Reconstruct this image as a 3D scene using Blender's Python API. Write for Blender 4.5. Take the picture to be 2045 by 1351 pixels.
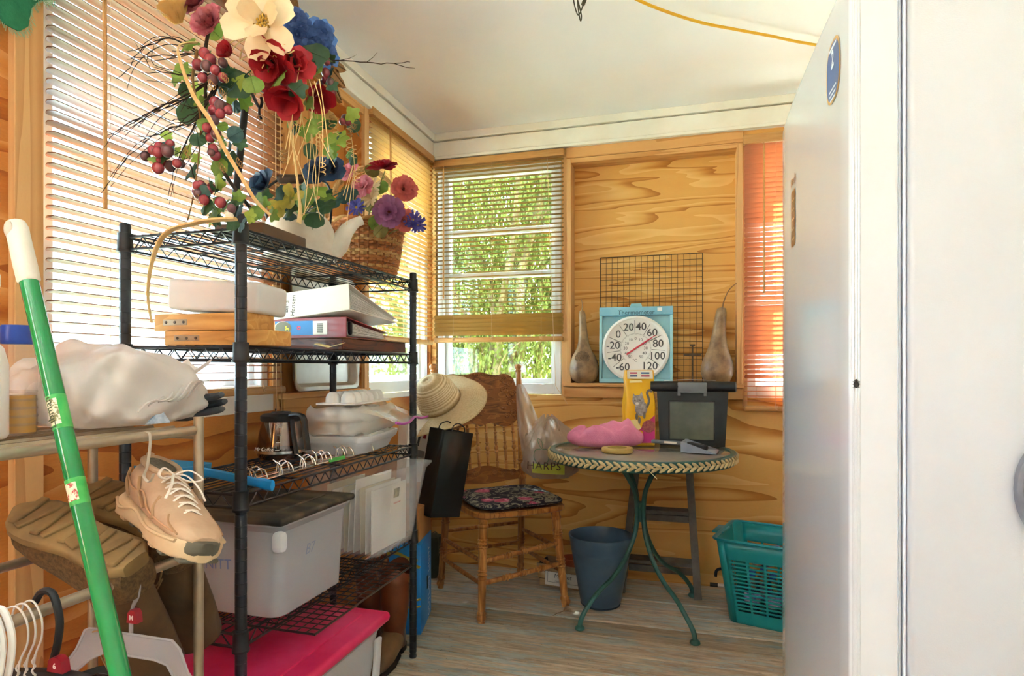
import bpy, bmesh, math, random
from mathutils import Vector, Matrix, Euler
random.seed(7)
for o in list(bpy.data.objects): bpy.data.objects.remove(o, do_unlink=True)
SC = bpy.context.scene
COL = SC.collection
PI = math.pi
R = math.radians
EYE = 1.0437

# ---------------------------------------------------------------- camera, sky, sun, exposure
cd = bpy.data.cameras.new('camera'); cam = bpy.data.objects.new('camera', cd); COL.objects.link(cam)
cd.sensor_width = 36.0; cd.lens = 1237.06 * 36 / 2045; cd.shift_y = 59.04 / 2045; cd.clip_start = 0.02
cam.location = (0, 0, EYE); cam.rotation_euler = (PI / 2, 0, 0.2815)
SC.camera = cam
W = bpy.data.worlds.new('world'); SC.world = W; W.use_nodes = True
bg = W.node_tree.nodes['Background']
bg.inputs[0].default_value = (0.62, 0.81, 1.0, 1); bg.inputs[1].default_value = 1.45
sd = bpy.data.lights.new('sun', 'SUN'); sun = bpy.data.objects.new('sun', sd); COL.objects.link(sun)
sd.energy = 32.0; sd.angle = R(0.6); sd.color = (0.76, 0.90, 1.0)
sun.rotation_euler = Vector((.22, -.45, -.95)).to_track_quat('-Z', 'Y').to_euler()     # high in the sky outside the left wall
SC.view_settings.view_transform = 'Standard'; SC.view_settings.look = 'None'
SC.view_settings.gamma = 1; SC.view_settings.use_curve_mapping = False
SC.view_settings.exposure = 3.8
SC.cycles.max_bounces = 10; SC.cycles.diffuse_bounces = 6; SC.cycles.transparent_max_bounces = 24
SC.cycles.sample_clamp_indirect = 6

# ---------------------------------------------------------------- helpers
def lin(c):
    if isinstance(c, str):
        c = c.lstrip('#'); c = [int(c[i:i + 2], 16) / 255 for i in (0, 2, 4)]
        c = [x / 12.92 if x <= .04045 else ((x + .055) / 1.055) ** 2.4 for x in c]
    return (c[0], c[1], c[2], 1)

MATS = {}
class NT:
    def __init__(s, name):
        s.m = bpy.data.materials.new(name); s.m.use_nodes = True
        s.t = s.m.node_tree; s.t.nodes.clear()
        s.out = s.t.nodes.new('ShaderNodeOutputMaterial')
    def n(s, typ, **kw):
        nd = s.t.nodes.new(typ)
        for k, v in kw.items():
            if k.startswith('i_'):
                key = k[2:]; key = int(key) if key.isdigit() else key
                nd.inputs[key].default_value = v
            else: setattr(nd, k, v)
        return nd
    def l(s, a, b): s.t.links.new(a, b)
    def co(s, scale=(1, 1, 1), rot=(0, 0, 0), rnd=0):
        tc = s.n('ShaderNodeTexCoord'); mp = s.n('ShaderNodeMapping')
        mp.inputs['Scale'].default_value = scale; mp.inputs['Rotation'].default_value = rot
        s.l(tc.outputs['Object'], mp.inputs['Vector'])
        if rnd:
            oi = s.n('ShaderNodeObjectInfo'); ml = s.n('ShaderNodeMath', operation='MULTIPLY', i_1=rnd)
            s.l(oi.outputs['Random'], ml.inputs[0])
            cb = s.n('ShaderNodeCombineXYZ'); 
            for i in range(3): s.l(ml.outputs[0], cb.inputs[i])
            s.l(cb.outputs[0], mp.inputs['Location'])
        return mp.outputs[0]
    def noise(s, vec, scale=5, detail=3, rough=.5, dist=0):
        nd = s.n('ShaderNodeTexNoise', i_Scale=scale, i_Detail=detail, i_Roughness=rough, i_Distortion=dist)
        s.l(vec, nd.inputs['Vector']); return nd.outputs['Fac']
    def ramp(s, fac, stops):
        nd = s.n('ShaderNodeValToRGB'); e = nd.color_ramp.elements
        while len(e) < len(stops): e.new(.5)
        for k, (p, c) in enumerate(stops): e[k].position = p; e[k].color = lin(c)
        s.l(fac, nd.inputs[0]); return nd.outputs[0]
    def mix(s, fac, a, b, mode='MIX'):
        nd = s.n('ShaderNodeMix', data_type='RGBA', blend_type=mode)
        for sock, v in ((nd.inputs[0], fac), (nd.inputs[6], a), (nd.inputs[7], b)):
            if hasattr(v, 'is_linked'): s.l(v, sock)
            elif isinstance(v, (int, float)): sock.default_value = v
            else: sock.default_value = lin(v)
        return nd.outputs[2]
    def math(s, op, a, b=0):
        nd = s.n('ShaderNodeMath', operation=op)
        for k, v in enumerate((a, b)):
            if hasattr(v, 'is_linked'): s.l(v, nd.inputs[k])
            else: nd.inputs[k].default_value = v
        return nd.outputs[0]
    def bump(s, h, strength=.3, dist=.002):
        nd = s.n('ShaderNodeBump', i_Strength=strength, i_Distance=dist); s.l(h, nd.inputs['Height']); return nd.outputs[0]
    def pbr(s, col, rough=.5, metal=0, nrm=None, spec=.5, trans=0, alpha=1, ior=1.45, coat=0, sss=0, emit=None):
        p = s.n('ShaderNodeBsdfPrincipled')
        if hasattr(col, 'is_linked'): s.l(col, p.inputs['Base Color'])
        else: p.inputs['Base Color'].default_value = lin(col)
        if hasattr(rough, 'is_linked'): s.l(rough, p.inputs['Roughness'])
        else: p.inputs['Roughness'].default_value = rough
        p.inputs['Metallic'].default_value = metal; p.inputs['IOR'].default_value = ior
        p.inputs['Specular IOR Level'].default_value = spec
        p.inputs['Transmission Weight'].default_value = trans; p.inputs['Alpha'].default_value = alpha
        p.inputs['Coat Weight'].default_value = coat
        if nrm: s.l(nrm, p.inputs['Normal'])
        return p.outputs[0]
    def done(s, sh): s.l(sh, s.out.inputs['Surface']); return s.m

def mat(name, c1, rough=.5, c2=None, sc=8, metal=0, bump=0, bsc=40, rnd=0, spec=.5, stretch=(1, 1, 1), lo=.35, hi=.65, coat=0, bd=.002):
    if name in MATS: return MATS[name]
    t = NT(name); v = None; col = c1
    if c2 or bump: v = t.co(stretch, rnd=rnd)
    if c2: col = t.ramp(t.noise(v, sc, 4, .6), [(lo, c1), (hi, c2)])
    nr = t.bump(t.noise(v, bsc, 3), bump, bd) if bump else None
    MATS[name] = t.done(t.pbr(col, rough, metal, nr, spec, coat=coat)); return MATS[name]

def wood(name, stops, stretch=(1, 6, 6), k=9, sc=1.2, fine=60, rough=.5, rnd=5, dist=.4, fa=.25, bump=.15, coat=0):
    """flat-sawn / rotary grain: contour lines of a stretched noise field"""
    if name in MATS: return MATS[name]
    t = NT(name); v = t.co(stretch, rnd=rnd)
    f = t.noise(v, sc, 2, .45, dist)
    w = t.math('FRACT', t.math('MULTIPLY', f, k))
    w2 = t.math('PINGPONG', t.math('MULTIPLY', f, k), 1)
    w3 = t.math('ADD', t.math('MULTIPLY', w, .55), t.math('MULTIPLY', w2, .45))
    fn = t.noise(v, fine, 4, .7)
    s = t.math('ADD', t.math('MULTIPLY', w3, 1 - fa), t.math('MULTIPLY', fn, fa))
    col = t.ramp(s, stops)
    nr = t.bump(s, bump, .001)
    MATS[name] = t.done(t.pbr(col, rough, 0, nr, .3, coat=coat)); return MATS[name]

def translucent(name, c, tc=None, fac=.45, rough=.5, c2=None, sc=10, stretch=(1, 1, 1), clear=0):
    """thin sheet: diffuse front, light passing through; clear = share seen straight through"""
    if name in MATS: return MATS[name]
    t = NT(name); col = c
    if c2: col = t.ramp(t.noise(t.co(stretch, rnd=3), sc, 4, .6), [(.35, c), (.65, c2)])
    p = t.pbr(col, rough, 0, None, .4)
    tr = t.n('ShaderNodeBsdfTranslucent')
    if tc is None and hasattr(col, 'is_linked'): t.l(col, tr.inputs[0])
    else: tr.inputs[0].default_value = lin(tc or c)
    mx = t.n('ShaderNodeMixShader'); mx.inputs[0].default_value = fac
    t.l(p, mx.inputs[1]); t.l(tr.outputs[0], mx.inputs[2]); sh = mx.outputs[0]
    if clear:
        tp = t.n('ShaderNodeBsdfTransparent'); m2 = t.n('ShaderNodeMixShader'); m2.inputs[0].default_value = clear
        t.l(sh, m2.inputs[1]); t.l(tp.outputs[0], m2.inputs[2]); sh = m2.outputs[0]
    MATS[name] = t.done(sh); return MATS[name]

def glassy(name, tint='#ffffff', refl=.12, rough=.03):
    if name in MATS: return MATS[name]
    t = NT(name); tp = t.n('ShaderNodeBsdfTransparent'); tp.inputs[0].default_value = lin(tint)
    g = t.n('ShaderNodeBsdfGlossy', i_Roughness=rough)
    fr = t.n('ShaderNodeLayerWeight', i_Blend=.35)
    f = t.math('ADD', t.math('MULTIPLY', fr.outputs['Fresnel'], .6), refl * .4)
    mx = t.n('ShaderNodeMixShader'); t.l(f, mx.inputs[0]); t.l(tp.outputs[0], mx.inputs[1]); t.l(g.outputs[0], mx.inputs[2])
    MATS[name] = t.done(mx.outputs[0]); return MATS[name]

def tag(o, label=None, cat=None, group=None, kind=None):
    if label: o['label'] = label
    if cat: o['category'] = cat
    if group: o['group'] = group
    if kind: o['kind'] = kind
    return o
def thing(name, label, cat, loc=(0, 0, 0), rz=0, group=None, rot=None):
    o = bpy.data.objects.new(name, None); COL.objects.link(o); o.empty_display_size = .05
    o.location = loc; o.rotation_euler = rot if rot else (0, 0, rz)
    return tag(o, label, cat, group)
def copy_tree(o, parent=None):
    c = o.copy(); COL.objects.link(c); c.parent = parent
    for ch in list(o.children): copy_tree(ch, c)
    return c
def TR(loc=(0, 0, 0), rot=(0, 0, 0), s=(1, 1, 1)):
    return Matrix.LocRotScale(Vector(loc), Euler(rot), Vector(s))
def frame(o, z, x=None):
    """matrix at o with local Z along z"""
    z = Vector(z).normalized(); x = Vector(x) if x else (Vector((1, 0, 0)) if abs(z.x) < .9 else Vector((0, 1, 0)))
    y = z.cross(x).normalized(); x = y.cross(z)
    m = Matrix((x, y, z)).transposed().to_4x4(); m.translation = Vector(o); return m
def smooth_path(pts, n=6):
    P = [Vector(p) for p in pts]; out = []
    for i in range(len(P) - 1):
        a = P[max(i - 1, 0)]; b = P[i]; c = P[i + 1]; d = P[min(i + 2, len(P) - 1)]
        for k in range(n):
            t = k / n
            out.append(.5 * ((2 * b) + (c - a) * t + (2 * a - 5 * b + 4 * c - d) * t * t + (3 * b - a - 3 * c + d) * t ** 3))
    return out + [P[-1]]
RB = {}
class MB:
    def __init__(s): s.v = []; s.f = []; s.mi = []; s.k = 0
    def add(s, v, f, m=None):
        b = len(s.v)
        s.v += [tuple(m @ Vector(p)) for p in v] if m is not None else [tuple(p) for p in v]
        s.f += [tuple(b + i for i in q) for q in f]; s.mi += [s.k] * len(f); return s
    def box(s, c, d, rot=None, bev=0, seg=2, m=None):
        M = TR(c, rot or (0, 0, 0))
        if m is not None: M = m @ M
        x, y, z = d[0] / 2, d[1] / 2, d[2] / 2
        if bev <= 0:
            v = [(-x, -y, -z), (x, -y, -z), (x, y, -z), (-x, y, -z), (-x, -y, z), (x, -y, z), (x, y, z), (-x, y, z)]
            return s.add(v, [(0, 3, 2, 1), (4, 5, 6, 7), (0, 1, 5, 4), (1, 2, 6, 5), (2, 3, 7, 6), (3, 0, 4, 7)], M)
        key = (round(x, 5), round(y, 5), round(z, 5), bev, seg)
        if key not in RB:
            bm = bmesh.new(); bmesh.ops.create_cube(bm, size=1)
            for q in bm.verts: q.co = Vector((q.co.x * d[0], q.co.y * d[1], q.co.z * d[2]))
            bmesh.ops.bevel(bm, geom=list(bm.edges), offset=min(bev, x * .98, y * .98, z * .98), segments=seg, profile=.5, affect='EDGES')
            bm.verts.index_update()
            RB[key] = ([tuple(q.co) for q in bm.verts], [tuple(q.index for q in p.verts) for p in bm.faces]); bm.free()
        return s.add(*RB[key], M)
    def bb(s, x0, x1, y0, y1, z0, z1, bev=0, seg=2):
        return s.box(((x0 + x1) / 2, (y0 + y1) / 2, (z0 + z1) / 2), (abs(x1 - x0), abs(y1 - y0), abs(z1 - z0)), None, bev, seg)
    def tube(s, pts, r, n=8, cap=True, closed=False, flat=1.0, up=None, m=None):
        P = [Vector(p) for p in pts]; N = len(P); v = []; f = []
        pn = None
        for i, p in enumerate(P):
            if closed: t = P[(i + 1) % N] - P[i - 1]
            else: t = P[min(i + 1, N - 1)] - P[max(i - 1, 0)]
            if t.length < 1e-9: t = Vector((0, 0, 1))
            t.normalize()
            if pn is None:
                u = Vector(up) if up else (Vector((0, 0, 1)) if abs(t.z) < .9 else Vector((1, 0, 0)))
                a = t.cross(u).normalized()
            else:
                a = (pn - t * pn.dot(t))
                a = a.normalized() if a.length > 1e-6 else t.orthogonal().normalized()
            b = t.cross(a); pn = a
            rr = r[i] if isinstance(r, (list, tuple)) else r
            for j in range(n):
                th = 2 * PI * j / n; v.append(p + a * (rr * math.cos(th)) + b * (rr * flat * math.sin(th)))
        for i in range(N if closed else N - 1):
            i2 = (i + 1) % N
            for j in range(n): f.append((i * n + j, i * n + (j + 1) % n, i2 * n + (j + 1) % n, i2 * n + j))
        if cap and not closed: f.append(tuple(range(n))[::-1]); f.append(tuple((N - 1) * n + j for j in range(n)))
        return s.add(v, f, m)
    def lathe(s, prof, n=24, m=None, a0=0, a1=2 * PI, sx=1, sy=1):
        full = abs(a1 - a0 - 2 * PI) < 1e-6; v = []; f = []; N = len(prof); nn = n if full else n + 1
        for (r, z) in prof:
            for j in range(nn):
                th = a0 + (a1 - a0) * j / n; v.append((r * math.cos(th) * sx, r * math.sin(th) * sy, z))
        for i in range(N - 1):
            for j in range(n):
                j2 = (j + 1) % nn; f.append((i * nn + j, i * nn + j2, (i + 1) * nn + j2, (i + 1) * nn + j))
        if full:
            if prof[0][0] > 1e-6: f.append(tuple(range(nn))[::-1])
            if prof[-1][0] > 1e-6: f.append(tuple((N - 1) * nn + j for j in range(nn)))
        return s.add(v, f, m)
    def spin(s, prof, n=24, m=None):     # open-ended lathe (shells)
        v = []; f = []
        for (r, z) in prof:
            for j in range(n): th = 2 * PI * j / n; v.append((r * math.cos(th), r * math.sin(th), z))
        for i in range(len(prof) - 1):
            for j in range(n): f.append((i * n + j, i * n + (j + 1) % n, (i + 1) * n + (j + 1) % n, (i + 1) * n + j))
        return s.add(v, f, m)
    def prism(s, poly, h, m=None, z0=0):
        n = len(poly); v = [(p[0], p[1], z0) for p in poly] + [(p[0], p[1], z0 + h) for p in poly]
        f = [tuple(range(n))[::-1], tuple(range(n, 2 * n))] + [(i, (i + 1) % n, n + (i + 1) % n, n + i) for i in range(n)]
        return s.add(v, f, m)
    def sheet(s, fn, nu, nv, m=None, wrap=False):
        v = [fn(i / nu, j / nv) for j in range(nv + 1) for i in range(nu + (0 if wrap else 1))]
        w = nu if wrap else nu + 1; f = []
        for j in range(nv):
            for i in range(nu): f.append((j * w + i, j * w + (i + 1) % w, (j + 1) * w + (i + 1) % w, (j + 1) * w + i))
        return s.add(v, f, m)
    def ball(s, c, r, n=10, m2=6, sc=(1, 1, 1), rot=(0, 0, 0), m=None):
        prof = [(math.sin(PI * i / m2), -math.cos(PI * i / m2)) for i in range(m2 + 1)]
        M = TR(c, rot, (r * sc[0], r * sc[1], r * sc[2]))
        if m is not None: M = m @ M
        v = [(0, 0, -1)]; f = []
        for i in range(1, m2):
            for j in range(n): th = 2 * PI * j / n; v.append((prof[i][0] * math.cos(th), prof[i][0] * math.sin(th), prof[i][1]))
        v.append((0, 0, 1)); L = len(v) - 1
        for j in range(n):
            f.append((0, 1 + (j + 1) % n, 1 + j)); f.append((L, L - n + j, L - n + (j + 1) % n))
        for i in range(m2 - 2):
            for j in range(n): f.append((1 + i * n + j, 1 + i * n + (j + 1) % n, 1 + (i + 1) * n + (j + 1) % n, 1 + (i + 1) * n + j))
        return s.add(v, f, M)
    def mesh(s, name, mats, smooth=40):
        me = bpy.data.meshes.new(name); me.from_pydata(s.v, [], s.f)
        for q in (mats if isinstance(mats, (list, tuple)) else [mats]): me.materials.append(q)
        if any(s.mi): me.polygons.foreach_set('material_index', s.mi)
        if smooth:
            me.polygons.foreach_set('use_smooth', [True] * len(me.polygons))
            me.update(); me.set_sharp_from_angle(angle=R(smooth))
        me.update(); return me
    def build(s, name, mats, parent=None, smooth=40, loc=None, rot=None, kind=None, thick=0, sub=0):
        o = bpy.data.objects.new(name, s.mesh(name, mats, smooth)); COL.objects.link(o)
        if parent: o.parent = parent
        if loc: o.location = loc
        if rot: o.rotation_euler = rot
        if kind: o['kind'] = kind
        if thick:
            md = o.modifiers.new('solid', 'SOLIDIFY'); md.thickness = thick; md.offset = 0
        if sub:
            md = o.modifiers.new('sub', 'SUBSURF'); md.levels = sub; md.render_levels = sub
        return o
def struct(name, mb, m, parent=None, smooth=30):
    o = mb.build(name, m, parent, smooth)
    if not parent: o['kind'] = 'structure'
    return o
def inst(name, me, parent, loc=(0, 0, 0), rot=(0, 0, 0), sc=(1, 1, 1)):
    o = bpy.data.objects.new(name, me); COL.objects.link(o); o.parent = parent
    o.location = loc; o.rotation_euler = rot; o.scale = sc; return o
def text(name, s, size, m, parent, M, depth=.0003, align='CENTER', sp=1.0, bold=0, sx=1.0, shear=0):
    cu = bpy.data.curves.new(name, 'FONT'); cu.body = s; cu.size = size; cu.align_x = align; cu.align_y = 'CENTER'
    cu.extrude = depth; cu.space_character = sp; cu.offset = bold; cu.resolution_u = 3; cu.shear = shear
    t = bpy.data.objects.new(name, cu); COL.objects.link(t)
    dg = bpy.context.evaluated_depsgraph_get(); me = bpy.data.meshes.new_from_object(t.evaluated_get(dg))
    bpy.data.objects.remove(t, do_unlink=True); me.name = name
    me.materials.clear(); me.materials.append(m)
    o = bpy.data.objects.new(name, me); COL.objects.link(o); o.parent = parent
    o.matrix_local = M @ Matrix.Diagonal((sx, 1, 1, 1)); return o
def onface(o, right, up):
    """matrix whose X runs along right and Y along up (for lettering on a face)"""
    r = Vector(right).normalized(); u = Vector(up); u = (u - r * u.dot(r)).normalized(); n = r.cross(u)
    m = Matrix((r, u, n)).transposed().to_4x4(); m.translation = Vector(o); return m
# ---------------------------------------------------------------- materials of the place
PLY_B = wood('plywood_light', [(.05, '#a86a2c'), (.25, '#c4853f'), (.45, '#dba45a'), (.85, '#e8bc78')], (1.0, 9, 8.5), k=15, sc=.6, rnd=0, fine=26, rough=.55, dist=.3, fa=.2)
PLY_R = wood('plywood_recess', [(.05, '#aa6a2a'), (.25, '#c6873e'), (.45, '#dca456'), (.85, '#e8ba72')], (.9, 9, 9.5), k=16, sc=.7, rnd=3, fine=26, rough=.5, dist=.5, fa=.15)
PLY_L = wood('plywood_orange', [(.05, '#8c4216'), (.3, '#b4662a'), (.6, '#cf8844'), (.9, '#dca060')], (2.0, 9, 8), k=7, sc=.8, rnd=0, fine=26, rough=.55, dist=.35, fa=.3)
STUD = wood('pine_stud', [(.1, '#c08a52'), (.5, '#d8a76e'), (.9, '#e4bc88')], (22, 22, .8), k=4, sc=.9, rnd=9, fine=60, rough=.55, fa=.3)
STUDH = wood('pine_rail', [(.1, '#bf8448'), (.5, '#d8a266'), (.9, '#e3b67e')], (1.2, 16, 22), k=4, sc=1, rnd=9, fine=60, rough=.55, fa=.3)
WHITE = mat('white_paint', '#efece4', .45, '#e4dfd2', 3, bump=.08, bsc=60)
CROWN = mat('crown_paint', '#f1eee6', .5, '#e8e2d6', 4, bump=.25, bsc=30, stretch=(1, 1, 1))
VINYL = mat('window_vinyl', '#eef0f1', .35)
CEIL = mat('ceiling_paint', '#f2f3f6', .6, '#eeeff2', 2.5, bump=.05, bsc=80)
def floor_mat():
    t = NT('worn_painted_boards'); v = t.co((.8, 11, 11), rnd=20); v2 = t.co((1, 4.5, 1), rnd=20)
    g = t.noise(v, 7, 6, .7)
    base = t.ramp(g, [(.28, '#7a6a56'), (.45, '#b09e88'), (.58, '#d2c0a8'), (.75, '#e4d6c2')])
    paint = t.ramp(t.noise(v2, 9, 4, .6), [(.3, '#9aa3a2'), (.5, '#b8c0bc'), (.7, '#ccd0c8')])
    w = t.math('ADD', t.math('MULTIPLY', t.noise(v2, 4.2, 7, .72), .55), t.math('MULTIPLY', g, .45))
    col = t.mix(t.ramp(w, [(.455, '#000000'), (.505, '#ffffff')]), paint, base)
    sp = t.ramp(t.noise(t.co((1, 1, 1)), 70, 3, .65), [(.27, '#4b3a28'), (.34, '#ffffff')])
    col = t.mix(.8, col, sp, 'MULTIPLY')
    oi = t.n('ShaderNodeObjectInfo'); col = t.mix(1.0, col, t.ramp(oi.outputs['Random'], [(.0, '#cfcac2'), (.5, '#e8e6e2'), (1, '#ffffff')]), 'MULTIPLY')
    return t.done(t.pbr(col, .62, 0, t.bump(w, .5, .003), .35))
FLOOR = floor_mat()
SLAT = translucent('slat_wood', '#8e5e3e', '#c8783a', .36, .4, '#825434', 6, (1, 40, 1))
SLAT2 = translucent('slat_straw', '#b08a4c', '#cc9a48', .34, .4, '#a27c3e', 6, (1, 40, 1))
SLAT3 = translucent('slat_lit_salmon', '#cf9a78', '#e8a47c', .48, .4, '#c48e6c', 6, (1, 40, 1))  # lighter copy of the slat wood; colour makes up for weaker light there
SLAT4 = translucent('slat_lit_gold', '#c8a260', '#eec272', .42, .4, '#bc9452', 6, (1, 40, 1))  # lighter copy of the straw slats; backlit glow put into the colour
RAIL = mat('blind_rail_wood', '#c9965a', .45, '#b98448', 5, stretch=(2, 30, 30))
CORD = mat('blind_cord', '#d9b48a', .8)
GLASS = glassy('window_glass', '#f2f8f6', .10)

# ---------------------------------------------------------------- structure
XL, YB, ZC = -1.354, 3.11, 2.30
fl = struct('floor', MB().bb(-1.46, 1.12, -2.5, 3.21, -.14, -.024), mat('subfloor', '#1c1814', .9))
pm = MB().box((0, 0, -.011), (2.46, .1335, .022), bev=.004, seg=1).mesh('plank', FLOOR)
y = YB - .0
i = 0
while y > -2.4:
    inst('plank', pm, fl, (-.124, y - .07, -.003 * random.random()), (0, 0, PI * (i % 2))); y -= .14; i += 1
struct('ceiling', MB().bb(-1.46, 1.12, -2.5, 3.21, ZC, ZC + .06), CEIL)
def wallkit(name, length0, length1, holes, loc, rz, m):
    """framed wall: solid below .90 and above 2.10, piers between the holes; holes = (u0, u1)"""
    b = MB(); T = .11
    b.bb(length0, length1, 0, T, -.02, .90); b.bb(length0, length1, 0, T, 2.105, ZC + .02)
    u = length0
    for (a, c) in holes:
        if a > u: b.bb(u, a, 0, T, .90, 2.105)
        u = c
    if u < length1: b.bb(u, length1, 0, T, .90, 2.105)
    o = b.build(name, m, None, 30, loc, (0, 0, rz)); o['kind'] = 'structure'; return o
LW = ((XL, 0, 0), PI / 2); BW = ((0, YB, 0), 0)
wl = wallkit('wall_left', -2.5, YB + .1, [(-1.1, -.35), (1.005, 1.775), (1.815, 2.365), (2.405, 3.085)], *LW, PLY_L)  # first hole: unseen opening behind the camera, added and sized to let in light
wb = wallkit('wall_back', XL - .10, 1.05, [(-1.33, -.635), (-.585, .207), (.255, .93)], *BW, PLY_B)
MB().bb(1.815, 2.365, .085, .11, .90, 2.105).build('plywood_panel', wood('plywood_amber', [(.1, '#b06a28'), (.4, '#cf8c44'), (.8, '#e2a862')], (3, 3, 1), k=5, sc=1, fine=40), wl)
MB().bb(-.585, .207, .085, .11, .90, 2.105).build('plywood_panel', PLY_R, wb)
struct('wall_right', MB().bb(1.0, 1.12, -2.5, YB + .1, -.02, ZC + .02), WHITE)
struct('wall_rear', MB().bb(-1.46, 1.12, -2.6, -2.5, -.02, ZC + .02), WHITE)
# painted crown boards, two courses with a groove
for k, (z0, z1, d) in enumerate(((2.262, 2.30, .030), (2.176, 2.256, .022), (2.160, 2.176, .034))):
    struct('trim_%d' % (2 * k + 1), MB().bb(XL, XL + d, -2.5, YB, z0, z1, .002, 1), CROWN)
    struct('trim_%d' % (2 * k + 2), MB().bb(XL + d, 1.0, YB - d, YB, z0, z1, .002, 1), CROWN)
def wbox(name, kit, u0, u1, w0, w1, z0, z1, m, bev=.0015, parent=None):
    o = MB().bb(u0, u1, w0, w1, z0, z1, bev, 1).build(name, m, parent, 30)
    if not parent: o.location = kit[0]; o.rotation_euler = (0, 0, kit[1]); o['kind'] = 'structure'
    return o
# studs, recess frames and sills
tn = [10]
def trim(kit, *a):
    tn[0] += 1; return wbox('trim_%d' % tn[0], kit, *a)
trim(LW, .938, .998, -.020, 0, 0, 2.16, STUD)
trim(LW, 1.777, 1.813, -.004, .10, .90, 2.16, STUD)
trim(LW, 2.366, 2.404, -.016, .10, .935, 2.16, STUD)
trim(LW, 1.805, 2.404, -.022, .09, .935, .955, STUDH)
trim(LW, 1.825, 2.40, -.012, 0, .862, .935, STUDH)
trim(LW, 1.813, 2.366, -.012, .02, 2.125, 2.16, STUDH)
trim(LW, .998, 1.777, -.006, .012, .90, .955, WHITE)
trim(LW, 2.404, 3.10, .0, .012, .90, .925, WHITE)
trim(BW, -.634, -.606, -.006, .10, .90, 2.14, STUD)
trim(BW, .232, .254, -.006, .10, .86, 2.11, STUD)
trim(BW, -.606, -.584, -.016, .085, .966, 2.10, STUD)
trim(BW, .206, .232, -.016, .085, .966, 2.10, STUD)
trim(BW, -.606, .232, -.012, .085, 2.080, 2.104, STUDH)
trim(BW, -.610, .236, -.010, .02, 2.106, 2.160, STUDH)
trim(BW, -.622, .236, -.040, .085, .948, .966, STUDH)
trim(BW, -.618, .232, -.022, 0, .893, .946, STUDH)
# ---------------------------------------------------------------- windows
wn = [0]
def window(kit, u0, u1, z0, z1, rails, rz=.035):
    wn[0] += 1
    b = MB(); f = .036
    for (a, c, d, e) in ((u0, u0 + f, z0, z1), (u1 - f, u1, z0, z1), (u0 + f, u1 - f, z1 - f, z1), (u0 + f, u1 - f, z0, z0 + f + .02)):
        b.bb(a, c, .012, .105, d, e, .003, 1)
    o = b.build('window_%d' % wn[0], VINYL, None, 30, kit[0], (0, 0, kit[1])); o['kind'] = 'structure'
    s = MB(); g = f + .022
    s.bb(u0 + f, u0 + g, .04, .085, z0 + f, z1 - f, .002, 1); s.bb(u1 - g, u1 - f, .04, .085, z0 + f, z1 - f, .002, 1)
    s.build('sash_stile', VINYL, o, 30)
    zs = [z0 + f + .02]
    for r in rails:
        MB().bb(u0 + g, u1 - g, .045, .085, r - rz / 2, r + rz / 2, .003, 1).build('sash_rail', VINYL, o, 30); zs += [r - rz / 2, r + rz / 2]
    zs.append(z1 - f)
    MB().bb(u0 + g, u1 - g, .045, .08, z0 + f + .02, z0 + f + .045, .003, 1).build('sash_rail', VINYL, o, 30)
    for k in range(0, len(zs), 2):
        MB().bb(u0 + g, u1 - g, .064, .067, zs[k], zs[k + 1]).build('pane', GLASS, o, 0)
    return o
window(LW, 1.008, 1.772, .93, 2.105, [1.54])
window(LW, 2.408, 3.082, .925, 2.105, [1.54])
window(BW, -1.325, -.64, .905, 2.105, [1.54, 1.775], .028)
window(BW, .258, .928, .90, 2.105, [1.54])
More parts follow.
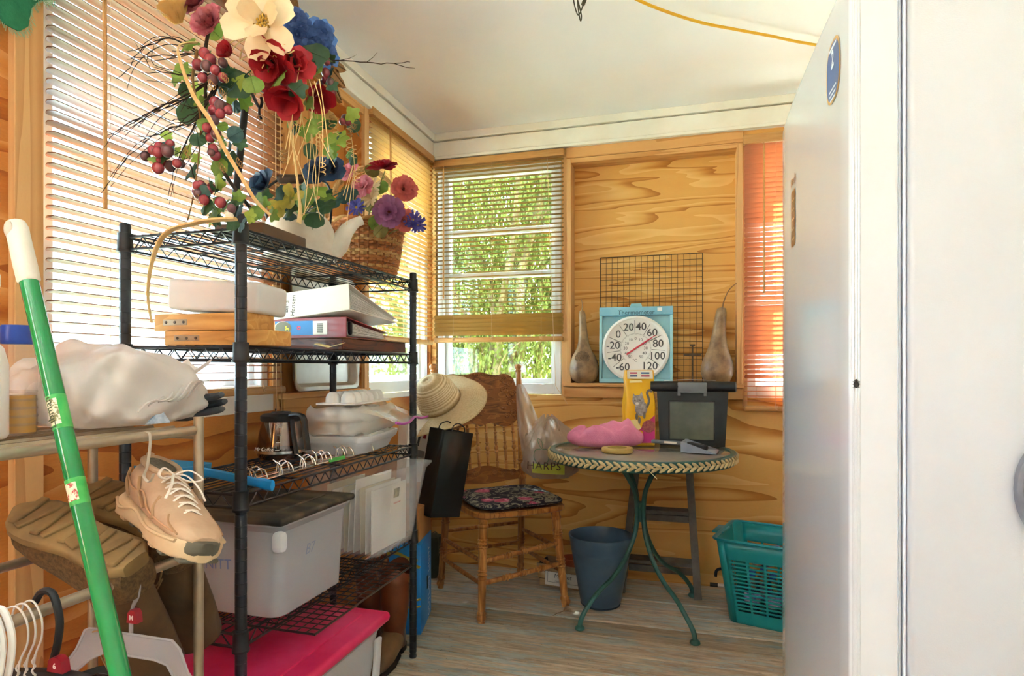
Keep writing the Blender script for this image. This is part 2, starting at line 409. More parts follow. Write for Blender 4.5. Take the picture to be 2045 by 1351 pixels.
# ---------------------------------------------------------------- blinds
def slat_mesh(name, L, m, w=.0255, th=.0024, crown=.0016, r=.006):
    b = MB(); n = 4; P = []
    for i in range(n + 1):
        t = -1 + 2 * i / n; P.append((t * w / 2, crown * (1 - t * t)))
    prof = P + [(p[0], p[1] - th) for p in reversed(P)]; N = len(prof); v = []; f = []
    for x, k in ((0, .35), (.003, .8), (r, 1), (L - r, 1), (L - .003, .8), (L, .35)):
        v += [(x, p[0] * k, p[1]) for p in prof]
    for j in range(5):
        for i in range(N): f.append((j * N + i, (j + 1) * N + i, (j + 1) * N + (i + 1) % N, j * N + (i + 1) % N))
    f += [tuple(range(N)), tuple(range(5 * N, 6 * N))[::-1]]
    b.add(v, f); return b.mesh(name, m, 35)
def blind(label, kit, u0, u1, ztop, zrail, pitch, w, tilt, m, stack=0, wand=None, wandz=1.9, cords=(), headz=.035, slatend=None, railend=.0, lean=0):
    loc = Vector(kit[0]); T = thing('window_blind', label, 'blind', loc, kit[1], 'wooden slat window blinds')
    MB().bb(u0 - .004, u1 + .004, w - .018, w + .016, ztop - headz, ztop, .003, 2).build('headrail', RAIL, T)
    me = slat_mesh('slat', u1 - u0, m)
    z = ztop - headz - .012; k = 0; zs = slatend or (zrail + .03 + stack * .003)
    while z > zs:
        inst('slat', me, T, (u0, w, z), (tilt(z) + R(random.uniform(-1.2, 1.2)), 0, R(random.uniform(-.05, .05)))); z -= pitch; k += 1
    for j in range(stack):
        inst('slat', me, T, (u0, w - .002, zs - .006 - j * (zs - zrail - .034) / max(stack, 1)), (R(-62), 0, 0))
    rl = MB(); rl.box(((u0 + u1) / 2, w, zrail + .014), (u1 - u0 + 2 * railend, .028, .026), bev=.008, seg=3); rl.build('bottom_rail', RAIL, T)
    cm = MB()
    for c in cords:
        for d in (-.0115, .0115): cm.tube([(c, w + d, ztop - headz), (c, w + d, zrail + .02)], .0007, 4)
        pts = [(c + .008 * math.sin(q * 2.1), w - .016 - .003 * math.cos(q * 1.3), zrail + .02 + .010 * math.sin(q * 1.7)) for q in range(14)]
        cm.tube(pts, .0009, 4)
    if cords: cm.build('ladder_cord', CORD, T)
    if wand is not None:
        wd = MB(); wd.tube([(wand, w - .024, ztop - headz - .02), (wand + .001, w - .026, wandz)], .0048, 6)
        wd.tube([(wand, w - .02, ztop - headz + .006), (wand, w - .024, ztop - headz - .022)], .002, 5); wd.build('tilt_wand', RAIL, T)
    return T
B1 = blind('open orange-brown slat blind on the large near left window', LW, 1.004, 1.795, 2.17, .955, .0228, -.022, lambda z: R(-9) if z > 1.12 else R(-9 * max(.25, (z - .98) / .14)), SLAT, wand=1.118, wandz=1.41, cords=(1.145, 1.40, 1.69), railend=.012)
pc = MB()
for d in (0, .025): pc.tube([(1.742 + d, -.04, 2.12), (1.742 + d, -.042, 1.5), (1.748 + d, -.04, .80)], .0012, 5)
pc.build('pull_cord', CORD, B1)
B2 = blind('golden slat blind on the far left window beside the room corner', LW, 2.40, 3.062, 2.172, 1.162, .0228, -.020, lambda z: R(-10 if z > 1.62 else -4), SLAT4, wand=2.545, wandz=1.78, cords=(2.50, 2.75, 2.99))
B3 = blind('half-lowered straw-coloured blind on the back window with shrubs behind', BW, -1.328, -.622, 2.152, 1.176, .0232, -.022, lambda z: R(0), SLAT2, stack=5, wand=-1.265, wandz=1.41, cords=(-1.215, -1.0, -.735), slatend=1.318)
pc = MB(); pc.tube([(-.70, -.044, 2.11), (-.685, -.044, 1.6), (-.672, -.044, 1.30), (-.655, -.05, .95), (-.60, -.03, .86)], .0012, 5)
pc.build('pull_cord', CORD, B3)
B4 = blind('mostly closed pinkish blind on the back window beside the white freezer', BW, .238, .90, 2.128, .838, .0228, -.024,
           lambda z: R(-62) if z > 1.72 else (R(-38) if z > 1.34 else (R(-60) if z > 1.10 else (R(-38) if z > .99 else R(-4)))), SLAT3, wand=.322, wandz=1.385, cords=(.375, .66), headz=.042, slatend=.88)
# ---------------------------------------------------------------- outdoors
BOUNCE = mat('bounce_pale', '#e2dfd8', .9, '#d6d2c8', 1.2)  # pale surface of the added bounce slab
g = MB().bb(-60, 60, -60, 60, -.75, -.65).build('ground', mat('dry_lawn', '#6c6a50', .95, '#7a765a', 1.2, bump=.3)); g['kind'] = 'structure'
g = MB().bb(-5.2, -1.47, -4.0, .35, -.66, -.60, .01, 1).build('bounce_slab', BOUNCE); g['kind'] = 'structure'  # unseen slab added outside to bounce sunlight up to the ceiling
LEAF = translucent('shrub_leaf', '#4e5a2c', '#8a963e', .42, .55, '#767a3e', 1.5)
BARK = mat('shrub_bark', '#6e6046', .9, '#8a7a5a', 14, bump=.5)
def shrub(name, label, x0, x1, y0, y1, z1, nb, nl, seed):
    rnd = random.Random(seed); T = thing(name, label, 'shrub', ((x0 + x1) / 2, (y0 + y1) / 2, -.65), 0, 'shrubs outside the back window')
    hx, hy = (x1 - x0) / 2, (y1 - y0) / 2; tips = []
    for i in range(nb):
        b = MB(); p = Vector((rnd.uniform(-.5, .5) * hx, rnd.uniform(-.4, .4) * hy, 0))
        d = Vector((rnd.uniform(-.3, .5), rnd.uniform(-.25, .25), 1)); pts = [p]; n = 9; L = z1 * rnd.uniform(.7, 1.05)
        for k in range(n):
            d = (d + Vector((rnd.uniform(-.28, .28), rnd.uniform(-.25, .25), rnd.uniform(-.05, .1)))).normalized()
            if abs(p.x) > hx * .8 and p.x * d.x > 0: d.x *= -.4
            if abs(p.y) > hy * .7 and p.y * d.y > 0: d.y *= -.4
            p = p + d * L / n; pts.append(p)
            if k > 1:
                q = p.copy(); e = (d + Vector((rnd.uniform(-1, 1), rnd.uniform(-1, 1), rnd.uniform(-.2, .6)))).normalized(); tw = [q]
                for _ in range(5): q = q + e * .13; e = (e + Vector((rnd.uniform(-.4, .4), rnd.uniform(-.4, .4), rnd.uniform(-.3, .3)))).normalized(); tw.append(q); tips.append(q)
                b.tube(tw, [.009, .008, .007, .005, .004, .003], 5)
            tips.append(p)
        b.tube(pts, [.045 * (1 - .8 * k / n) for k in range(n + 1)], 7); b.build('branch', BARK, T)
    v = []; f = []
    for i in range(nl):
        c = rnd.choice(tips) + Vector((rnd.gauss(0, .16), rnd.gauss(0, .16), rnd.gauss(0, .14)))
        if c.y + (y0 + y1) / 2 < 3.45 or abs(c.x) > hx + .5: continue
        m = frame(c, (rnd.uniform(-1, 1), rnd.uniform(-1, 1), rnd.uniform(.0, 1))); s = rnd.uniform(.010, .019); k = len(v)
        for q in ((0, -s * 1.3, 0), (s * .6, 0, s * .1), (0, s * 1.5, 0), (-s * .6, 0, s * .1)): v.append(tuple(m @ Vector(q)))
        f.append((k, k + 1, k + 2, k + 3))
    b = MB(); b.v = v; b.f = f; b.mi = [0] * len(f); b.build('foliage', LEAF, T, 0, kind='stuff')
    return T
shrub('shrub', 'tall leafy evergreen shrub with tan branches behind the back window', -2.35, -.65, 3.8, 4.95, 5.2, 24, 110000, 3)
shrub('shrub', 'dense green shrub further behind, right part of the back window view', -2.9, -.4, 6.6, 7.6, 4.6, 12, 24000, 11)
# ---------------------------------------------------------------- wire shelving unit
BLK = mat('black_epoxy', '#1c1f26', .35, '#262a33', 30, rnd=1)
BLKP = mat('black_plastic', '#15171a', .45, '#22252a', 20, bump=.1)
SX0, SX1, SY0, SY1 = -1.289, -.962, 1.156, 2.044
SH = (1.3406, 1.0784, .7482, .4361)
SU = thing('wire_shelving_unit', 'black four-tier wire shelving unit against the left windows', 'shelving', ((SX0 + SX1) / 2, (SY0 + SY1) / 2, 0))
hx, hy = (SX1 - SX0) / 2, (SY1 - SY0) / 2
prof = [(0, .006), (.009, .006), (.0115, .018), (.0127, .02)]
z = .03
while z < 1.37: prof += [(.0127, z), (.0119, z + .0008), (.0119, z + .0018), (.0127, z + .0026)]; z += .0254
prof += [(.0127, 1.380), (.0105, 1.385), (0, 1.385)]
postm = MB().lathe(prof, 16).mesh('post', BLK, 30)
collm = MB().lathe([(.0128, -.024), (.0185, -.024), (.0190, -.019), (.0175, -.016), (.0165, .018), (.0172, .021), (.0128, .022)], 18).mesh('collar', BLKP, 30)
footm = MB().lathe([(0, 0), (.012, 0), (.0135, .004), (.012, .012), (.008, .014), (0, .014)], 14).mesh('levelling_foot', BLKP)
for px, py in ((-hx, -hy), (hx, -hy), (-hx, hy), (hx, hy)):
    p = inst('post', postm, SU, (px, py, 0))
    for h in SH: inst('collar', collm, p, (0, 0, h))
    inst('levelling_foot', footm, p)
def shelf_mesh():
    rim = MB(); zt, zb = .012, -.017
    for z, r in ((zt, .0033), (zb, .0033)):
        for s in (-1, 1):
            rim.tube([(s * hx, -hy + .016, z), (s * hx, hy - .016, z)], r, 6); rim.tube([(-hx + .016, s * hy, z), (hx - .016, s * hy, z)], r, 6)
    tr = MB()
    for s in (-1, 1):
        n = 36; pts = [(s * hx, -hy + .03 + (2 * hy - .06) * k / n, zt - .002 if k % 2 else zb + .002) for k in range(n + 1)]; tr.tube(pts, .0019, 5)
        n = 12; pts = [(-hx + .03 + (2 * hx - .06) * k / n, s * hy, zt - .002 if k % 2 else zb + .002) for k in range(n + 1)]; tr.tube(pts, .0019, 5)
    dk = MB(); n = 13
    for k in range(1, n): x = -hx + 2 * hx * k / n; dk.tube([(x, -hy, zt + .003), (x, hy, zt + .003)], .0018, 5)
    for y in (-hy * .5, 0, hy * .5): dk.tube([(-hx, y, zt - .002), (hx, y, zt - .002)], .0028, 5)
    return rim.mesh('shelf', BLK), tr.mesh('zigzag_truss', BLK), dk.mesh('deck_wires', BLK)
s1, s2, s3 = shelf_mesh()
for h in SH:
    s = inst('shelf', s1, SU, (0, 0, h)); inst('zigzag_truss', s2, s); inst('deck_wires', s3, s)
Z1, Z2, Z3, Z4 = [h + .0168 for h in SH]

# ---------------------------------------------------------------- freezer
FZ = thing('upright_freezer', 'tall glossy white upright freezer with badge stickers at the right', 'freezer', (.60, 1.40, 0))
def fz(o): return (o[0] - .60, o[1] - 1.40, o[2])
FW = mat('freezer_gloss_white', '#ced0d1', .14, coat=.3)
FT = mat('freezer_textured_white', '#c4c6c8', .34, '#c0c2c4', 3, bump=.35, bsc=420, bd=.0006)
pl = [(.296, 1.050)]
for k in range(5): a = R(90 * k / 4); pl.append((.240 - .008 * math.sin(a), 1.058 - .008 * math.cos(a)))
for k in range(1, 12): t = k / 12; pl.append((.232 - .012 * math.sin(PI * t * .55) + .010 * t * t * .4, 1.058 + .655 * t))
for k in range(7): a = R(90 * k / 6); pl.append((.262 - .036 * math.cos(a), 1.722 + .030 * math.sin(a)))
pl.append((.296, 1.752))
pl = [(p[0] - .60, p[1] - 1.40) for p in reversed(pl)]
def inset(poly, d):
    cx = sum(p[0] for p in poly) / len(poly); cy = sum(p[1] for p in poly) / len(poly)
    return [(p[0] + (cx - p[0]) * d, p[1] + (cy - p[1]) * d) for p in poly]
b = MB(); n = len(pl); v = []
for q, zz in ((inset(pl, .03), .06), (pl, .068), (pl, 1.642), (inset(pl, .015), 1.649), (inset(pl, .05), 1.652)): v += [(p[0], p[1], zz) for p in q]
f = [tuple(range(n))[::-1], tuple(range(4 * n, 5 * n))]
for r in range(4): f += [(r * n + i, r * n + (i + 1) % n, (r + 1) * n + (i + 1) % n, (r + 1) * n + i) for i in range(n)]
b.add(v, f); dr = b.build('door', FW, FZ, 35)
rb = MB()
for x in (.237, .2415, .2455): rb.tube([fz((x, 1.0500, .07)), fz((x, 1.0500, 1.64))], .0013, 6)
rb.build('edge_ribs', FW, dr)
gk = MB()
for x, d in ((.2985, .004), (.3035, .010), (.309, .006)): gk.bb(x - .60 - .0019, x - .60 + .0019, 1.055 - 1.40 + d, 1.745 - 1.40, .07, 1.64, .001, 1)
gk.build('door_gasket', mat('gasket_white', '#dfe5ee', .5), FZ)
bd = MB(); bd.bb(.313 - .6, .985 - .6, 1.052 - 1.4, 1.75 - 1.4, .03, 1.655, .008, 3); bd.build('body', FT, FZ)
kp = MB(); kp.bb(.33 - .6, .97 - .6, 1.06 - 1.4, 1.74 - 1.4, 0, .03); kp.build('plinth', BLKP, FZ)
GREY = mat('grey_handle_plastic', '#7d8088', .4, '#6a6d75', 20)
hd = MB(); pts = [(.478 - .6 + .030 * math.cos(t), 1.044 - 1.4 - .006 * math.sin(t) ** 2, .872 + .062 * math.sin(t)) for t in [2 * PI * k / 28 for k in range(28)]]
hd.tube(pts, .008, 8, closed=True); ho = hd.build('oval_handle', GREY, FZ)
MB().lathe([(0, 0), (.026, 0), (.024, .004), (0, .005)], 24, TR((.478 - .6, 1.0515 - 1.4, .872), (PI / 2, 0, 0), (1, 2.1, 1))).build('handle_backplate', mat('pale_blue_plastic', '#b9c4cf', .4), ho)
def facex(y):   # x of the door face
    t = (y - 1.058) / .655; return .232 - .012 * math.sin(PI * t * .55) + .004 * t * t - .0006
def face_patch(y0, y1, poly, name, m, par, off=0):
    bq = MB(); N = 24; vv = [(facex(p[0]) - off - .6, p[0] - 1.4, p[1]) for p in poly]
    bq.add(vv, [tuple(range(len(vv)))]); return bq.build(name, m, par, 0)
def ell(cy, cz, ry, rz, n=28, p=2.6):
    o = []
    for k in range(n):
        a = 2 * PI * k / n; c, s_ = math.cos(a), math.sin(a)
        o.append((cy + ry * math.copysign(abs(c) ** (2 / p), c), cz + rz * math.copysign(abs(s_) ** (2 / p), s_)))
    return o
bdg = face_patch(0, 0, ell(1.147, 1.541, .046, .052), 'badge_sticker', mat('badge_gold', '#c89a55', .4), FZ, .0004)
face_patch(0, 0, ell(1.147, 1.541, .041, .047), 'badge_field', mat('badge_blue', '#3d5f9a', .35, '#54658c', 6), bdg, .0008)
WPR = mat('white_print', '#e8eef4', .5)
def fzt(name, s, size, y, zz, par, m, sx=1, bold=0, shear=0):
    return text(name, s, size, m, par, onface((facex(y) - .0012 - .6, y - 1.4, zz), (0, -1, 0), (0, 0, 1)), .0001, sx=sx, bold=bold, shear=shear)
fzt('badge_number', '2', .042, 1.147, 1.560, bdg, WPR, bold=.0008)
face_patch(0, 0, [(1.120, 1.583), (1.172, 1.583), (1.168, 1.578), (1.124, 1.578)], 'badge_fine_print', WPR, bdg, .0012)
for k in range(3): face_patch(0, 0, [(1.147 - .024 + .004 * k, 1.513 - .008 * k), (1.147 + .024 - .004 * k, 1.513 - .008 * k), (1.147 + .024 - .004 * k, 1.5095 - .008 * k), (1.147 - .024 + .004 * k, 1.5095 - .008 * k)], 'badge_fine_print', WPR, bdg, .0012)
fzt('brand_lettering', 'Danby', .030, 1.520, 1.466, dr, mat('brand_brown', '#7a4a34', .3), shear=.25)
lb = face_patch(0, 0, [(1.496, 1.318), (1.552, 1.318), (1.552, 1.446), (1.496, 1.446)], 'spec_label', mat('label_brown', '#7d5232', .35, '#93633c', 14), FZ, .0004)
for k in range(5): face_patch(0, 0, [(1.505, 1.425 - .022 * k), (1.543, 1.425 - .022 * k), (1.543, 1.421 - .022 * k), (1.505, 1.421 - .022 * k)], 'label_print', mat('label_print_tan', '#c8a888', .5), lb, .0008)
fy = MB(); fy.ball((0, 0, 0), .0035, 8, 5, (1, .7, 1.6)); fy.ball((0, 0, .006), .0022, 6, 4)
for s in (-1, 1):
    for q in (-.003, 0, .003): fy.tube([(0, 0, q), (s * .005, .0, q * 1.6)], .0004, 4)
tag(fy.build('fly', mat('fly_black', '#2a2520', .6)), 'small dark fly resting on the freezer door edge', 'fly').location = (.2405, 1.0475, 1.018)

# ---------------------------------------------------------------- bistro table
TGR = mat('green_metal', '#24504b', .35, '#2d5f57', 18, bump=.1)
TC = (-.208, 2.69)
BT = thing('bistro_table', 'round glass bistro table with green metal legs and braided rim', 'table', (TC[0], TC[1], 0))
MB().lathe([(0, .681), (.362, .681), (.366, .6835), (.366, .6925), (.362, .695), (0, .695)], 56).build('glass_top', mat('frosted_table_glass', '#7f7a74', .10, '#8d867e', 9, spec=.8), BT)
MB().lathe([(.362, .655), (.384, .655), (.388, .660), (.388, .690), (.384, .697), (.364, .697), (.362, .690), (.362, .655)], 64).build('rim', TGR, BT)
STRAW = mat('braid_straw', '#cdbd92', .8, '#b9a676', 30, bump=.3)
brm = MB().ball((0, 0, 0), 1, 8, 5, (.0185, .0048, .0066)).mesh('braid_strand', STRAW)
for k in range(84):
    a = 2 * PI * k / 84
    for s, zz in ((1, .6845), (-1, .6705)):
        inst('braid_strand', brm, BT, (.3905 * math.cos(a + s * .01), .3905 * math.sin(a + s * .01), zz), (0, s * R(32), a + PI / 2))
kn = MB()
for q in ([(0, 0, 0), (.03, -.01, .01), (.075, -.014, .012)], [(0, 0, 0), (.02, -.012, -.01), (.045, -.016, -.034)], [(0, 0, 0), (-.03, -.006, .012), (.02, -.013, .006), (.06, -.01, .001)]):
    kn.tube(smooth_path([(q_[0] + .045, q_[1] - .393, q_[2] + .677) for q_ in q]), .002, 5, flat=.5)
kn.build('braid_loose_ends', STRAW, BT)
for k, (fx, fyy) in enumerate(((-.218, -.246), (.222, -.253), (.214, .25), (-.215, .25))):
    d = Vector((fx, fyy, 0)); L = d.length; u = d / L
    P = [(.125, .662), (.112, .630), (.070, .580), (.034, .520), (.021, .455), (.021, .395), (.040, .320), (.090, .235), (.155, .175), (.225, .135), (.275, .095), (L - .01, .045), (L, .012)]
    b = MB(); b.tube(smooth_path([u * r + Vector((0, 0, z)) for r, z in P], 5), .0098, 10); lg = b.build('leg', TGR, BT)
    MB().lathe([(0, 0), (.018, 0), (.0205, .004), (.0185, .011), (.010, .018), (0, .020)], 16, TR((d.x, d.y, 0))).build('foot', TGR, lg)
MB().lathe([(.008, .388), (.0165, .388), (.0165, .470), (.008, .470)], 16).build('leg_collar', TGR, BT)
b = MB(); b.lathe([(.118, .655), (.130, .655), (.130, .663), (.118, .663), (.118, .655)], 40); b.build('support_ring', TGR, BT)

# ---------------------------------------------------------------- press-back chair
OAK = wood('oak_stain', [(.1, '#6a3c1c'), (.4, '#9a6232'), (.7, '#b87c44'), (.95, '#cc9658')], (9, 9, 1.2), k=5, sc=3, fine=40, rough=.38, rnd=7, fa=.35, coat=.15)
OAKH = wood('oak_stain_carved', [(.1, '#4a2610'), (.4, '#7a4620'), (.75, '#9a6030'), (.95, '#ae743c')], (3, 12, 12), k=6, sc=2.4, fine=40, rough=.4, rnd=7, fa=.35, coat=.1)
CH = thing('press_back_chair', 'antique oak press-back side chair with carved crest and spindles', 'chair', (-.829, 2.70, 0), R(42.2))
def turned(L, r0, rings, r1=None, n=12):
    """turned leg profile from 0..L with bead rings at the given heights"""
    r1 = r1 or r0; P = []; N = 26
    for k in range(N + 1):
        t = k / N; P.append([r0 + (r1 - r0) * t, t * L])
    for (zc, h, dr) in rings:
        P = [p for p in P if abs(p[1] - zc) > h * .6]
        for q, m in ((-.5, 0), (-.42, -.25), (-.2, 1), (0, 1.25), (.2, 1), (.42, -.25), (.5, 0)): P.append([r0 + (r1 - r0) * zc / L + dr * m, zc + q * h])
    P.sort(key=lambda p: p[1]); return [(max(p[0], .004), p[1]) for p in P]
def turn_between(b, a, c, r0, rings, r1=None, n=12):
    a = Vector(a); c = Vector(c); L = (c - a).length; b.lathe(turned(L, r0, rings, r1), n, frame(a, c - a)); return b
FLT, FRT = (-.165, -.175, .425), (.165, -.175, .425)
for s in (-1, 1):
    foot = (s * .20, -.23, 0); top = (s * .172, -.185, .425)
    b = MB(); turn_between(b, foot, top, .0155, [(.035, .03, .004), (.30, .012, .003), (.315, .012, .0035), (.330, .012, .003), (.175, .012, .003), (.19, .012, .0035), (.205, .012, .003), (.385, .02, .003)], .0195, 14)
    b.ball((foot[0], foot[1], .022), .0215, 12, 7, (1, 1, .9)); b.build('leg', OAK, CH)
    rf = (s * .213, .232, 0); rm = (s * .195, .185, .43)
    b = MB(); turn_between(b, rf, rm, .0145, [(.05, .03, .003), (.17, .012, .003), (.185, .012, .0035), (.2, .012, .003), (.32, .012, .003)], .0185, 12); b.ball((rf[0], rf[1], .02), .019, 10, 6); b.build('leg', OAK, CH)
    b = MB(); turn_between(b, (s * .198, .182, .44), (s * .228, .285, 1.02), .0165, [(.06, .03, .004), (.13, .012, .004), (.145, .012, .004), (.30, .012, .003), (.33, .012, .003), (.36, .012, .003)], .0145, 12)
    b.lathe([(.0145, 0), (.018, .006), (.014, .014), (.0185, .024), (.0185, .032), (.012, .04), (0, .043)], 12, frame((s * .228, .285, 1.02), (s * .03, .103, .58))); b.build('back_post', OAK, CH)
seat = MB(); S = []
for x, y in ((-.17, -.235), (0, -.248), (.17, -.235), (.205, -.205), (.218, -.12), (.215, .08), (.205, .20), (.17, .215), (-.17, .215), (-.205, .20), (-.215, .08), (-.218, -.12), (-.205, -.205)): S.append((x, y))
S = [(p.x, p.y) for p in smooth_path([(x, y, 0) for x, y in S] + [(S[0][0], S[0][1], 0)], 3)[:-1]]
n = len(S); v = []
for d, zz in ((.03, .418), (0, .424), (0, .440), (.02, .445), (.14, .444), (.3, .440)): v += [(x * (1 - d), y * (1 - d), zz) for x, y in S]
f = [tuple(range(n))[::-1], tuple(range(5 * n, 6 * n))]
for r in range(5): f += [(r * n + i, r * n + (i + 1) % n, (r + 1) * n + (i + 1) % n, (r + 1) * n + i) for i in range(n)]
seat.add(v, f); seat.build('seat', OAK, CH)
for zz in (.175, .262):       # front stretchers, turned
    b = MB(); turn_between(b, (-.192 + (zz - .17) * .1, -.217 + (zz - .17) * .12, zz - .02), (.192 - (zz - .17) * .1, -.217 + (zz - .17) * .12, zz + .012), .0105, [(.10, .01, .003), (.115, .01, .004), (.13, .01, .003), (.18, .012, .003), (.2, .012, .003), (.26, .01, .003), (.275, .01, .004), (.29, .01, .003)], .0105, 10); b.build('stretcher', OAK, CH)
for s in (-1, 1):
    for zz in (.15, .245): MB().tube([(s * .19, -.212, zz), (s * .2, 0, zz - .004), (s * .207, .215, zz - .008)], [.0085, .0105, .0085], 9).build('stretcher', OAK, CH)
for zz in (.17, .27): MB().tube([(-.205, .212, zz), (0, .213, zz), (.205, .212, zz)], [.008, .0105, .008], 9).build('stretcher', OAK, CH)
def bp(x, h):      # point on the leaning back plane at height h
    t = (h - .44) / .58; return Vector((x, .182 + .103 * t, h))
bn = Vector((0, -.58, .103)).normalized()
def back_panel(name, top, bot, th, par, carve=None):
    N = 40; v = []; f = []
    for i in range(N + 1):
        x = -1 + 2 * i / N
        for side in (1, -1):
            for j in range(9):
                h = bot(x) + (top(x) - bot(x)) * j / 8; r = 0
                if carve and side == 1: r = carve(x, j / 8)
                p = bp(x * .212, h) + bn * (side * th / 2 + r); v.append(tuple(p))
    for i in range(N):
        a, c = i * 18, (i + 1) * 18
        for j in range(8):
            f.append((a + j, c + j, c + j + 1, a + j + 1)); f.append((a + 9 + j, a + 10 + j, c + 10 + j, c + 9 + j))
        f += [(a + 8, c + 8, c + 17, a + 17), (a, a + 9, c + 9, c)]
    f += [tuple(range(9)) + tuple(range(17, 8, -1)), tuple(N * 18 + k for k in list(range(8, -1, -1)) + list(range(9, 18)))]
    b = MB(); b.add(v, f); return b.build(name, OAKH, par, 45)
cr = back_panel('carved_crest', lambda x: .985 + .030 * math.cos(x * PI * .5) + .012 * math.cos(x * 9) * (1 if abs(x) > .45 else .4) - (.03 if abs(x) > .93 else 0),
                lambda x: .755 + .030 * abs(x) ** 3 + .014 * math.sin(abs(x) * 7), .018, CH)
def scroll(b, cx, ch, r, turns, s, w=.0045, off=.010, asp=1):
    P = []
    for k in range(int(turns * 16) + 1):
        a = k / 16 * 2 * PI; q = r * (1 - .8 * k / (turns * 16)); P.append(bp(cx + s * q * math.cos(a), ch + asp * q * math.sin(a)) + bn * off)
    b.tube(P, [w * (1 - .4 * k / len(P)) for k in range(len(P))], 6)
b = MB(); rr = random.Random(5)
for s in (-1, 1):
    for (x, h, r) in ((.17, .96, .022), (.135, .985, .016), (.18, .91, .020), (.16, .865, .020), (.175, .815, .019), (.14, .80, .014), (.10, .99, .014), (.125, .93, .015)): scroll(b, s * x, h, r, 1.6, s)
    for k in range(14):
        a = rr.uniform(0, 6.28); x = rr.uniform(.115, .19); h = rr.uniform(.80, .99); P = [bp(s * x, h) + bn * .0095, bp(s * (x + .012 * math.cos(a)), h + .014 * math.sin(a)) + bn * .012, bp(s * (x + .02 * math.cos(a + .5)), h + .024 * math.sin(a + .5)) + bn * .0095]
        b.tube(smooth_path(P, 3), [.002, .0035, .0045, .005, .0045, .003, .0015], 5)
for k in range(8): scroll(b, -.07 + .02 * k, .998 + .006 * math.cos((k - 3.5) * .5), .009, 1.3, 1 if k > 3 else -1, .003)
b.build('carving', OAKH, cr)
lr = back_panel('carved_lower_rail', lambda x: .555 + .012 * math.cos(x * 4) - .01 * abs(x), lambda x: .488 - .006 * math.cos(x * PI), .016, CH)
for s in (-1, 1):
    b = MB()
    for (x, h, r) in ((.05, .53, .016), (.10, .525, .018), (.15, .525, .016), (.185, .528, .011)): scroll(b, s * x, h, r, 1.7, s, .0035, .009)
    b.build('carving', OAKH, lr)
for k in range(8):
    x = -.168 + .048 * k; b = MB(); turn_between(b, bp(x, .545), bp(x * 1.02, .775), .0068, [(.035, .012, .002), (.085, .01, .003), (.105, .03, .004), (.13, .01, .003), (.18, .014, .003), (.205, .01, .002)], .006, 9); b.build('spindle', OAK, CH)
# ---------------------------------------------------------------- things on the shelving
def part(mb, name, m, T, **k): return mb.build(name, m, T, **k)
CLEAR = translucent('clear_polypropylene', '#e4e8ee', '#eef2f8', .55, .25, clear=.48)
CLEARF = translucent('file_box_plastic', '#e4e8ee', '#eef2f8', .5, .2, clear=.78)
CLEAR2 = translucent('cloudy_polypropylene', '#eceff2', '#f4f6fa', .5, .3, clear=.10)
def tapered_bin(T, w0, d0, w1, d1, h, m, name='tub', lip=.012, th=.0022, r=.03, base=0):
    """open tub: bottom w0 x d0, top w1 x d1, rounded corners, rolled lip"""
    def ring(w, d, z, rr):
        o = []; n = 5
        for (sx, sy, a0) in ((1, 1, 0), (-1, 1, 90), (-1, -1, 180), (1, -1, 270)):
            for k in range(n + 1):
                a = R(a0 + 90 * k / n); o.append((sx * (w / 2 - rr) + rr * math.cos(a), sy * (d / 2 - rr) + rr * math.sin(a), z))
        return o
    L = [(w0 - .02, d0 - .02, 0), (w0, d0, .006), ((w0 + w1) / 2, (d0 + d1) / 2, h / 2), (w1, d1, h - .022), (w1 + .004, d1 + .004, h - .02), (w1 + 2 * lip, d1 + 2 * lip, h - .006), (w1 + 2 * lip, d1 + 2 * lip, h), (w1, d1, h), (w1 - 2 * th, d1 - 2 * th, h - .004), (w0 - 2 * th, d0 - 2 * th, .008)]
    b = MB(); v = []; N = 24
    for (w, d, z) in L: v += ring(w, d, z + base, r)
    f = [tuple(range(N))[::-1], tuple((len(L) - 1) * N + i for i in range(N))]
    for k in range(len(L) - 1): f += [(k * N + i, k * N + (i + 1) % N, (k + 1) * N + (i + 1) % N, (k + 1) * N + i) for i in range(N)]
    b.add(v, f); return b.build(name, m, T, 30)
# clear bin with black lid
DUST = mat('dusty_black_lid', '#262523', .5, '#6a5c4a', 5, bump=.1, stretch=(1, 3, 1), lo=.42, hi=.68)
T = thing('storage_bin', 'clear plastic storage bin with dusty black lid on the lowest wire shelf', 'storage bin', (-1.108, 1.363, Z4 + .0034), 0)
tapered_bin(T, .385, .275, .405, .295, .228, CLEAR)
b = MB(); b.box((0, 0, .233), (.435, .325, .018), bev=.008, seg=3); lid = b.build('lid', DUST, T)
b = MB(); b.box((0, 0, .243), (.32, .21, .008), bev=.003); b.box((.06, -.02, .2475), (.02, .18, .004), bev=.0015); b.build('lid_panel', DUST, lid)
b = MB(); b.box((.198, -.142, .185), (.03, .03, .05), bev=.012); b.build('corner_rib', CLEAR2, T)
INK = mat('blue_ink', '#6f86b8', .6); INKG = mat('grey_ink', '#8a95ad', .6); BLKI = mat('black_ink', '#2a2a2e', .6)
text('handwriting', 'KNITT', .034, INK, T, onface((.02, -.1465, .12), (1, 0, .05), (0, 0, 1)), .0001)
text('handwriting', 'B7', .036, INKG, T, onface((.2017, -.03, .14), (0, 1, 0), (0, 0, 1)), .0001, shear=.3)
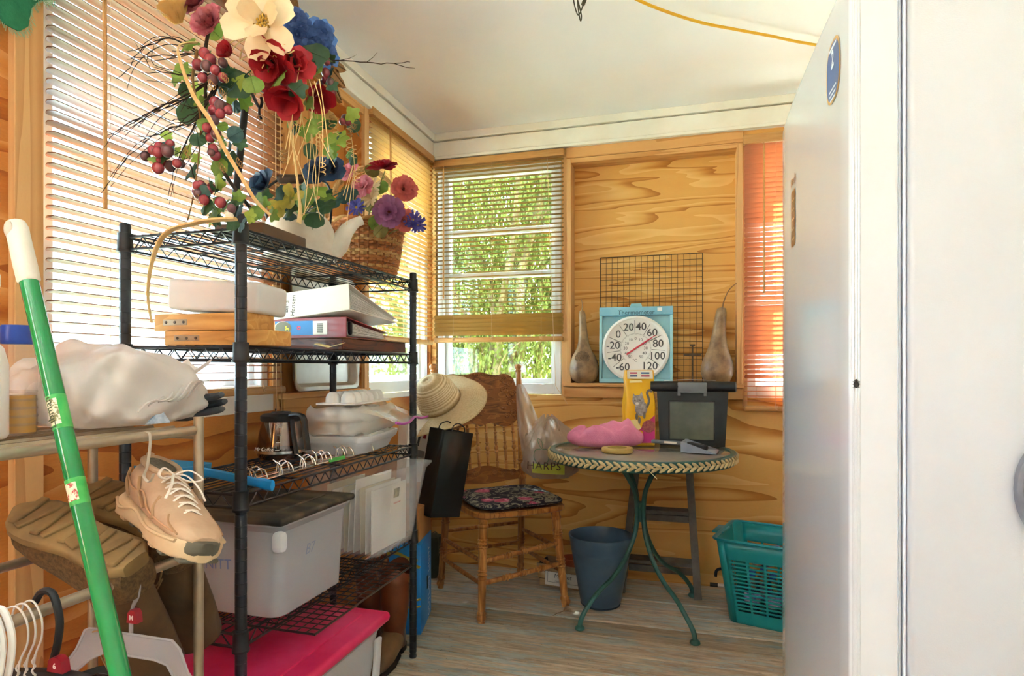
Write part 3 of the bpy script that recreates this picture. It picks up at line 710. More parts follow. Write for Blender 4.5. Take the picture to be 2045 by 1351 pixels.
def crumple(x, y, z, w, d, h, seed, nu=22, nv=16, p=3, amp=.16):
    rr = random.Random(seed); ph = [rr.uniform(0, 6.28) for _ in range(8)]; v = MB()
    def fn(u, vv):
        a = 2 * PI * u; e = PI * (vv - .5); c = math.cos(e)
        k = 1 + amp * (math.sin(3 * a + ph[0] + 2 * e) * .5 + math.sin(5 * a + ph[1] - 3 * e) * .35 + math.sin(9 * a + ph[2] + 7 * e) * .22 + math.sin(13 * a - 9 * e + ph[3]) * .14)
        cx = math.copysign(abs(math.cos(a)) ** (2 / p), math.cos(a)); sy = math.copysign(abs(math.sin(a)) ** (2 / p), math.sin(a))
        return (x + w / 2 * cx * abs(c) ** .6 * k, y + d / 2 * sy * abs(c) ** .6 * k, z + h / 2 * (1 + math.copysign(abs(math.sin(e)) ** .7, e)) * (1 + amp * .6 * math.sin(4 * a + ph[4]) * (vv > .5)))
    return v.sheet(fn, nu, nv, wrap=True)
tag(crumple(-.01, 0, .012, .33, .22, .19, 4).build('knitting_bundle', translucent('bundle_film', '#c9cdd6', '#dfe3ea', .4, .4, '#b2b8c6', 9)), 'bundle wrapped in clear film inside the black-lidded bin', 'bundle').location = (-1.108, 1.363, Z4 + .0034)
# wire grid panel lying on the lowest shelf
GRIDM = mat('dark_grid_wire', '#2e2b28', .4, metal=.4)
def grid_panel(b, w, h, nx, ny, r=.0016, rim=.0028):
    for k in range(nx + 1): x = -w / 2 + w * k / nx; b.tube([(x, -h / 2, 0), (x, h / 2, 0)], rim if k in (0, nx) else r, 5)
    for k in range(ny + 1): y = -h / 2 + h * k / ny; b.tube([(-w / 2, y, r), (w / 2, y, r)], rim if k in (0, ny) else r, 5)
    return b
tag(grid_panel(MB(), .40, .50, 16, 20).build('wire_grid_panel', GRIDM, None, 40, (-.998, 1.44, Z4 + .001)), 'black wire grid panel lying under the black-lidded bin', 'wire panel')
# hanging-file box
T = thing('file_box', 'clear plastic file box full of papers at the far end of the lowest shelf', 'file box', (-1.02, 1.832, Z4 + .0002), R(-3))
tapered_bin(T, .20, .225, .265, .32, .268, CLEARF, lip=.014, r=.012)
PAPER = mat('white_paper', '#eceae4', .7, '#dfdcd4', 6)
for k in range(9):
    b = MB(); h = .19 + .045 * random.random(); b.box((-.085 + .02 * k, 0, .01 + h / 2), (.0025, .215, h), rot=(0, R(random.uniform(-3, 5)), 0)); o = b.build('paper_sheaf', PAPER if k % 3 else mat('manila', '#d8cfae', .7), None)
    o.location = (-1.02, 1.832, Z4 + .0002); o.rotation_euler = (0, 0, R(-3)); tag(o, 'loose paper sheaf standing in the clear file box', 'papers', 'paper sheaves in the file box')
b = MB(); b.box((.1165, -.02, .175), (.001, .075, .085), rot=(0, R(7), 0)); lb = b.build('box_label', mat('label_cream', '#e6e2d6', .5), T)
b = MB(); b.box((.1190, -.03, .192), (.001, .034, .03), rot=(0, R(7), 0)); b.box((.1196, -.028, .207), (.001, .02, .012), rot=(0, R(7), R(0))); b.build('label_picture', mat('label_picture', '#4a4a42', .5, '#b9b48c', 40), lb)
text('label_lettering', 'Rubbermaid', .009, mat('red_print', '#b03a3a', .5), lb, onface((.1178, -.024, .160), (0, 1, 0), (.12, 0, 1)), .0001)
# white carton behind
b = MB(); b.box((0, 0, .085), (.05, .10, .17)); c = tag(b.build('carton', mat('white_carton', '#dcd8cf', .6, '#cfcac0', 5), None, 30, (-1.235, 1.595, Z4)), 'small white carton between the storage bin and file box', 'carton')
for k in range(2): text('carton_lettering', ('| || |||', 'Z')[k], .03, BLKI, c, onface((.0256, 0, .14 - .07 * k), (0, 1, 0), (0, 0, 1)), .0001)
# pink-lidded bin on the floor
PINK = mat('hot_pink_lid', '#d8205c', .4, '#e8487c', 5, bump=.06)
T = thing('storage_bin', 'large clear storage bin with hot pink lid on the floor', 'storage bin', (-1.085, 1.305, 0))
tapered_bin(T, .36, .62, .41, .69, .295, CLEAR2, lip=.008)
b = MB(); b.box((0, 0, .305), (.455, .735, .03), bev=.013, seg=3); lid = b.build('lid', PINK, T)
b = MB(); b.box((0, 0, .322), (.33, .62, .008), bev=.0035); b.build('lid_panel', PINK, lid)
for s in (-1, 1): MB().box((.215, s * .30, .19), (.012, .03, .15), rot=(0, R(4), 0), bev=.004).build('side_rib', CLEAR2, T)
# blue carton
BLUE = mat('bright_blue_card', '#2186d2', .45, '#1c78c4', 4)
T = thing('blue_carton', 'bright blue carton with white and gold print behind the shelving', 'carton', (-1.122, 2.315, 0), R(14))
b = MB(); b.box((0, 0, .175), (.17, .235, .35), bev=.003); b.build('body', BLUE, T)
WHP = mat('white_letter', '#d8e6f2', .5); GOLD = mat('gold_print', '#a3923a', .5)
text('lettering', 'OUTLAST LIGHT', .047, WHP, T, onface((.0856, .055, .155), (0, 0, 1), (0, -1, 0)), .0001, sx=.80, sp=1.05)
b = MB(); b.box((.0854, .02, .16), (.001, .022, .055), bev=.0004, seg=1); b.build('hand_hole', mat('dark_hole', '#0c1420', .8), T)
for k, q in enumerate(([(-.08, .29), (-.05, .315), (-.01, .318), (.03, .30), (.07, .29)], [(-.08, .265), (-.04, .275), (.0, .285), (.05, .275), (.08, .262)], [(-.02, .13), (.02, .138), (.055, .134), (.083, .14)], [(-.02, .102), (.02, .11), (.05, .106), (.083, .112)])):
    b = MB(); b.tube(smooth_path([(x, -.1182, z) for x, z in q]), .006 if k < 2 else .004, 6, flat=.12, up=(0, 1, 0)); b.build('gold_swirl', GOLD, T)
tag(MB().box((0, 0, .065), (.155, .2, .13), bev=.002).build('cardboard_box', mat('brown_cardboard', '#b07a4a', .8, '#a36e40', 8), None, 30, (-1.125, 2.33, .3515), (0, 0, R(10))), 'plain brown cardboard box standing on the blue carton', 'box')
# ---- shelf three
GL2 = glassy('carafe_glass', '#ead9cc', .25)
T = thing('coffee_carafe', 'glass coffee carafe with black lid and handle', 'carafe', (-1.205, 1.625, Z3))
P = [(.050, .0), (.064, .004), (.070, .018), (.070, .035), (.066, .07), (.058, .105), (.054, .118)]
MB().spin(P, 32).spin([(p[0] - .003, p[1] + .003) for p in P], 32).build('glass_body', GL2, T)
MB().lathe([(0, 0.0), (.050, .0), (.050, .004), (0, .004)], 24).build('glass_base', GL2, T)
MB().lathe([(.0705, .022), (.0722, .022), (.0722, .030), (.0705, .030), (.0705, .022)], 32).build('metal_band', mat('steel_band', '#c8c8c6', .25, metal=1), T)
b = MB(); b.lathe([(0, .116), (.058, .116), (.060, .120), (.060, .132), (.052, .138), (.03, .139), (.028, .144), (0, .145)], 28); b.tube([(-.02, .0, .146), (-.02, 0, .152)], .002, 5); b.build('lid', BLKP, T)
hp = smooth_path([(.046, -.02, .132), (.085, -.030, .137), (.105, -.036, .125), (.112, -.038, .085), (.122, -.042, .035)], 5)
b = MB(); b.tube(hp, .0105, 8, flat=.7); b.tube(smooth_path([(.052, -.02, .122), (.062, -.024, .07), (.074, -.028, .02)], 4), .0085, 8, flat=.7); b.build('handle', BLKP, T)
MK = mat('white_scale_print', '#e8dfd6', .5)
for k in range(4): MB().box((.0, 0, 0), (.012, .0006, .0016)).build('scale_mark', MK, T, loc=(.035, -.0605 + .0045 * k - .006, .035 + .022 * k), rot=(0, 0, R(30)))
text('carafe_lettering', 'Mr Coffee', .015, MK, T, onface((-.008, -.0712, .036), (1, 0.05, 0), (0, 0, 1)), .0001, shear=.3)
# ring binder mechanisms
CHR = mat('chrome_wire', '#d4d2ce', .18, metal=1)
def ringmech(T, y0, x0, z0, rz=0):
    b = MB(); b.box((0, 0, .003), (.022, .285, .004), bev=.0015); b.build('rail', CHR, T)
    for yy in (-.108, 0, .108):
        for s, e in ((1, 170), (-1, 95)):
            P = [(s * (.020 - .020 * math.cos(R(a))) - s * .004, yy, .005 + .026 * math.sin(R(a)) * 1.1 + (.002 if a > 90 else 0)) for a in range(0, e, 14)]
            MB().tube(P, .0019, 6).build('ring', CHR, T)
for k, (x, y, z, r) in enumerate(((-1.018, 1.372, Z3, 3), (-1.050, 1.40, Z3, 1), (-1.022, 1.68, Z3, -4), (-1.058, 1.70, Z3, -2))):
    T = thing('ring_binder_mechanism', ['chrome ring binder spine nearest the front corner post', 'chrome ring binder spine lying just behind the blue scoop handle', 'chrome ring binder spine with a green sticker', 'chrome ring binder spine beside the white foam containers'][k], 'binder rings', (x, y, z), R(r), 'loose binder ring spines')
    ringmech(T, 0, 0, 0)
    if k == 2: MB().box((.0115, -.05, .006), (.002, .075, .011), rot=(0, R(-20), 0)).build('green_sticker', mat('green_sticker', '#3aa84a', .4), T)
# blue litter scoop
SB = mat('scoop_blue', '#2f8fc4', .35, '#3f86ac', 12)
T = thing('litter_scoop', 'blue slotted litter scoop lying on the third shelf', 'scoop', (-1.13, 1.215, Z3 + .002), R(-4))
b = MB(); n = 9
for k in range(n + 1): x = -.14 + .115 * k / n; b.box((x, 0, .008 + .014 * (k / n - .5) ** 2 * 4), (.0042, .088, .003))
for y in (-.044, -.0, .044): b.box((-.082, y, .009), (.125, .004 if y else .010, .004))
b.build('slotted_bowl', SB, T)
b = MB()
for s in (-1, 1): b.box((-.082, s * .048, .024), (.135, .003, .036), rot=(R(-12 * s), 0, 0), bev=.001, seg=1)
b.box((-.014, 0, .024), (.003, .096, .036), rot=(0, R(10), 0), bev=.001, seg=1); b.box((-.148, 0, .014), (.004, .09, .012)); b.build('bowl_rim', SB, T)
b = MB(); b.tube(smooth_path([(-.02, 0, .028), (.04, 0, .026), (.13, -.004, .018), (.225, -.008, .010)]), [.008] * 4 + [.011] * 12 + [.013] * 3, 8, flat=.55, up=(0, 1, 0)); b.build('handle', mat('scoop_handle_blue', '#1e86c8', .3), T)
# foam containers in zip bag
FOAM = mat('white_foam', '#f0efec', .55, '#e6e4e0', 20, bump=.08)
T = thing('foam_tub', 'shallow white plastic tub at the bottom of the foam container stack', 'container', (-1.115, 1.86, Z3), R(8))
tapered_bin(T, .21, .27, .25, .31, .062, CLEAR2, r=.04, lip=.006)
b = MB(); b.box((0, 0, .034), (.19, .12, .05), bev=.015); b.box((0, .10, .032), (.18, .06, .045), bev=.015); b.build('inner_dishes', FOAM, T)
def egg_carton(T, nx, ny, w, d, h, up=True):
    b = MB(); b.box((0, 0, .004), (w + .03, d + .03, .006), bev=.002); b.build('flange', FOAM, T)
    em = MB().lathe([(.0245, 0), (.023, .018), (.019, h * .75), (.012, h * .96), (0, h)], 14).mesh('egg_cup', FOAM)
    for i in range(nx):
        for j in range(ny): inst('egg_cup', em, T, (-w / 2 + w * (i + .5) / nx, -d / 2 + d * (j + .5) / ny, .006))
T = thing('foam_egg_carton', 'white foam egg carton turned upside down on top of the stack', 'egg carton', (-1.105, 1.895, Z3 + .158), R(6)); egg_carton(T, 2, 6, .105, .285, .036)
for k in range(2):
    T = thing('foam_egg_carton', ('foam egg carton inside the zip bag, upper one', 'foam egg carton inside the zip bag, lower one')[k], 'egg carton', (-1.11, 1.88, Z3 + .108 - .043 * k), R(6 + 3 * k)); egg_carton(T, 2, 6, .11, .285, .034)
FILM = translucent('zip_bag_film', '#e6e2de', '#f0eee8', .4, .15, clear=.62)
T = thing('zip_bag', 'clear zip bag with purple zip around the foam cartons', 'bag', (-1.105, 1.87, Z3 + .064), R(6))
def fn(u, v):
    a = 2 * PI * u; w = .105 + .006 * math.sin(5 * a); d = .185 + .01 * math.sin(4 * a + 1)
    cx = math.copysign(abs(math.cos(a)) ** .5, math.cos(a)); sy = math.copysign(abs(math.sin(a)) ** .5, math.sin(a))
    z = .002 + .088 * v; k = 1 - .10 * (2 * v - 1) ** 4
    fx = max(0, cx) ** 2 * (1 if sy < .2 else .6) * .03 * (1 - abs(2 * v - 1))
    return (w * cx * k + fx, d * sy * k, z + .005 * math.sin(7 * a + 5 * v))
b = MB(); b.sheet(fn, 60, 8, wrap=True)
b.build('film', FILM, T, thick=0)
def fl(u, v): return (.09 + .115 * v + .01 * math.sin(6 * u), -.16 + .33 * u + .03 * v, .075 - .035 * v + .006 * math.sin(9 * u + 3 * v))
flap = MB().sheet(fl, 24, 6).build('open_flap', FILM, T)
MB().tube(smooth_path([fl(k / 8, 1) for k in range(9)]), .0042, 7).build('purple_zip', mat('purple_zip', '#b04aa8', .4), flap)
# ---- shelf two
CASE = wood('dark_case_wood', [(.1, '#3c1a10'), (.5, '#5a2a18'), (.9, '#703a22')], (3, 1.5, 12), k=5, sc=3, fine=50, rough=.35, coat=.2)
T = thing('wooden_case', 'flat dark reddish-brown wooden case under the binders', 'wooden case', (-1.128, 1.822, Z2 + .0002))
MB().box((0, 0, .018), (.285, .42, .034), bev=.002, seg=1).build('body', CASE, T)
MB().box((0, 0, .0365), (.289, .424, .004), bev=.0015, seg=1).build('lid_edge', CASE, T)
def binder(T, w, d, h0, h1, cov, spine_round=False, th=.003):
    """binder lying flat: spine on -y side, opening +y; h0 at the spine, h1 at the fore edge"""
    sl = math.atan2(h0 - h1, d)
    MB().box((0, d / 2, th / 2), (w, d, th), bev=.001, seg=1).build('cover', cov, T)
    MB().box((0, d / 2, (h0 + h1) / 2), (w, d, th), rot=(-sl, 0, 0), bev=.001, seg=1).build('cover', cov, T)
    MB().box((0, 0, h0 / 2), (w, th + .001, h0), bev=.001, seg=1).build('spine', cov, T)
    b = MB(); N = 16
    for k in range(N):
        t = (k + .5) / N; z = .006 + (h0 - .014) * t; z2 = .006 + (h1 - .010) * t; a = math.atan2(z - z2, d); jx = random.uniform(-.004, .002)
        b.box((jx - .004, d / 2 + .006, (z + z2) / 2), (w - .014, d - .03, .0011), rot=(-a, 0, 0))
    b.build('page_block', PAPER, T)
MAR = mat('maroon_vinyl', '#8c2e38', .35, '#9c3a44', 6, coat=.2)
T = thing('ring_binder', 'maroon ring binder with colourful spine label beneath the white one', 'binder', (-1.135, 1.655, Z2 + .0392), R(0))
binder(T, .275, .265, .062, .026, MAR)
b = MB(); b.box((-.055, -.0028, .031), (.155, .0006, .044)); lb = b.build('spine_label', mat('label_blue', '#2a7fc8', .4), T)
MB().box((-.122, -.0033, .031), (.018, .0006, .044)).build('label_orange', mat('label_orange', '#e08a3c', .4), lb)
MB().lathe([(0, 0), (.021, 0), (.021, .0006), (0, .0006)], 24, TR((-.085, -.0029, .031), (PI / 2, 0, 0), (1.5, 1.05, 1))).build('label_emblem_edge', mat('label_cream2', '#d8d2c0', .4), lb)
MB().lathe([(0, 0), (.021, 0), (.021, .0006), (0, .0006)], 24, TR((-.083, -.0033, .031), (PI / 2, 0, 0), (1.38, .98, 1))).build('label_emblem', mat('label_olive', '#6d6a58', .4), lb)
text('label_lettering', '3"', .018, mat('yellow_print', '#e6e23c', .4), lb, onface((-.067, -.0042, .031), (0, 0, 1), (-1, 0, 0)), .0001, bold=.0006)
text('label_lettering', 'G', .018, mat('pink_print', '#e04a6a', .4), lb, onface((-.026, -.0036, .031), (0, 0, 1), (-1, 0, 0)), .0001, bold=.0006)
b = MB(); b.box((.048, -.0031, .031), (.050, .0006, .042)); bl = b.build('barcode_label', mat('label_white', '#f0eee8', .5), T)
b = MB()
for k in range(14): b.box((.048, -.0036, .016 + .0021 * k), (.020, .0004, .0013 if k % 3 else .0006))
b.build('barcode', BLKI, bl, kind='stuff')
MB().box((.132, .03, .03), (.012, .014, .042), bev=.005).build('sheet_lifter', BLKP, T)
WBD = mat('white_binder_vinyl', '#e9e2d8', .4, '#e2dacf', 4)
T = thing('ring_binder', 'thick white ring binder with handwriting on the spine', 'binder', (-1.128, 1.648, Z2 + .108), R(-3), rot=(R(-4), R(-5), R(-2)))
binder(T, .30, .285, .080, .012, WBD)
for k, (s_, x) in enumerate((("Hansen", -.050), ("Bill's", -.074))):
    text('spine_handwriting', s_, .022, BLKI, T, onface((x, -.0026, .036), (.12, 0, 1), (-1, 0, 0)), .0001, shear=.1)
b = MB(); b.tube([(.12, .045 + .022 * math.cos(a), .04 + .026 * math.sin(a)) for a in [k * .3 for k in range(0, 12)]], .0022, 6); b.build('ring', CHR, T)
b = MB(); q = [(-.05, 0, .012), (0, -.012, .0), (.05, .0, .014)]
b.sheet(lambda u, v: (-.045 + .09 * u, -.01 + .018 * v, .003 + .010 * abs(2 * u - 1) + .004 * v), 8, 3)
tag(b.build('folded_paper', mat('yellow_paper', '#dcc288', .7), None, 30, (-.985, 1.545, Z2 + .002), thick=.0015), 'folded yellow paper slip at the shelf front', 'paper')
tag(MB().box((0, 0, .008), (.06, .11, .014), bev=.001, seg=1).build('paperback', mat('red_white_blue_cover', '#b8323a', .45, '#3a5a9a', 28, lo=.49, hi=.51), None, 30, (-1.20, 1.52, Z2)), 'thin red and blue booklet beside the maroon binder', 'booklet')
LW1 = wood('board_birch', [(.1, '#b37d40'), (.5, '#c9934f'), (.9, '#d6a562')], (2, 12, 12), k=5, sc=2, fine=50, rough=.5)
def hanger_board(label, x, y, z, w, d, h, rz):
    T = thing('wooden_wall_shelf', label, 'wooden shelf', (x, y, z), R(rz), 'wooden ledge boards with keyhole brackets')
    MB().box((0, 0, h / 2), (w, d, h), bev=.003).build('board', LW1, T)
    k = MB().box((-w / 2 + .062, -d / 2 - .0006, h / 2), (.068, .0014, .014), bev=.0006, seg=1).build('keyhole_bracket', mat('zinc_plate', '#b8a992', .3, metal=.9), T)
    for q in (-.025, 0, .025): MB().lathe([(0, 0), (.0036, 0), (.003, .0016), (0, .0018)], 10, TR((-w / 2 + .062 + q, -d / 2 - .0013, h / 2), (PI / 2, 0, 0))).build('screw' if q != 0 else 'keyhole', mat('dark_screw', '#4a4038', .4), k)
hanger_board('lower light wooden ledge board with keyhole bracket on second shelf', -1.075, 1.25, Z2, .275, .10, .036, 4)
hanger_board('upper light wooden ledge board with keyhole bracket under foam block', -1.112, 1.245, Z2 + .0362, .262, .10, .040, 1)
b = MB(); b.box((0, 0, .037), (.225, .15, .072), bev=.010, seg=3)
tag(b.build('foam_block', mat('grey_white_foam', '#dbd8d6', .6, '#d0ccca', 4, bump=.1), None, 40, (-1.085, 1.262, Z2 + .0795), (R(0), R(3), R(12))), 'plain white foam block lying on the wooden ledge boards', 'foam block')
# ---- pans and ornaments in the left recess
PAN = mat('aluminium_pan', '#b4aca2', .38, '#96897c', 5, metal=.75, bump=.1, lo=.3, hi=.75)
T = thing('baking_pan', 'worn aluminium baking pan leaning upright in the wall recess', 'baking pan', (-1.374, 2.115, .9565), PI / 2, rot=(R(-2.5), 0, PI / 2))
def pan(T, w, h, dep=.022):
    def rr(w, h, y, r=.03):
        o = []
        for (sx, sz, a0) in ((1, 1, 0), (-1, 1, 90), (-1, -1, 180), (1, -1, 270)):
            for k in range(5): a = R(a0 + 90 * k / 4); o.append((sx * (w / 2 - r) + r * math.cos(a), y, h / 2 + sz * (h / 2 - r) + r * math.sin(a) * 1))
        return o
    def sh(L): return [(p[0], p[1], p[2]) for p in L]
    rings = [rr(w - .05, h - .05, 0), rr(w - .03, h - .03, -dep), rr(w, h, -dep - .001), rr(w, h, -dep - .006), rr(w - .01, h - .01, -dep - .006), rr(w - .03, h - .03, -dep - .003), rr(w - .056, h - .056, -.003)]
    v = []; N = 20
    for q, L in enumerate(rings):
        zo = {0: .025, 1: .015, 2: 0, 3: 0, 4: .005, 5: .015, 6: .028}[q]; v += [(p[0], p[1], p[2] + zo) for p in L]
    f = [tuple(range(N)), tuple(6 * N + i for i in range(N))[::-1]]
    for k in range(6): f += [(k * N + i, (k + 1) * N + i, (k + 1) * N + (i + 1) % N, k * N + (i + 1) % N) for i in range(N)]
    b = MB(); b.add(v, f); return b.build('pan_body', PAN, T, 35)
pan(T, .44, .45)
SPW = mat('whitewashed_wood', '#dccfc0', .6, '#b4906c', 40)
b = MB(); b.lathe([(.011, 0), (.011, .012), (.006, .02), (.010, .03), (.006, .04), (.013, .07), (.017, .12), (.013, .17), (.008, .19), (.014, .2), (.008, .21), (0, .212)], 14)
tag(b.build('wooden_spindle', SPW, None, 40, (-1.365, 2.345, .9558)), 'small whitewashed turned spindle beside the baking pan', 'spindle')
MOAK = wood('mirror_back_wood', [(.1, '#a86a30'), (.5, '#c98a48'), (.9, '#dca060')], (10, 10, 1), k=4, sc=2, fine=50, rough=.45)
T = thing('carved_headboard', 'tall arched wooden panel standing in the wall recess behind the flowers', 'wooden panel', (-1.424, 2.02, .9555), PI / 2)
P = [(-.19, 0), (.19, 0), (.20, .6), (.175, .95), (.12, 1.08), (0, 1.12), (-.12, 1.08), (-.175, .95), (-.20, .6)]
P = [(p.x, p.y) for p in smooth_path([(x, y, 0) for x, y in P] + [(P[0][0], P[0][1], 0)], 4)[:-1]]
MB().prism(P, .016, Matrix.Rotation(PI / 2, 4, 'X')).build('panel', MOAK, T)
CARV = mat('carved_walnut', '#8a6238', .5, '#a5794a', 18, bump=.3)
T = thing('carved_crest', 'carved wooden leaf and scroll crest fixed high above the flowers', 'wood carving', (-1.296, 1.90, 2.10), PI / 2)
def leaf_lobe(x, z, ang, L, w, name):
    N = 12; P = []
    for k in range(N + 1): t = k / N; P.append((t * L, w * math.sin(PI * t ** .8) * (1 + .22 * math.sin(t * 17))))
    P = P + [(p[0], -p[1]) for p in reversed(P[1:-1])]
    M = TR((x, 0, z), (PI / 2, 0, 0)) @ Matrix.Rotation(ang, 4, 'Z')
    o = MB().prism(P, .016, M).build(name, CARV, T)
    MB().tube([M @ Vector((L * .05, 0, .017)), M @ Vector((L * .9, 0, .017))], .0025, 5).build('leaf_vein', mat('carving_dark_brown', '#5a3f22', .7), o)  # vein in a darker brown than the leaf
for (x, z, a, L_, w_) in ((.10, .075, 8, .125, .024), (.10, .055, -14, .125, .024), (.09, .035, -38, .13, .023), (.08, .075, 26, .10, .020)): leaf_lobe(x, z, R(a), L_, w_, 'carved_leaf')
MB().lathe([(0, .012), (.02, .014), (.046, .008), (.050, 0), (.046, -.004), (0, -.004)], 28, TR((-.135, -.010, .150), (PI / 2, 0, 0), (1, 1.15, 1))).build('carved_disc', CARV, T)
MB().tube([(-.135 + .042 * (1 - k / 46) * math.cos(k * .45), -.024, .150 + .048 * (1 - k / 46) * math.sin(k * .45)) for k in range(40)], .0035, 6).build('carved_scroll', CARV, T)
MB().prism([(-.16, .06), (.13, .02), (.14, .06), (.02, .115), (-.08, .14), (-.17, .15)], .014, TR((0, .002, 0), (PI / 2, 0, 0))).build('crest_rail', CARV, T)
# ---------------------------------------------------------------- on and around the chair
def cushion_mat():
    t = NT('floral_cushion'); v = t.co((1, 1, 1))
    vo = t.n('ShaderNodeTexVoronoi', i_Scale=7.5); t.l(v, vo.inputs['Vector'])
    n2 = t.noise(v, 38, 4, .6, .8); n3 = t.noise(v, 16, 3, .6, 1.5)
    base = t.ramp(n2, [(.3, '#1c1824'), (.7, '#37303f')])
    leaf = t.ramp(n3, [(.50, '#000000'), (.53, '#ffffff'), (.585, '#ffffff'), (.61, '#000000')])
    c = t.mix(leaf, base, '#8f8878')
    fl = t.ramp(t.math('ADD', vo.outputs['Distance'], t.math('MULTIPLY', n2, .35)), [(.40, '#ffffff'), (.47, '#000000')])
    pk = t.ramp(n2, [(.35, '#8e3048'), (.5, '#c05a78'), (.66, '#dba0a8')])
    c = t.mix(fl, c, pk)
    return t.done(t.pbr(c, .85, 0, t.bump(t.noise(v, 300, 2), .3, .001), .2))
CUSH = cushion_mat()
T = thing('seat_cushion', 'dark floral seat cushion with pink roses on the oak chair', 'cushion', (-.789, 2.668, .4455), R(36))
def fn(u, v):
    a = 2 * PI * u; c = math.copysign(abs(math.cos(a)) ** .35, math.cos(a)); s = math.copysign(abs(math.sin(a)) ** .35, math.sin(a))
    e = PI * (v - .5); k = abs(math.cos(e)) ** .35; r = math.sqrt(c * c + s * s)
    z = .019 + .018 * math.copysign(abs(math.sin(e)) ** .8, math.sin(e)) * (1.0 - .45 * max(0, r - .9)) 
    if v > .5: z += .0035 * math.sin(6 * c * k) * math.cos(5 * s * k)
    return (.205 * c * k, .20 * s * k + .012 * math.sin(3 * c), max(.0008, z) - (.0))
MB().sheet(fn, 48, 14, wrap=True).build('cover', CUSH, T, 60)
MB().tube([(.205 * math.copysign(abs(math.cos(a)) ** .35, math.cos(a)), .20 * math.copysign(abs(math.sin(a)) ** .35, math.sin(a)) + .012 * math.sin(3 * math.copysign(abs(math.cos(a)) ** .35, math.cos(a))), .019) for a in [2 * PI * k / 48 for k in range(48)]], .003, 6, closed=True).build('piping', mat('dark_piping', '#1a1622', .8), T)
# straw hat
def straw_mat():
    t = NT('straw_weave'); v = t.co((1, 1, 1)); w = t.n('ShaderNodeTexWave', wave_type='RINGS', rings_direction='SPHERICAL', i_Scale=85, i_Distortion=.5); t.l(v, w.inputs['Vector'])
    c = t.ramp(t.math('ADD', t.math('MULTIPLY', w.outputs['Fac'], .6), t.math('MULTIPLY', t.noise(v, 120, 3), .5)), [(.2, '#b79c72'), (.55, '#dac49c'), (.9, '#ead9b6')])
    return t.done(t.pbr(c, .75, 0, t.bump(w.outputs['Fac'], .6, .002), .25))
HATM = straw_mat()
ax = Vector((-.20, -.60, .72)).normalized()
T = thing('straw_hat', 'wide-brimmed woven straw sun hat hanging on the chair back', 'hat', (-1.082, 2.590, .884)); T.scale = (1.08, 1.08, 1.08); T.rotation_euler = ax.to_track_quat('Z', 'Y').to_euler()
cr = [(.004, .128), (.03, .126), (.055, .116), (.074, .095), (.084, .065), (.089, .03), (.091, .004)]
MB().spin(cr[::-1], 40).build('crown', HATM, T, 50, thick=.003)
def fn(u, v):
    a = 2 * PI * u; r = .09 + .098 * v; dip = -.03 * v * v + .034 * v * v * math.cos(2 * a + 1.9) + .012 * v * math.sin(3 * a)
    return (r * math.cos(a), r * math.sin(a), .003 + dip)
br = MB().sheet(fn, 64, 10, wrap=True).build('brim', HATM, T, 60, thick=.003)
MB().tube([fn(k / 64, .99) for k in range(64)], .003, 6, closed=True).build('brim_edge', mat('straw_edge', '#cbb283', .8), br)
MB().spin([(.0912, .004), (.0925, .008), (.0905, .020), (.0885, .026)], 40).build('hat_band', mat('straw_band', '#b5976a', .8, '#8f744a', 60, lo=.4, hi=.6), T)
# black gift bag and a printed bag behind
BPAP = mat('black_paper', '#121316', .42, '#1a1c20', 10, bump=.1)
def paper_bag(T, w, d, h, m, twist=True):
    b = MB(); g = .012
    v = [(-w / 2, -d / 2, 0), (w / 2, -d / 2, 0), (w / 2, d / 2, 0), (-w / 2, d / 2, 0)]
    lev = []
    for (z, k, pinch) in ((0, 1, 0), (.05, 1, .004), (h * .5, 1, .012), (h, 1.0, .028)):
        lev += [(-w / 2, -d / 2 * k, z), (0, -d / 2 * k, z), (w / 2, -d / 2 * k, z), (w / 2 - pinch, 0, z), (w / 2, d / 2 * k, z), (0, d / 2 * k, z), (-w / 2, d / 2 * k, z), (-w / 2 + pinch, 0, z)]
    f = [(7, 6, 5, 4, 3, 2, 1, 0)]
    for r in range(3): f += [(r * 8 + i, r * 8 + (i + 1) % 8, r * 8 + 8 + (i + 1) % 8, r * 8 + 8 + i) for i in range(8)]
    b.add(lev, f); return b.build('paper_body', m, T, 20, thick=.0012)
T = thing('gift_bag', 'tall matte black paper gift bag hanging beside the hat', 'gift bag', (-1.015, 2.395, .43), 0, rot=(R(4), R(9), R(62)))
paper_bag(T, .155, .10, .355, BPAP)
for s in (-1, 1): MB().tube(smooth_path([(-.035, s * .045, .35), (-.03, s * .04, .375), (0, s * .035, .388), (.03, s * .04, .375), (.035, s * .045, .35)]), .0025, 6).build('cord_handle', BPAP, T)
T = thing('printed_bag', 'white paper bag with red and black print behind the black bag', 'gift bag', (-1.165, 2.47, .55), 0, rot=(0, R(3), R(60)))
WPB = mat('white_bag_paper', '#e6dfda', .5)
paper_bag(T, .12, .07, .27, WPB)
for k, (x, z, w, h, c) in enumerate(((-.03, .19, .018, .05, '#b8323a'), (.0, .19, .012, .07, '#3a3338'), (.03, .20, .016, .03, '#a83a48'), (.01, .12, .04, .03, '#8c8480'), (-.02, .10, .03, .02, '#b0747a'))):
    MB().box((x, -.0362, z), (w, .0008, h), rot=(0, R(12), 0), bev=.0003, seg=1).build('print', mat('bagprint%d' % k, c, .5), T)
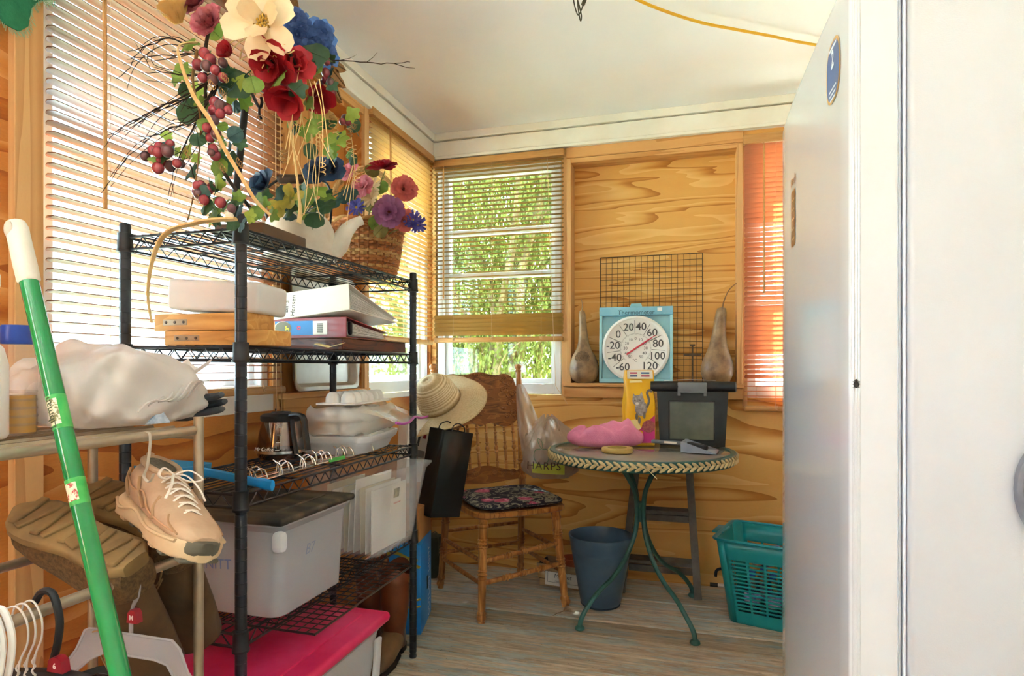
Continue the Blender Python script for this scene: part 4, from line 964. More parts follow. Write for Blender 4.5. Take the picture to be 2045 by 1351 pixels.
# grocery bag
GB = translucent('grocery_film', '#cdb8ac', '#d8c8bc', .35, .16, '#bca294', 9, clear=.42)
T = thing('grocery_bag', 'beige plastic grocery bag with green lettering hanging on the chair post', 'plastic bag', (-.66, 2.955, .505), R(16))
rr = random.Random(9); ph = [rr.uniform(0, 6.28) for _ in range(6)]
def fn(u, v):
    a = 2 * PI * u; k = [.55, .92, 1, 1.02, 1, .95, .86, .66, .42, .22][min(9, int(v * 9.999))]; 
    j = v * 9; i0 = min(8, int(j)); K = [.60, .95, 1.02, 1.02, 1, .97, .88, .70, .46, .16]; k = K[i0] + (K[i0 + 1] - K[i0]) * (j - i0)
    k *= 1 + .07 * math.sin(4 * a + ph[0] + 6 * v) + .06 * math.sin(9 * a + ph[1] - 8 * v) + .045 * math.sin(17 * a + ph[2] + 14 * v) + .025 * math.sin(27 * a + ph[3] - 23 * v)
    return (.132 * k * math.cos(a) - .03 * max(0, v - .6) , .052 * k * math.sin(a), .30 * v + .012 * math.sin(6 * a + 4 * v) * v)
MB().sheet(fn, 110, 44, wrap=True).build('bag_body', GB, T, 70)
def strip(P, w0, w1, n=8): 
    Q = smooth_path(P, n); b = MB(); N = len(Q)
    def f2(u, v):
        i = min(N - 1, int(round(v * (N - 1)))); w = w0 + (w1 - w0) * v; q = Q[i]; return (q.x + (u - .5) * w, q.y + .006 * math.sin(u * 9 + v * 4), q.z + (u - .5) * w * .35 * (1 - v))
    return b.sheet(f2, 10, N - 1)
strip([(-.07, 0, .20), (-.105, .02, .30), (-.13, .05, .40), (-.145, .075, .455)], .10, .025).build('stretched_handle', GB, T, 70)
strip([(-.115, -.02, .14), (-.135, 0, .24), (-.15, .04, .36), (-.155, .07, .45)], .05, .02).build('stretched_handle', GB, T, 70)
MB().tube(smooth_path([(-.03, -.03, .24), (-.02, -.035, .285), (.01, -.035, .30), (.035, -.03, .275), (.04, -.02, .235)]), .013, 8, flat=.35).build('loose_handle', GB, T)
tag(crumple(-.0, 0, .02, .20, .075, .14, 31).build('bag_contents', mat('dim_contents', '#7a675c', .8, '#94806e', 9), None, 50, (-.655, 2.957, .505), (0, 0, R(16))), 'brownish bundle showing through the plastic grocery bag', 'bundle')
MB().sheet(lambda u, v: (-.09 + .155 * u, -.0565 - .012 * math.sin(PI * u) , .035 + .045 * v - .01 * u), 10, 3).build('print_band', translucent('lime_print', '#b9c04a', '#c6cc5a', .3, .4), T)
text('lettering', 'HARPS', .052, mat('brown_print', '#4c3626', .5), T, onface((-.035, -.0725, .068), (1, 0, -.05), (0, 0, 1)), .0002, sp=1.1)
ap = MB(); ap.tube(smooth_path([(-.05, 0, .15), (-.075, 0, .145), (-.083, 0, .115), (-.07, 0, .085), (-.045, 0, .075), (-.02, 0, .085), (-.01, 0, .115), (-.02, 0, .145), (-.042, 0, .15)]), .0016, 5); ap.tube(smooth_path([(-.045, 0, .15), (-.06, 0, .175), (-.062, 0, .20), (-.045, 0, .185), (-.04, 0, .155)]), .0014, 5)
ap.build('apple_outline', mat('green_print', '#3c6b4a', .5), T, loc=(.0, -.069, 0))
# ---------------------------------------------------------------- on the wall ledge
LZ = .9665
GRD = mat('gourd_skin', '#5c4230', .42, '#b08e66', 14, bump=.2, stretch=(1, 1, 1), lo=.3, hi=.7, coat=.1)
def gourd(label, x, y, prof, bend, stem):
    T = thing('dried_gourd', label, 'gourd', (x, y, LZ), 0, 'dried gourds on the wall ledge')
    b = MB(); n = 22; v = []; H = prof[-1][1]
    for (r, z) in prof:
        bx = bend * (z / H) ** 2
        for j in range(n): a = 2 * PI * j / n; v.append((bx + r * math.cos(a), r * math.sin(a), z))
    f = [(k * n + j, k * n + (j + 1) % n, (k + 1) * n + (j + 1) % n, (k + 1) * n + j) for k in range(len(prof) - 1) for j in range(n)] + [tuple(range(n))[::-1]]
    b.add(v, f); b.build('body', GRD, T, 60)
    MB().tube(smooth_path(stem), [.0035 - .0018 * k / (len(smooth_path(stem)) - 1) for k in range(len(smooth_path(stem)))], 7).build('stem', mat('gourd_stem', '#8a6a48', .8), T)
    return T
T = gourd('dried gourd with carved rosette at the left end of the ledge', -.518, 3.102, [(.03, 0), (.058, .012), (.070, .04), (.0735, .07), (.070, .10), (.058, .135), (.040, .165), (.028, .20), (.022, .25), (.019, .30), (.017, .345), (.013, .362), (.002, .368)], -.012, [(-.012, 0, .36), (-.010, 0, .40), (-.016, 0, .425)])
b = MB()
for r in (.008, .018, .027, .034):
    for k in range(int(r * 900)):
        a = 2 * PI * k / int(r * 900); x = r * math.cos(a); zz = r * math.sin(a) * .95; b.ball((x, -math.sqrt(max(.0005, .0655 ** 2 - x * x)) + .012 * max(0, zz) / .034, .125 + zz), .0026, 6, 4)
b.build('carved_rosette', mat('rosette_dots', '#4f3b2c', .7, '#8b7660', 60), T, kind='stuff')
gourd('dried long-necked gourd with curling stem at the right end', .118, 3.102, [(.03, 0), (.058, .010), (.073, .045), (.075, .075), (.068, .11), (.052, .15), (.040, .19), (.032, .24), (.028, .29), (.025, .335), (.020, .358), (.002, .364)], .022, [(.024, 0, .36), (.034, 0, .40), (.055, 0, .445), (.088, .005, .475), (.112, .01, .476)])
b = MB(); grid_panel(b, .50, .64, 17, 22, .0013, .0022)
tag(b.build('wire_grid_panel', mat('bronze_grid_wire', '#4a3826', .45, metal=.3), None, 40, (-.197, 3.168, LZ + .3205), (R(90 - 2.6), 0, 0)), 'upright dark wire grid panel leaning behind the thermometer', 'wire panel')
IRON = mat('rusty_iron', '#5a4c3c', .7, '#6e5e4a', 30, bump=.3, metal=.3)
T = thing('iron_cross', 'small rusty iron cross standing on the ledge', 'cross', (.006, 3.125, LZ))
MB().box((0, 0, .092), (.009, .005, .18), bev=.001, seg=1).build('upright', IRON, T); MB().box((0, -.001, .139), (.084, .007, .011), bev=.002).build('crossbar', IRON, T)
MB().box((0, 0, .186), (.026, .006, .008), bev=.002).build('finial', IRON, T); MB().box((0, 0, .003), (.05, .03, .006), bev=.002).build('foot', IRON, T)
# thermometer in its box
TBX = mat('thermometer_card', '#86c4d4', .35, '#a9dbe2', 4)
T = thing('boxed_thermometer', 'large white dial thermometer in a light blue display box', 'thermometer', (-.262, 3.098, LZ + .001), 0, rot=(R(-4), 0, R(1)))
Wd, Ht = .355, .375
MB().box((0, .012, Ht / 2), (Wd, .016, Ht), bev=.002, seg=1).build('back_card', TBX, T)
MB().box((0, -.010, Ht - .021), (Wd + .002, .036, .042), bev=.002, seg=1).build('top_band', mat('thermo_band', '#8fc6d8', .35, '#6fb0cc', 7), T)
for s in (-1, 1): MB().box((s * (Wd / 2 - .007), -.010, Ht / 2 - .02), (.014, .036, Ht - .045), bev=.002, seg=1).build('side_strip', TBX, T)
MB().box((0, -.010, .010), (Wd, .036, .020), bev=.002, seg=1).build('bottom_band', TBX, T)
MB().prism([(-.032, 0), (.032, 0), (.024, .020), (-.024, .020)], .006, TR((0, .004, Ht), (PI / 2, 0, 0))).build('hang_tab', TBX, T)
DC = Vector((0, -.014, .168)); RD = .163
MB().lathe([(0, -.012), (RD, -.012), (RD, .010), (RD - .004, .014), (RD - .012, .015), (RD - .018, .010), (0, .010)], 56, TR(DC, (PI / 2, 0, 0))).build('dial', mat('dial_white', '#e9e8e4', .4), T)
NUM = mat('dial_ink', '#4a4a4c', .5)
def dpt(ang, r): return DC + Vector((r * RD * math.sin(R(ang)), -.0108, r * RD * math.cos(R(ang))))
for k, vv in enumerate(range(-60, 121, 20)):
    A = 14 + (vv - 40) / 20 * 32; text('dial_number', str(vv), .052, NUM, T, onface(dpt(A, .675), (1, 0, 0), (0, 0, 1)), .0001, bold=.0004)
for k in range(9):
    A = -4.0 + (k - 4) * 32 + 2; p0, p1 = dpt(A, .47), dpt(A, .86); MB().tube([p0, p1], .0010, 4).build('dial_line', NUM, T)
for k, vv in enumerate(range(-50, 51, 10)):
    A = vv * 2.95; text('celsius_number', str(abs(vv)), .020, NUM, T, onface(dpt(A, .30), (1, 0, 0), (0, 0, 1)), .0001)
text('celsius_mark', '°C', .020, NUM, T, onface(dpt(183, .36), (1, 0, 0), (0, 0, 1)), .0001)
b = MB()
for k in range(90): A = -140 + 280 * k / 89; b.tube([dpt(A, .44 if k % 5 else .42), dpt(A, .465)], .0005, 4)
b.build('fine_ticks', NUM, T, kind='stuff')
MB().tube([dpt(236, .32) + Vector((0, -.004, 0)), DC + Vector((0, -.0155, 0)), dpt(56, .40) + Vector((0, -.004, 0)), dpt(56, .70) + Vector((0, -.004, 0))], [.0045, .0045, .0042, .0012], 6).build('needle', mat('needle_red', '#d84a5a', .4), T)
text('lettering', 'Thermometer', .031, mat('teal_print', '#1c4258', .5), T, onface((.002, -.0286, Ht - .029), (1, 0, 0), (0, 0, 1)), .0001)
MB().box((.115, -.0286, Ht - .016), (.022, .0008, .018)).build('price_tag', mat('price_white', '#e8eef0', .5), T)
# ---------------------------------------------------------------- on the table
TZ = .6975
DG = mat('slate_plastic', '#20272b', .42, '#272f33', 20, bump=.1)
T = thing('portable_file_box', 'black portable file box with grey latch lid on the table', 'file box', (.003, 2.905, TZ), R(1))
b = MB(); v = []
for (w, d, z) in ((.276, .125, 0), (.302, .145, .24)): v += [(-w / 2, -d / 2, z), (w / 2, -d / 2, z), (w / 2, d / 2, z), (-w / 2, d / 2, z)]
b.add(v, [(3, 2, 1, 0), (4, 5, 6, 7), (0, 1, 5, 4), (1, 2, 6, 5), (2, 3, 7, 6), (3, 0, 4, 7)]); b.build('body', DG, T, 20)
MB().box((-.002, -.0695, .112), (.196, .004, .176), rot=(R(2.2), 0, 0), bev=.0015, seg=1).build('window_frame', BLKP, T)
wg = MB().box((-.002, -.0720, .112), (.184, .002, .164), rot=(R(2.2), 0, 0)).build('label_window', mat('murky_window', '#4a5248', .12, '#6a7060', 5, spec=.8), T)
lidb = MB(); lidb.tube([(-.178, -.062, .262), (.178, -.062, .262)], .0235, 14); lidb.box((0, .0, .268), (.352, .155, .03), bev=.008); ld = lidb.build('lid', BLKP, T)
MB().box((0, -.078, .258), (.124, .016, .046), bev=.004).build('latch', mat('latch_grey', '#6f7478', .4), ld)
for s in (-1, 1): MB().box((s * .055, -.080, .232), (.014, .010, .02), bev=.002).build('latch_hook', mat('latch_grey', '#6f7478', .4), ld)
MB().tube([(.1785, -.062, .262), (.183, -.062, .262)], .0225, 14).build('end_cap', mat('latch_grey', '#6f7478', .4), ld)
b = MB(); b.sheet(lambda u, v: (-.12 + .22 * u, -.06 + .12 * v, .004 + .006 * math.sin(3 * u) * (1 - v)), 8, 6)
tag(b.build('paper_sheet', PAPER, None, 60, (.003, 2.905, TZ + .2835), (0, 0, R(2)), thick=.0015), 'loose white paper lying on the black file box lid', 'paper')
# kitten food pouch
YEL = mat('pouch_yellow', '#f0bc1e', .32, '#e4a818', 6, bump=.15, bsc=14)
T = thing('cat_food_bag', 'yellow and pink kitten food pouch standing on the table', 'food bag', (-.227, 2.838, TZ), R(20))
def pouch(x0, x1, y0, y1, z0, z1):
    def fn(u, v):
        a = 2 * PI * u; c = math.copysign(abs(math.cos(a)) ** .28, math.cos(a)); s = math.copysign(abs(math.sin(a)) ** .28, math.sin(a))
        w = .066 * (1 + .04 * math.sin(5 * v)) * (1.0 if v < .85 else 1.03); d = .040 * (1.1 - .75 * max(0, v - .55) / .45)
        return (w * c + .002 * math.sin(17 * v + 3 * a), d * s + .002 * math.sin(13 * v + 2 * a), .335 * v)
    return fn
pf = pouch(0, 0, 0, 0, 0, 0); b = MB(); b.sheet(pf, 40, 24, wrap=True); b.add([pf(k / 40, 0) for k in range(40)], [tuple(range(40))[::-1]]); b.build('pouch', YEL, T, 55)
def onp(x, z):
    d = .040 * (1.1 - .75 * max(0, z / .335 - .55) / .45); return Vector((x, -d - .0032, z))
def patch(poly, name, m, off=0, n=1):
    b = MB(); C = [onp(x, z) - Vector((0, off, 0)) for x, z in poly]; c = sum(C, Vector()) / len(C); b.v = [tuple(p) for p in C] + [tuple(c)]; b.f = [(i, (i + 1) % len(C), len(C)) for i in range(len(C))]; b.mi = [0] * len(C)
    return b.build(name, m, T, 0)
def disc(x, z, rx, rz, n=20, rot=0):
    return [(x + rx * math.cos(a) * math.cos(rot) - rz * math.sin(a) * math.sin(rot), z + rx * math.cos(a) * math.sin(rot) + rz * math.sin(a) * math.cos(rot)) for a in [2 * PI * k / n for k in range(n)]]
patch([(-.058, .296), (.058, .296), (.058, .333), (-.058, .333)], 'white_header', mat('pouch_white', '#ece6d4', .35))
for k, c in enumerate(('#c8506a', '#3a6a9a', '#3a4a7a', '#b8506a')): patch([(-.045 + .05 * (k % 2), .318 - .013 * (k // 2)), (-.012 + .055 * (k % 2), .318 - .013 * (k // 2)), (-.012 + .055 * (k % 2), .325 - .013 * (k // 2)), (-.045 + .05 * (k % 2), .325 - .013 * (k // 2))], 'header_print', mat('hp%d' % k, c, .4), .0006)
patch([(-.05, .278), (.01, .280), (.005, .29), (-.048, .288)], 'cream_strip', mat('pouch_cream', '#f0e2a0', .4), .0004)
patch([(-.060, .112), (-.02, .118), (.0, .075), (-.058, .055)], 'cream_swoosh', mat('pouch_cream', '#f0e2a0', .4))
patch([(-.05, .012), (.06, .012), (.06, .135), (.02, .10), (-.01, .07)], 'pink_swoosh', mat('pouch_pink', '#cc3a86', .35), .0003)
FUR = mat('print_grey_fur', '#b4aca6', .5, '#827a74', 90); FURD = mat('print_dark_fur', '#6e665e', .5)
patch(disc(-.002, .165, .028, .034), 'kitten_print', FUR, .0008); patch(disc(-.014, .200, .027, .024), 'kitten_print', FUR, .0011)
patch([(-.040, .205), (-.036, .232), (-.020, .218)], 'kitten_print', FUR, .0012); patch([(-.012, .220), (.004, .238), (.010, .212)], 'kitten_print', FUR, .0012)
patch(disc(-.020, .187, .008, .006), 'kitten_print', mat('print_white_fur', '#d8d0c8', .5), .0016)
for s in (-1, 1): patch(disc(-.018 + s * .011, .201, .004, .0032), 'kitten_print', FURD, .0016)
MB().tube(smooth_path([onp(x, z) - Vector((0, .001, 0)) for x, z in ((.024, .17), (.034, .20), (.028, .232), (.038, .245), (.050, .238))]), .0055, 6, flat=.2, up=(0, 1, 0)).build('kitten_print', FURD, T)
for (x, z) in ((-.022, .13), (-.010, .112), (.012, .135)): patch(disc(x, z, .006, .016), 'kitten_print', FURD, .0013)
patch(disc(.032, .085, .030, .028), 'kibble_print', mat('print_kibble', '#8a2c48', .5, '#b06a58', 120), .0008)
patch(disc(-.006, .055, .013, .013), 'round_emblem', mat('emblem_yellow', '#f0b428', .4), .0012)
sp = MB(); sp.sheet(lambda u, v: (.0705, -.022 + .044 * u, .012 + .105 * v), 3, 5); sp.build('pink_side', mat('pouch_pink', '#cc3a86', .35), T)
text('side_lettering', 'kitten', .016, mat('pouch_cream', '#f0e2a0', .4), T, onface((.0712, 0, .095), (0, 1, 0), (0, 0, 1)), .0001, bold=.0004)
for s_, z_ in (('Meow', .192), ('Mix', .175)): text('side_lettering', s_, .017, mat('pouch_red', '#a8341e', .4), T, onface((.0712, 0, z_), (0, 1, 0), (0, 0, 1)), .0001, bold=.0006)
# towel, tape ring, dustpan
TOW = mat('pink_terry', '#e892b4', .95, '#dc80a4', 14, bump=.9, bsc=420, bd=.003)
b = MB(); rr = random.Random(2)
def fn(u, v):
    a = 2 * PI * u; e = PI * (v - .5); c = abs(math.cos(e)) ** .55
    cx = math.copysign(abs(math.cos(a)) ** .75, math.cos(a)); sy = math.copysign(abs(math.sin(a)) ** .75, math.sin(a))
    x = .165 * cx * c; y = .075 * sy * c
    z = .043 + .043 * math.copysign(abs(math.sin(e)) ** .75, e)
    if v > .4: z += (.020 * abs(math.sin(15 * x + 13 * y + .4)) + .012 * abs(math.sin(24 * x - 20 * y + 1)) - .016 + .012 * math.sin(22 * x + 1.2) + .007 * math.sin(48 * x + 40 * y) - .016 * math.exp(-((x + .07 - y * .8) / .012) ** 2) - .014 * math.exp(-((y + .03 + .1 * x) / .010) ** 2) - .012 * math.exp(-((x - .03 + y * .6) / .016) ** 2) + .045 * math.exp(-(((x - .10) / .024) ** 2 + ((y + .0) / .04) ** 2))) * min(1, (v - .4) * 3)
    y += .008 * math.sin(26 * x) * c
    return (x, y, max(.0005, z))
b.sheet(fn, 90, 40, wrap=True)
tag(b.build('pink_towel', TOW, None, 70, (-.362, 2.715, TZ + .0006), (0, 0, R(12))), 'bunched pink terry towel on the left of the table', 'towel')
b = MB(); b.lathe([(.040, 0), (.062, 0), (.064, .003), (.064, .016), (.062, .019), (.040, .019), (.040, 0)], 40)
tag(b.build('tape_roll', mat('tape_tan', '#c2a862', .5, '#b2964e', 20), None, 40, (-.29, 2.555, TZ)), 'flat tan tape roll lying in front of the pink towel', 'tape')
PANG = mat('dustpan_grey', '#8a94a2', .4, '#7c8694', 12)
T = thing('dustpan', 'grey dustpan with small black brush on the table', 'dustpan', (-.01, 2.665, TZ), R(-8))
b = MB(); b.sheet(lambda u, v: (-.02 + .135 * u, -.062 - .01 * u + (.115 + .03 * u) * v, .0025 + .0015 * (1 - u)), 6, 6); b.build('pan_floor', PANG, T, 30, thick=.002)
b = MB()
b.prism([(-.022, 0), (.118, 0), (.10, .006), (-.012, .042), (-.022, .042)], .0025, TR((0, -.060, .002), (PI / 2, 0, R(-4)))); b.prism([(-.022, 0), (.118, 0), (.10, .006), (-.012, .042), (-.022, .042)], .0025, TR((0, .056, .002), (PI / 2, 0, R(9)))); b.box((-.021, -.003, .022), (.003, .116, .042)); b.build('pan_sides', PANG, T)
b = MB(); b.box((-.085, -.01, .034), (.13, .030, .014), rot=(0, R(2), R(4)), bev=.005); h = b.build('handle', mat('dustpan_handle', '#5c6670', .4), T)
MB().box((-.07, -.0255, .035), (.05, .001, .009), rot=(0, R(2), R(4))).build('handle_label', mat('tag_cream', '#d6d2c6', .5), h)
b = MB(); b.box((.035, .0, .02), (.085, .035, .022), rot=(0, R(8), R(-12)), bev=.008); tag(b.build('brush', mat('brush_black', '#1e2022', .8, '#34363a', 80, bump=.5), None, 40, (-.01, 2.665, TZ + .002), (0, 0, R(-8))), 'short black bristle brush lying in the dustpan', 'brush')
# ---------------------------------------------------------------- under the table
POTB = mat('pot_blue_grey', '#4a6278', .34, '#42586c', 8)
T = thing('plant_pot', 'tall slate-blue plastic plant pot under the table', 'pot', (-.385, 2.742, 0), R(10))
MB().spin([(.088, .004), (.086, 0), (.030, 0), (.030, .006), (.084, .006), (.090, .02), (.128, .235), (.129, .240), (.131, .243), (.137, .295), (.141, .302), (.141, .306), (.136, .307), (.133, .300), (.126, .24), (.086, .02), (.0, .018)][::-1], 44).build('pot_body', POTB, T, 40)
LAD = mat('weathered_grey_wood', '#5c5854', .75, '#6e6a64', 6, stretch=(4, 4, 4), bump=.3)
T = thing('step_ladder', 'weathered dark grey wooden step ladder leaning at the back wall', 'ladder', (-.14, 2.90, 0))
def plank_between(name, a, c, w, d, par, m):
    a = Vector(a); c = Vector(c); L = (c - a).length; b = MB(); b.box((0, 0, L / 2), (w, d, L), bev=.002, seg=1, m=frame(a, c - a, (1, 0, 0))); return b.build(name, m, par, 30)
plank_between('side_rail', (.17, 0, .0), (.128, .157, .61), .034, .020, T, LAD); plank_between('side_rail', (-.17, 0, .0), (-.110, .157, .61), .034, .020, T, LAD)
for (z, xl, xr) in ((.14, -.155, .162), (.365, -.132, .147)):
    MB().box(((xl + xr) / 2, .045 + z * .2, z), (xr - xl - .03, .085, .018), bev=.002, seg=1).build('step', LAD, T); MB().box(((xl + xr) / 2, .0 + z * .25, z - .028), (xr - xl - .03, .014, .03), bev=.001, seg=1).build('step_riser', LAD, T)
MB().box((.01, .145, .619), (.28, .10, .018), bev=.002, seg=1).build('top_step', LAD, T)
# teal laundry basket
TEAL = translucent('teal_plastic', '#1f9a9e', '#2ab4b4', .22, .32)
T = thing('laundry_basket', 'teal slotted plastic laundry basket holding bottles beside the freezer', 'basket', (.356, 2.765, 0), R(-16))
def wallpt(side, u, z):
    k = z / .345; w = .365 + .085 * k; d = .245 + .105 * k; rr_ = .035
    x = (-w / 2 + rr_) + (w - 2 * rr_) * u; y = (-d / 2 + rr_) + (d - 2 * rr_) * u
    return {0: (x, -d / 2, z), 1: (w / 2, y, z), 2: (-x, d / 2, z), 3: (-w / 2, -y, z)}[side]
rows = [0, .012, .045]
for k in range(14): rows += [.056 + .0155 * k, .0615 + .0155 * k]
rows = [0, .012, .052] + [q for k in range(14) for q in (.052 + .0158 * k + .0088, .052 + .0158 * (k + 1))] + [.30, .345]
rows = sorted(set(round(r, 4) for r in rows))
for side, nc in ((0, 5), (1, 3), (2, 5), (3, 3)):
    cols = [0]; 
    for c in range(nc): cols += [.03 + .94 * (c + .07) / nc, .03 + .94 * (c + .93) / nc]
    cols.append(1); b = MB(); pts = {}
    for i, u in enumerate(cols):
        for j, z in enumerate(rows): pts[i, j] = len(b.v); b.v.append(wallpt(side, u, z))
    for i in range(len(cols) - 1):
        for j in range(len(rows) - 1):
            slot = i % 2 == 1 and .05 < rows[j] + .0005 and rows[j + 1] < .28 and (j % 2 == 0) 
            if not slot: b.f.append((pts[i, j], pts[i + 1, j], pts[i + 1, j + 1], pts[i, j + 1]))
    b.mi = [0] * len(b.f); b.build('slotted_side', TEAL, T, 30, thick=.003)
def corner_ring(z, grow=0):
    k = z / .345; w = .365 + .085 * k + grow; d = .245 + .105 * k + grow; r_ = .035; o = []
    for (sx, sy, a0) in ((1, 1, 0), (-1, 1, 90), (-1, -1, 180), (1, -1, 270)):
        for q in range(5): a = R(a0 + 90 * q / 4); o.append((sx * (w / 2 - r_) + r_ * math.cos(a), sy * (d / 2 - r_) + r_ * math.sin(a), z))
    return o
A, B_ = corner_ring(0), corner_ring(.345)
for c in range(4):
    b = MB(); q = [A[c * 5 + k] for k in range(5)] + [B_[c * 5 + k] for k in range(5)]; b.add(q, [(k, k + 1, k + 6, k + 5) for k in range(4)])
    b.build('corner', TEAL, T, 50, thick=.003)
MB().add(corner_ring(.002), [tuple(range(20))]).build('bottom', TEAL, T, 0, thick=.003)
rim = corner_ring(.345, .012)
MB().tube(rim, .009, 8, closed=True, flat=.7).build('rim', mat('teal_rim', '#148c9c', .3), T)
for s in (-1, 1): MB().box((s * .240, 0, .343), (.05, .12, .008), bev=.003).build('handle_lip', mat('teal_rim', '#148c9c', .3), T)
PET = glassy('clear_bottle', '#dfe9ee', .35); CAPB = mat('blue_cap', '#2456b8', .35)
def bottle(i, x, y, z, rx, ry):
    B = thing('plastic_bottle', 'crushed clear plastic water bottle with blue label in the laundry basket', 'bottle', (.356 + x * math.cos(R(-16)) - y * math.sin(R(-16)), 2.765 + x * math.sin(R(-16)) + y * math.cos(R(-16)), z), 0, 'water bottles in the laundry basket', rot=(rx, ry, R(i * 47) if not ry else R(-16 + 6 * i)))
    MB().spin([(.001, .0), (.028, .002), (.031, .02), (.028, .04), (.031, .06), (.028, .08), (.031, .10), (.030, .13), (.014, .16), (.012, .172)], 16).build('bottle_body', PET, B)
    MB().lathe([(.014, .168), (.0145, .184), (0, .185)], 14).build('cap', CAPB, B); MB().spin([(.0318, .055), (.0322, .075), (.0318, .10)], 16).build('label', mat('bottle_label', '#3a66c4', .4, '#dfe6f0', 30), B)
for i, (x, y, z, rx, ry) in enumerate(((-.10, -.065, .02, 0, 0), (-.02, -.065, .02, 0, 0), (.055, -.065, .02, 0, 0), (-.07, .02, .02, 0, 0), (.02, .02, .02, 0, 0), (-.10, -.055, .245, 0, R(84)), (-.10, .03, .245, 0, R(86)))): bottle(i, x, y, z, rx, ry)
# crate with terracotta pot
CRW = mat('crate_wood', '#b59a78', .8, '#a48865', 9, stretch=(1, 8, 8))
T = thing('wooden_crate', 'small slatted wooden crate with a white market label', 'crate', (-.555, 2.922, 0), R(-8))
for k in range(3): MB().box((0, -.055 - .004 * k, .020 + .037 * k), (.27 + .012 * k, .007, .032), rot=(R(-5), 0, 0), bev=.001, seg=1).build('slat', CRW, T); MB().box((0, .055 + .004 * k, .020 + .037 * k), (.27 + .012 * k, .007, .032), bev=.001, seg=1).build('slat', CRW, T)
for s in (-1, 1): MB().box((s * .135, 0, .055), (.008, .11, .105), rot=(0, R(6 * s), 0), bev=.001, seg=1).build('end_panel', mat('crate_end_dark', '#3a332a', .8), T)
MB().box((0, 0, .006), (.26, .10, .008)).build('floor_board', CRW, T)
lab = MB().box((-.015, -.0655, .056), (.175, .002, .082), rot=(R(-5), 0, 0)).build('market_label', mat('label_offwhite', '#dcd8d0', .6), T)
LI = mat('label_ink', '#5a6468', .6)
for s_, z, sz in (('STRONG FLOWER', .080, .014), ('Market', .060, .030), ('FRESH FLOWERS', .036, .010)): text('label_lettering', s_, sz, LI, lab, onface((-.015, -.0685 + (.056 - z) * -.087, z), (1, 0, 0), (0, -.087, 1)), .0001, shear=.2 if sz > .02 else 0)
b = MB()
P = [(-.09, .03), (-.09, .075), (-.06, .092), (.03, .092), (.06, .075), (.06, .03), (-.09, .03)]
for p, q in zip(P, P[1:]): b.tube([(p[0], -.0672 - (.056 - p[1]) * .087, p[1]), (q[0], -.0672 - (.056 - q[1]) * .087, q[1])], .0008, 4)
b.build('label_border', LI, lab)
b = MB(); b.lathe([(.036, .0105), (.046, .100), (.052, .102), (.053, .135), (.048, .137), (.043, .10), (.036, .05), (0, .05)], 30)
tag(b.build('terracotta_pot', mat('terracotta', '#b0603c', .75, '#9c5232', 9), None, 40, (-.55, 2.925, .0)), 'small terracotta pot sitting in the wooden crate', 'pot')
b = MB(); b.lathe([(0, 0), (.045, 0), (.052, .02), (.052, .17), (.045, .2), (.02, .21), (0, .21)], 20)
T = thing('olive_canister', 'olive green canister with strap and tag behind the blue carton', 'canister', (-1.245, 2.875, 0)); b.build('canister', mat('olive_canvas', '#4a4c34', .7, '#3c3e2a', 12), T)
MB().tube(smooth_path([(.0, -.04, .2), (.035, -.05, .235), (.055, -.055, .19), (.053, -.055, .12)]), .006, 6, flat=.4).build('strap', mat('olive_strap', '#55553c', .7), T); MB().box((.055, -.03, .08), (.003, .028, .07)).build('paper_tag', mat('tag_tan', '#a89a80', .7), T)
T = thing('umbrella', 'black umbrella with hooked handle and white shaft behind the basket', 'umbrella', (.16, 3.06, 0))
MB().tube([(-.055, 0, .022), (.16, .0, .022)], .009, 8).build('shaft', mat('white_shaft', '#d8d6d2', .4), T); MB().tube([(-.075, 0, .022), (-.04, 0, .022)], .010, 8).build('ferrule', BLKP, T)
MB().tube(smooth_path([(-.05, .0, .062), (-.045, 0, .09), (-.02, .0, .10), (.02, 0, .085), (.12, .0, .04), (.2, 0, .022)]), .007, 7).build('hooked_handle', BLKP, T)
T = thing('dead_leaf', 'curled dry brown leaf on the floorboards', 'leaf', (-.50, 2.60, 0), R(25))
MB().sheet(lambda u, v: ((u - .5) * .055, (v - .5) * .03 * math.sin(PI * min(.98, u + .02)), .004 + .018 * (2 * v - 1) ** 2 * math.sin(PI * u) + .004 * math.sin(5 * u)), 10, 6).build('blade', mat('dry_leaf', '#8a6a48', .8, '#b8a084', 40), T, 60, thick=.0008)
MB().tube(smooth_path([(-.027, 0, .006), (-.05, -.008, .004), (-.075, -.026, .0025)]), .0012, 5).build('stalk', mat('dry_stalk', '#6a4e34', .8), T)
# cords on the ceiling
P = [(-.25, 2.00, 2.284), (-.188, 2.081, 2.272), (-.091, 2.178, 2.265), (.034, 2.293, 2.266), (.156, 2.379, 2.268), (.284, 2.466, 2.27), (.399, 2.55, 2.272), (.55, 2.64, 2.276), (.75, 2.72, 2.285), (.99, 2.80, 2.29)]
tag(MB().tube(smooth_path([(p[0], p[1], p[2]) for p in P]), .0052, 8).build('extension_cord', mat('yellow_cord', '#e0aa14', .45)), 'yellow extension cord sagging below the white ceiling', 'cord')
T = thing('lamp_cord', 'dark cord loops with inline connector hanging from the ceiling', 'cord', (-.355, 1.98, 2.2999))
DCORD = mat('dark_cord', '#3a3626', .5)
MB().tube(smooth_path([(-.01, 0, 0), (-.012, .01, -.06), (.0, .02, -.105), (.012, .02, -.09), (.02, .01, -.075)]), .0022, 6).build('wire_loop', DCORD, T); MB().tube(smooth_path([(.0, 0, 0), (.002, .01, -.08), (.008, .02, -.124), (.012, .02, -.116), (.008, .02, -.09), (-.01, .015, -.02), (-.012, .01, 0)]), .0022, 6).build('wire_loop', DCORD, T)
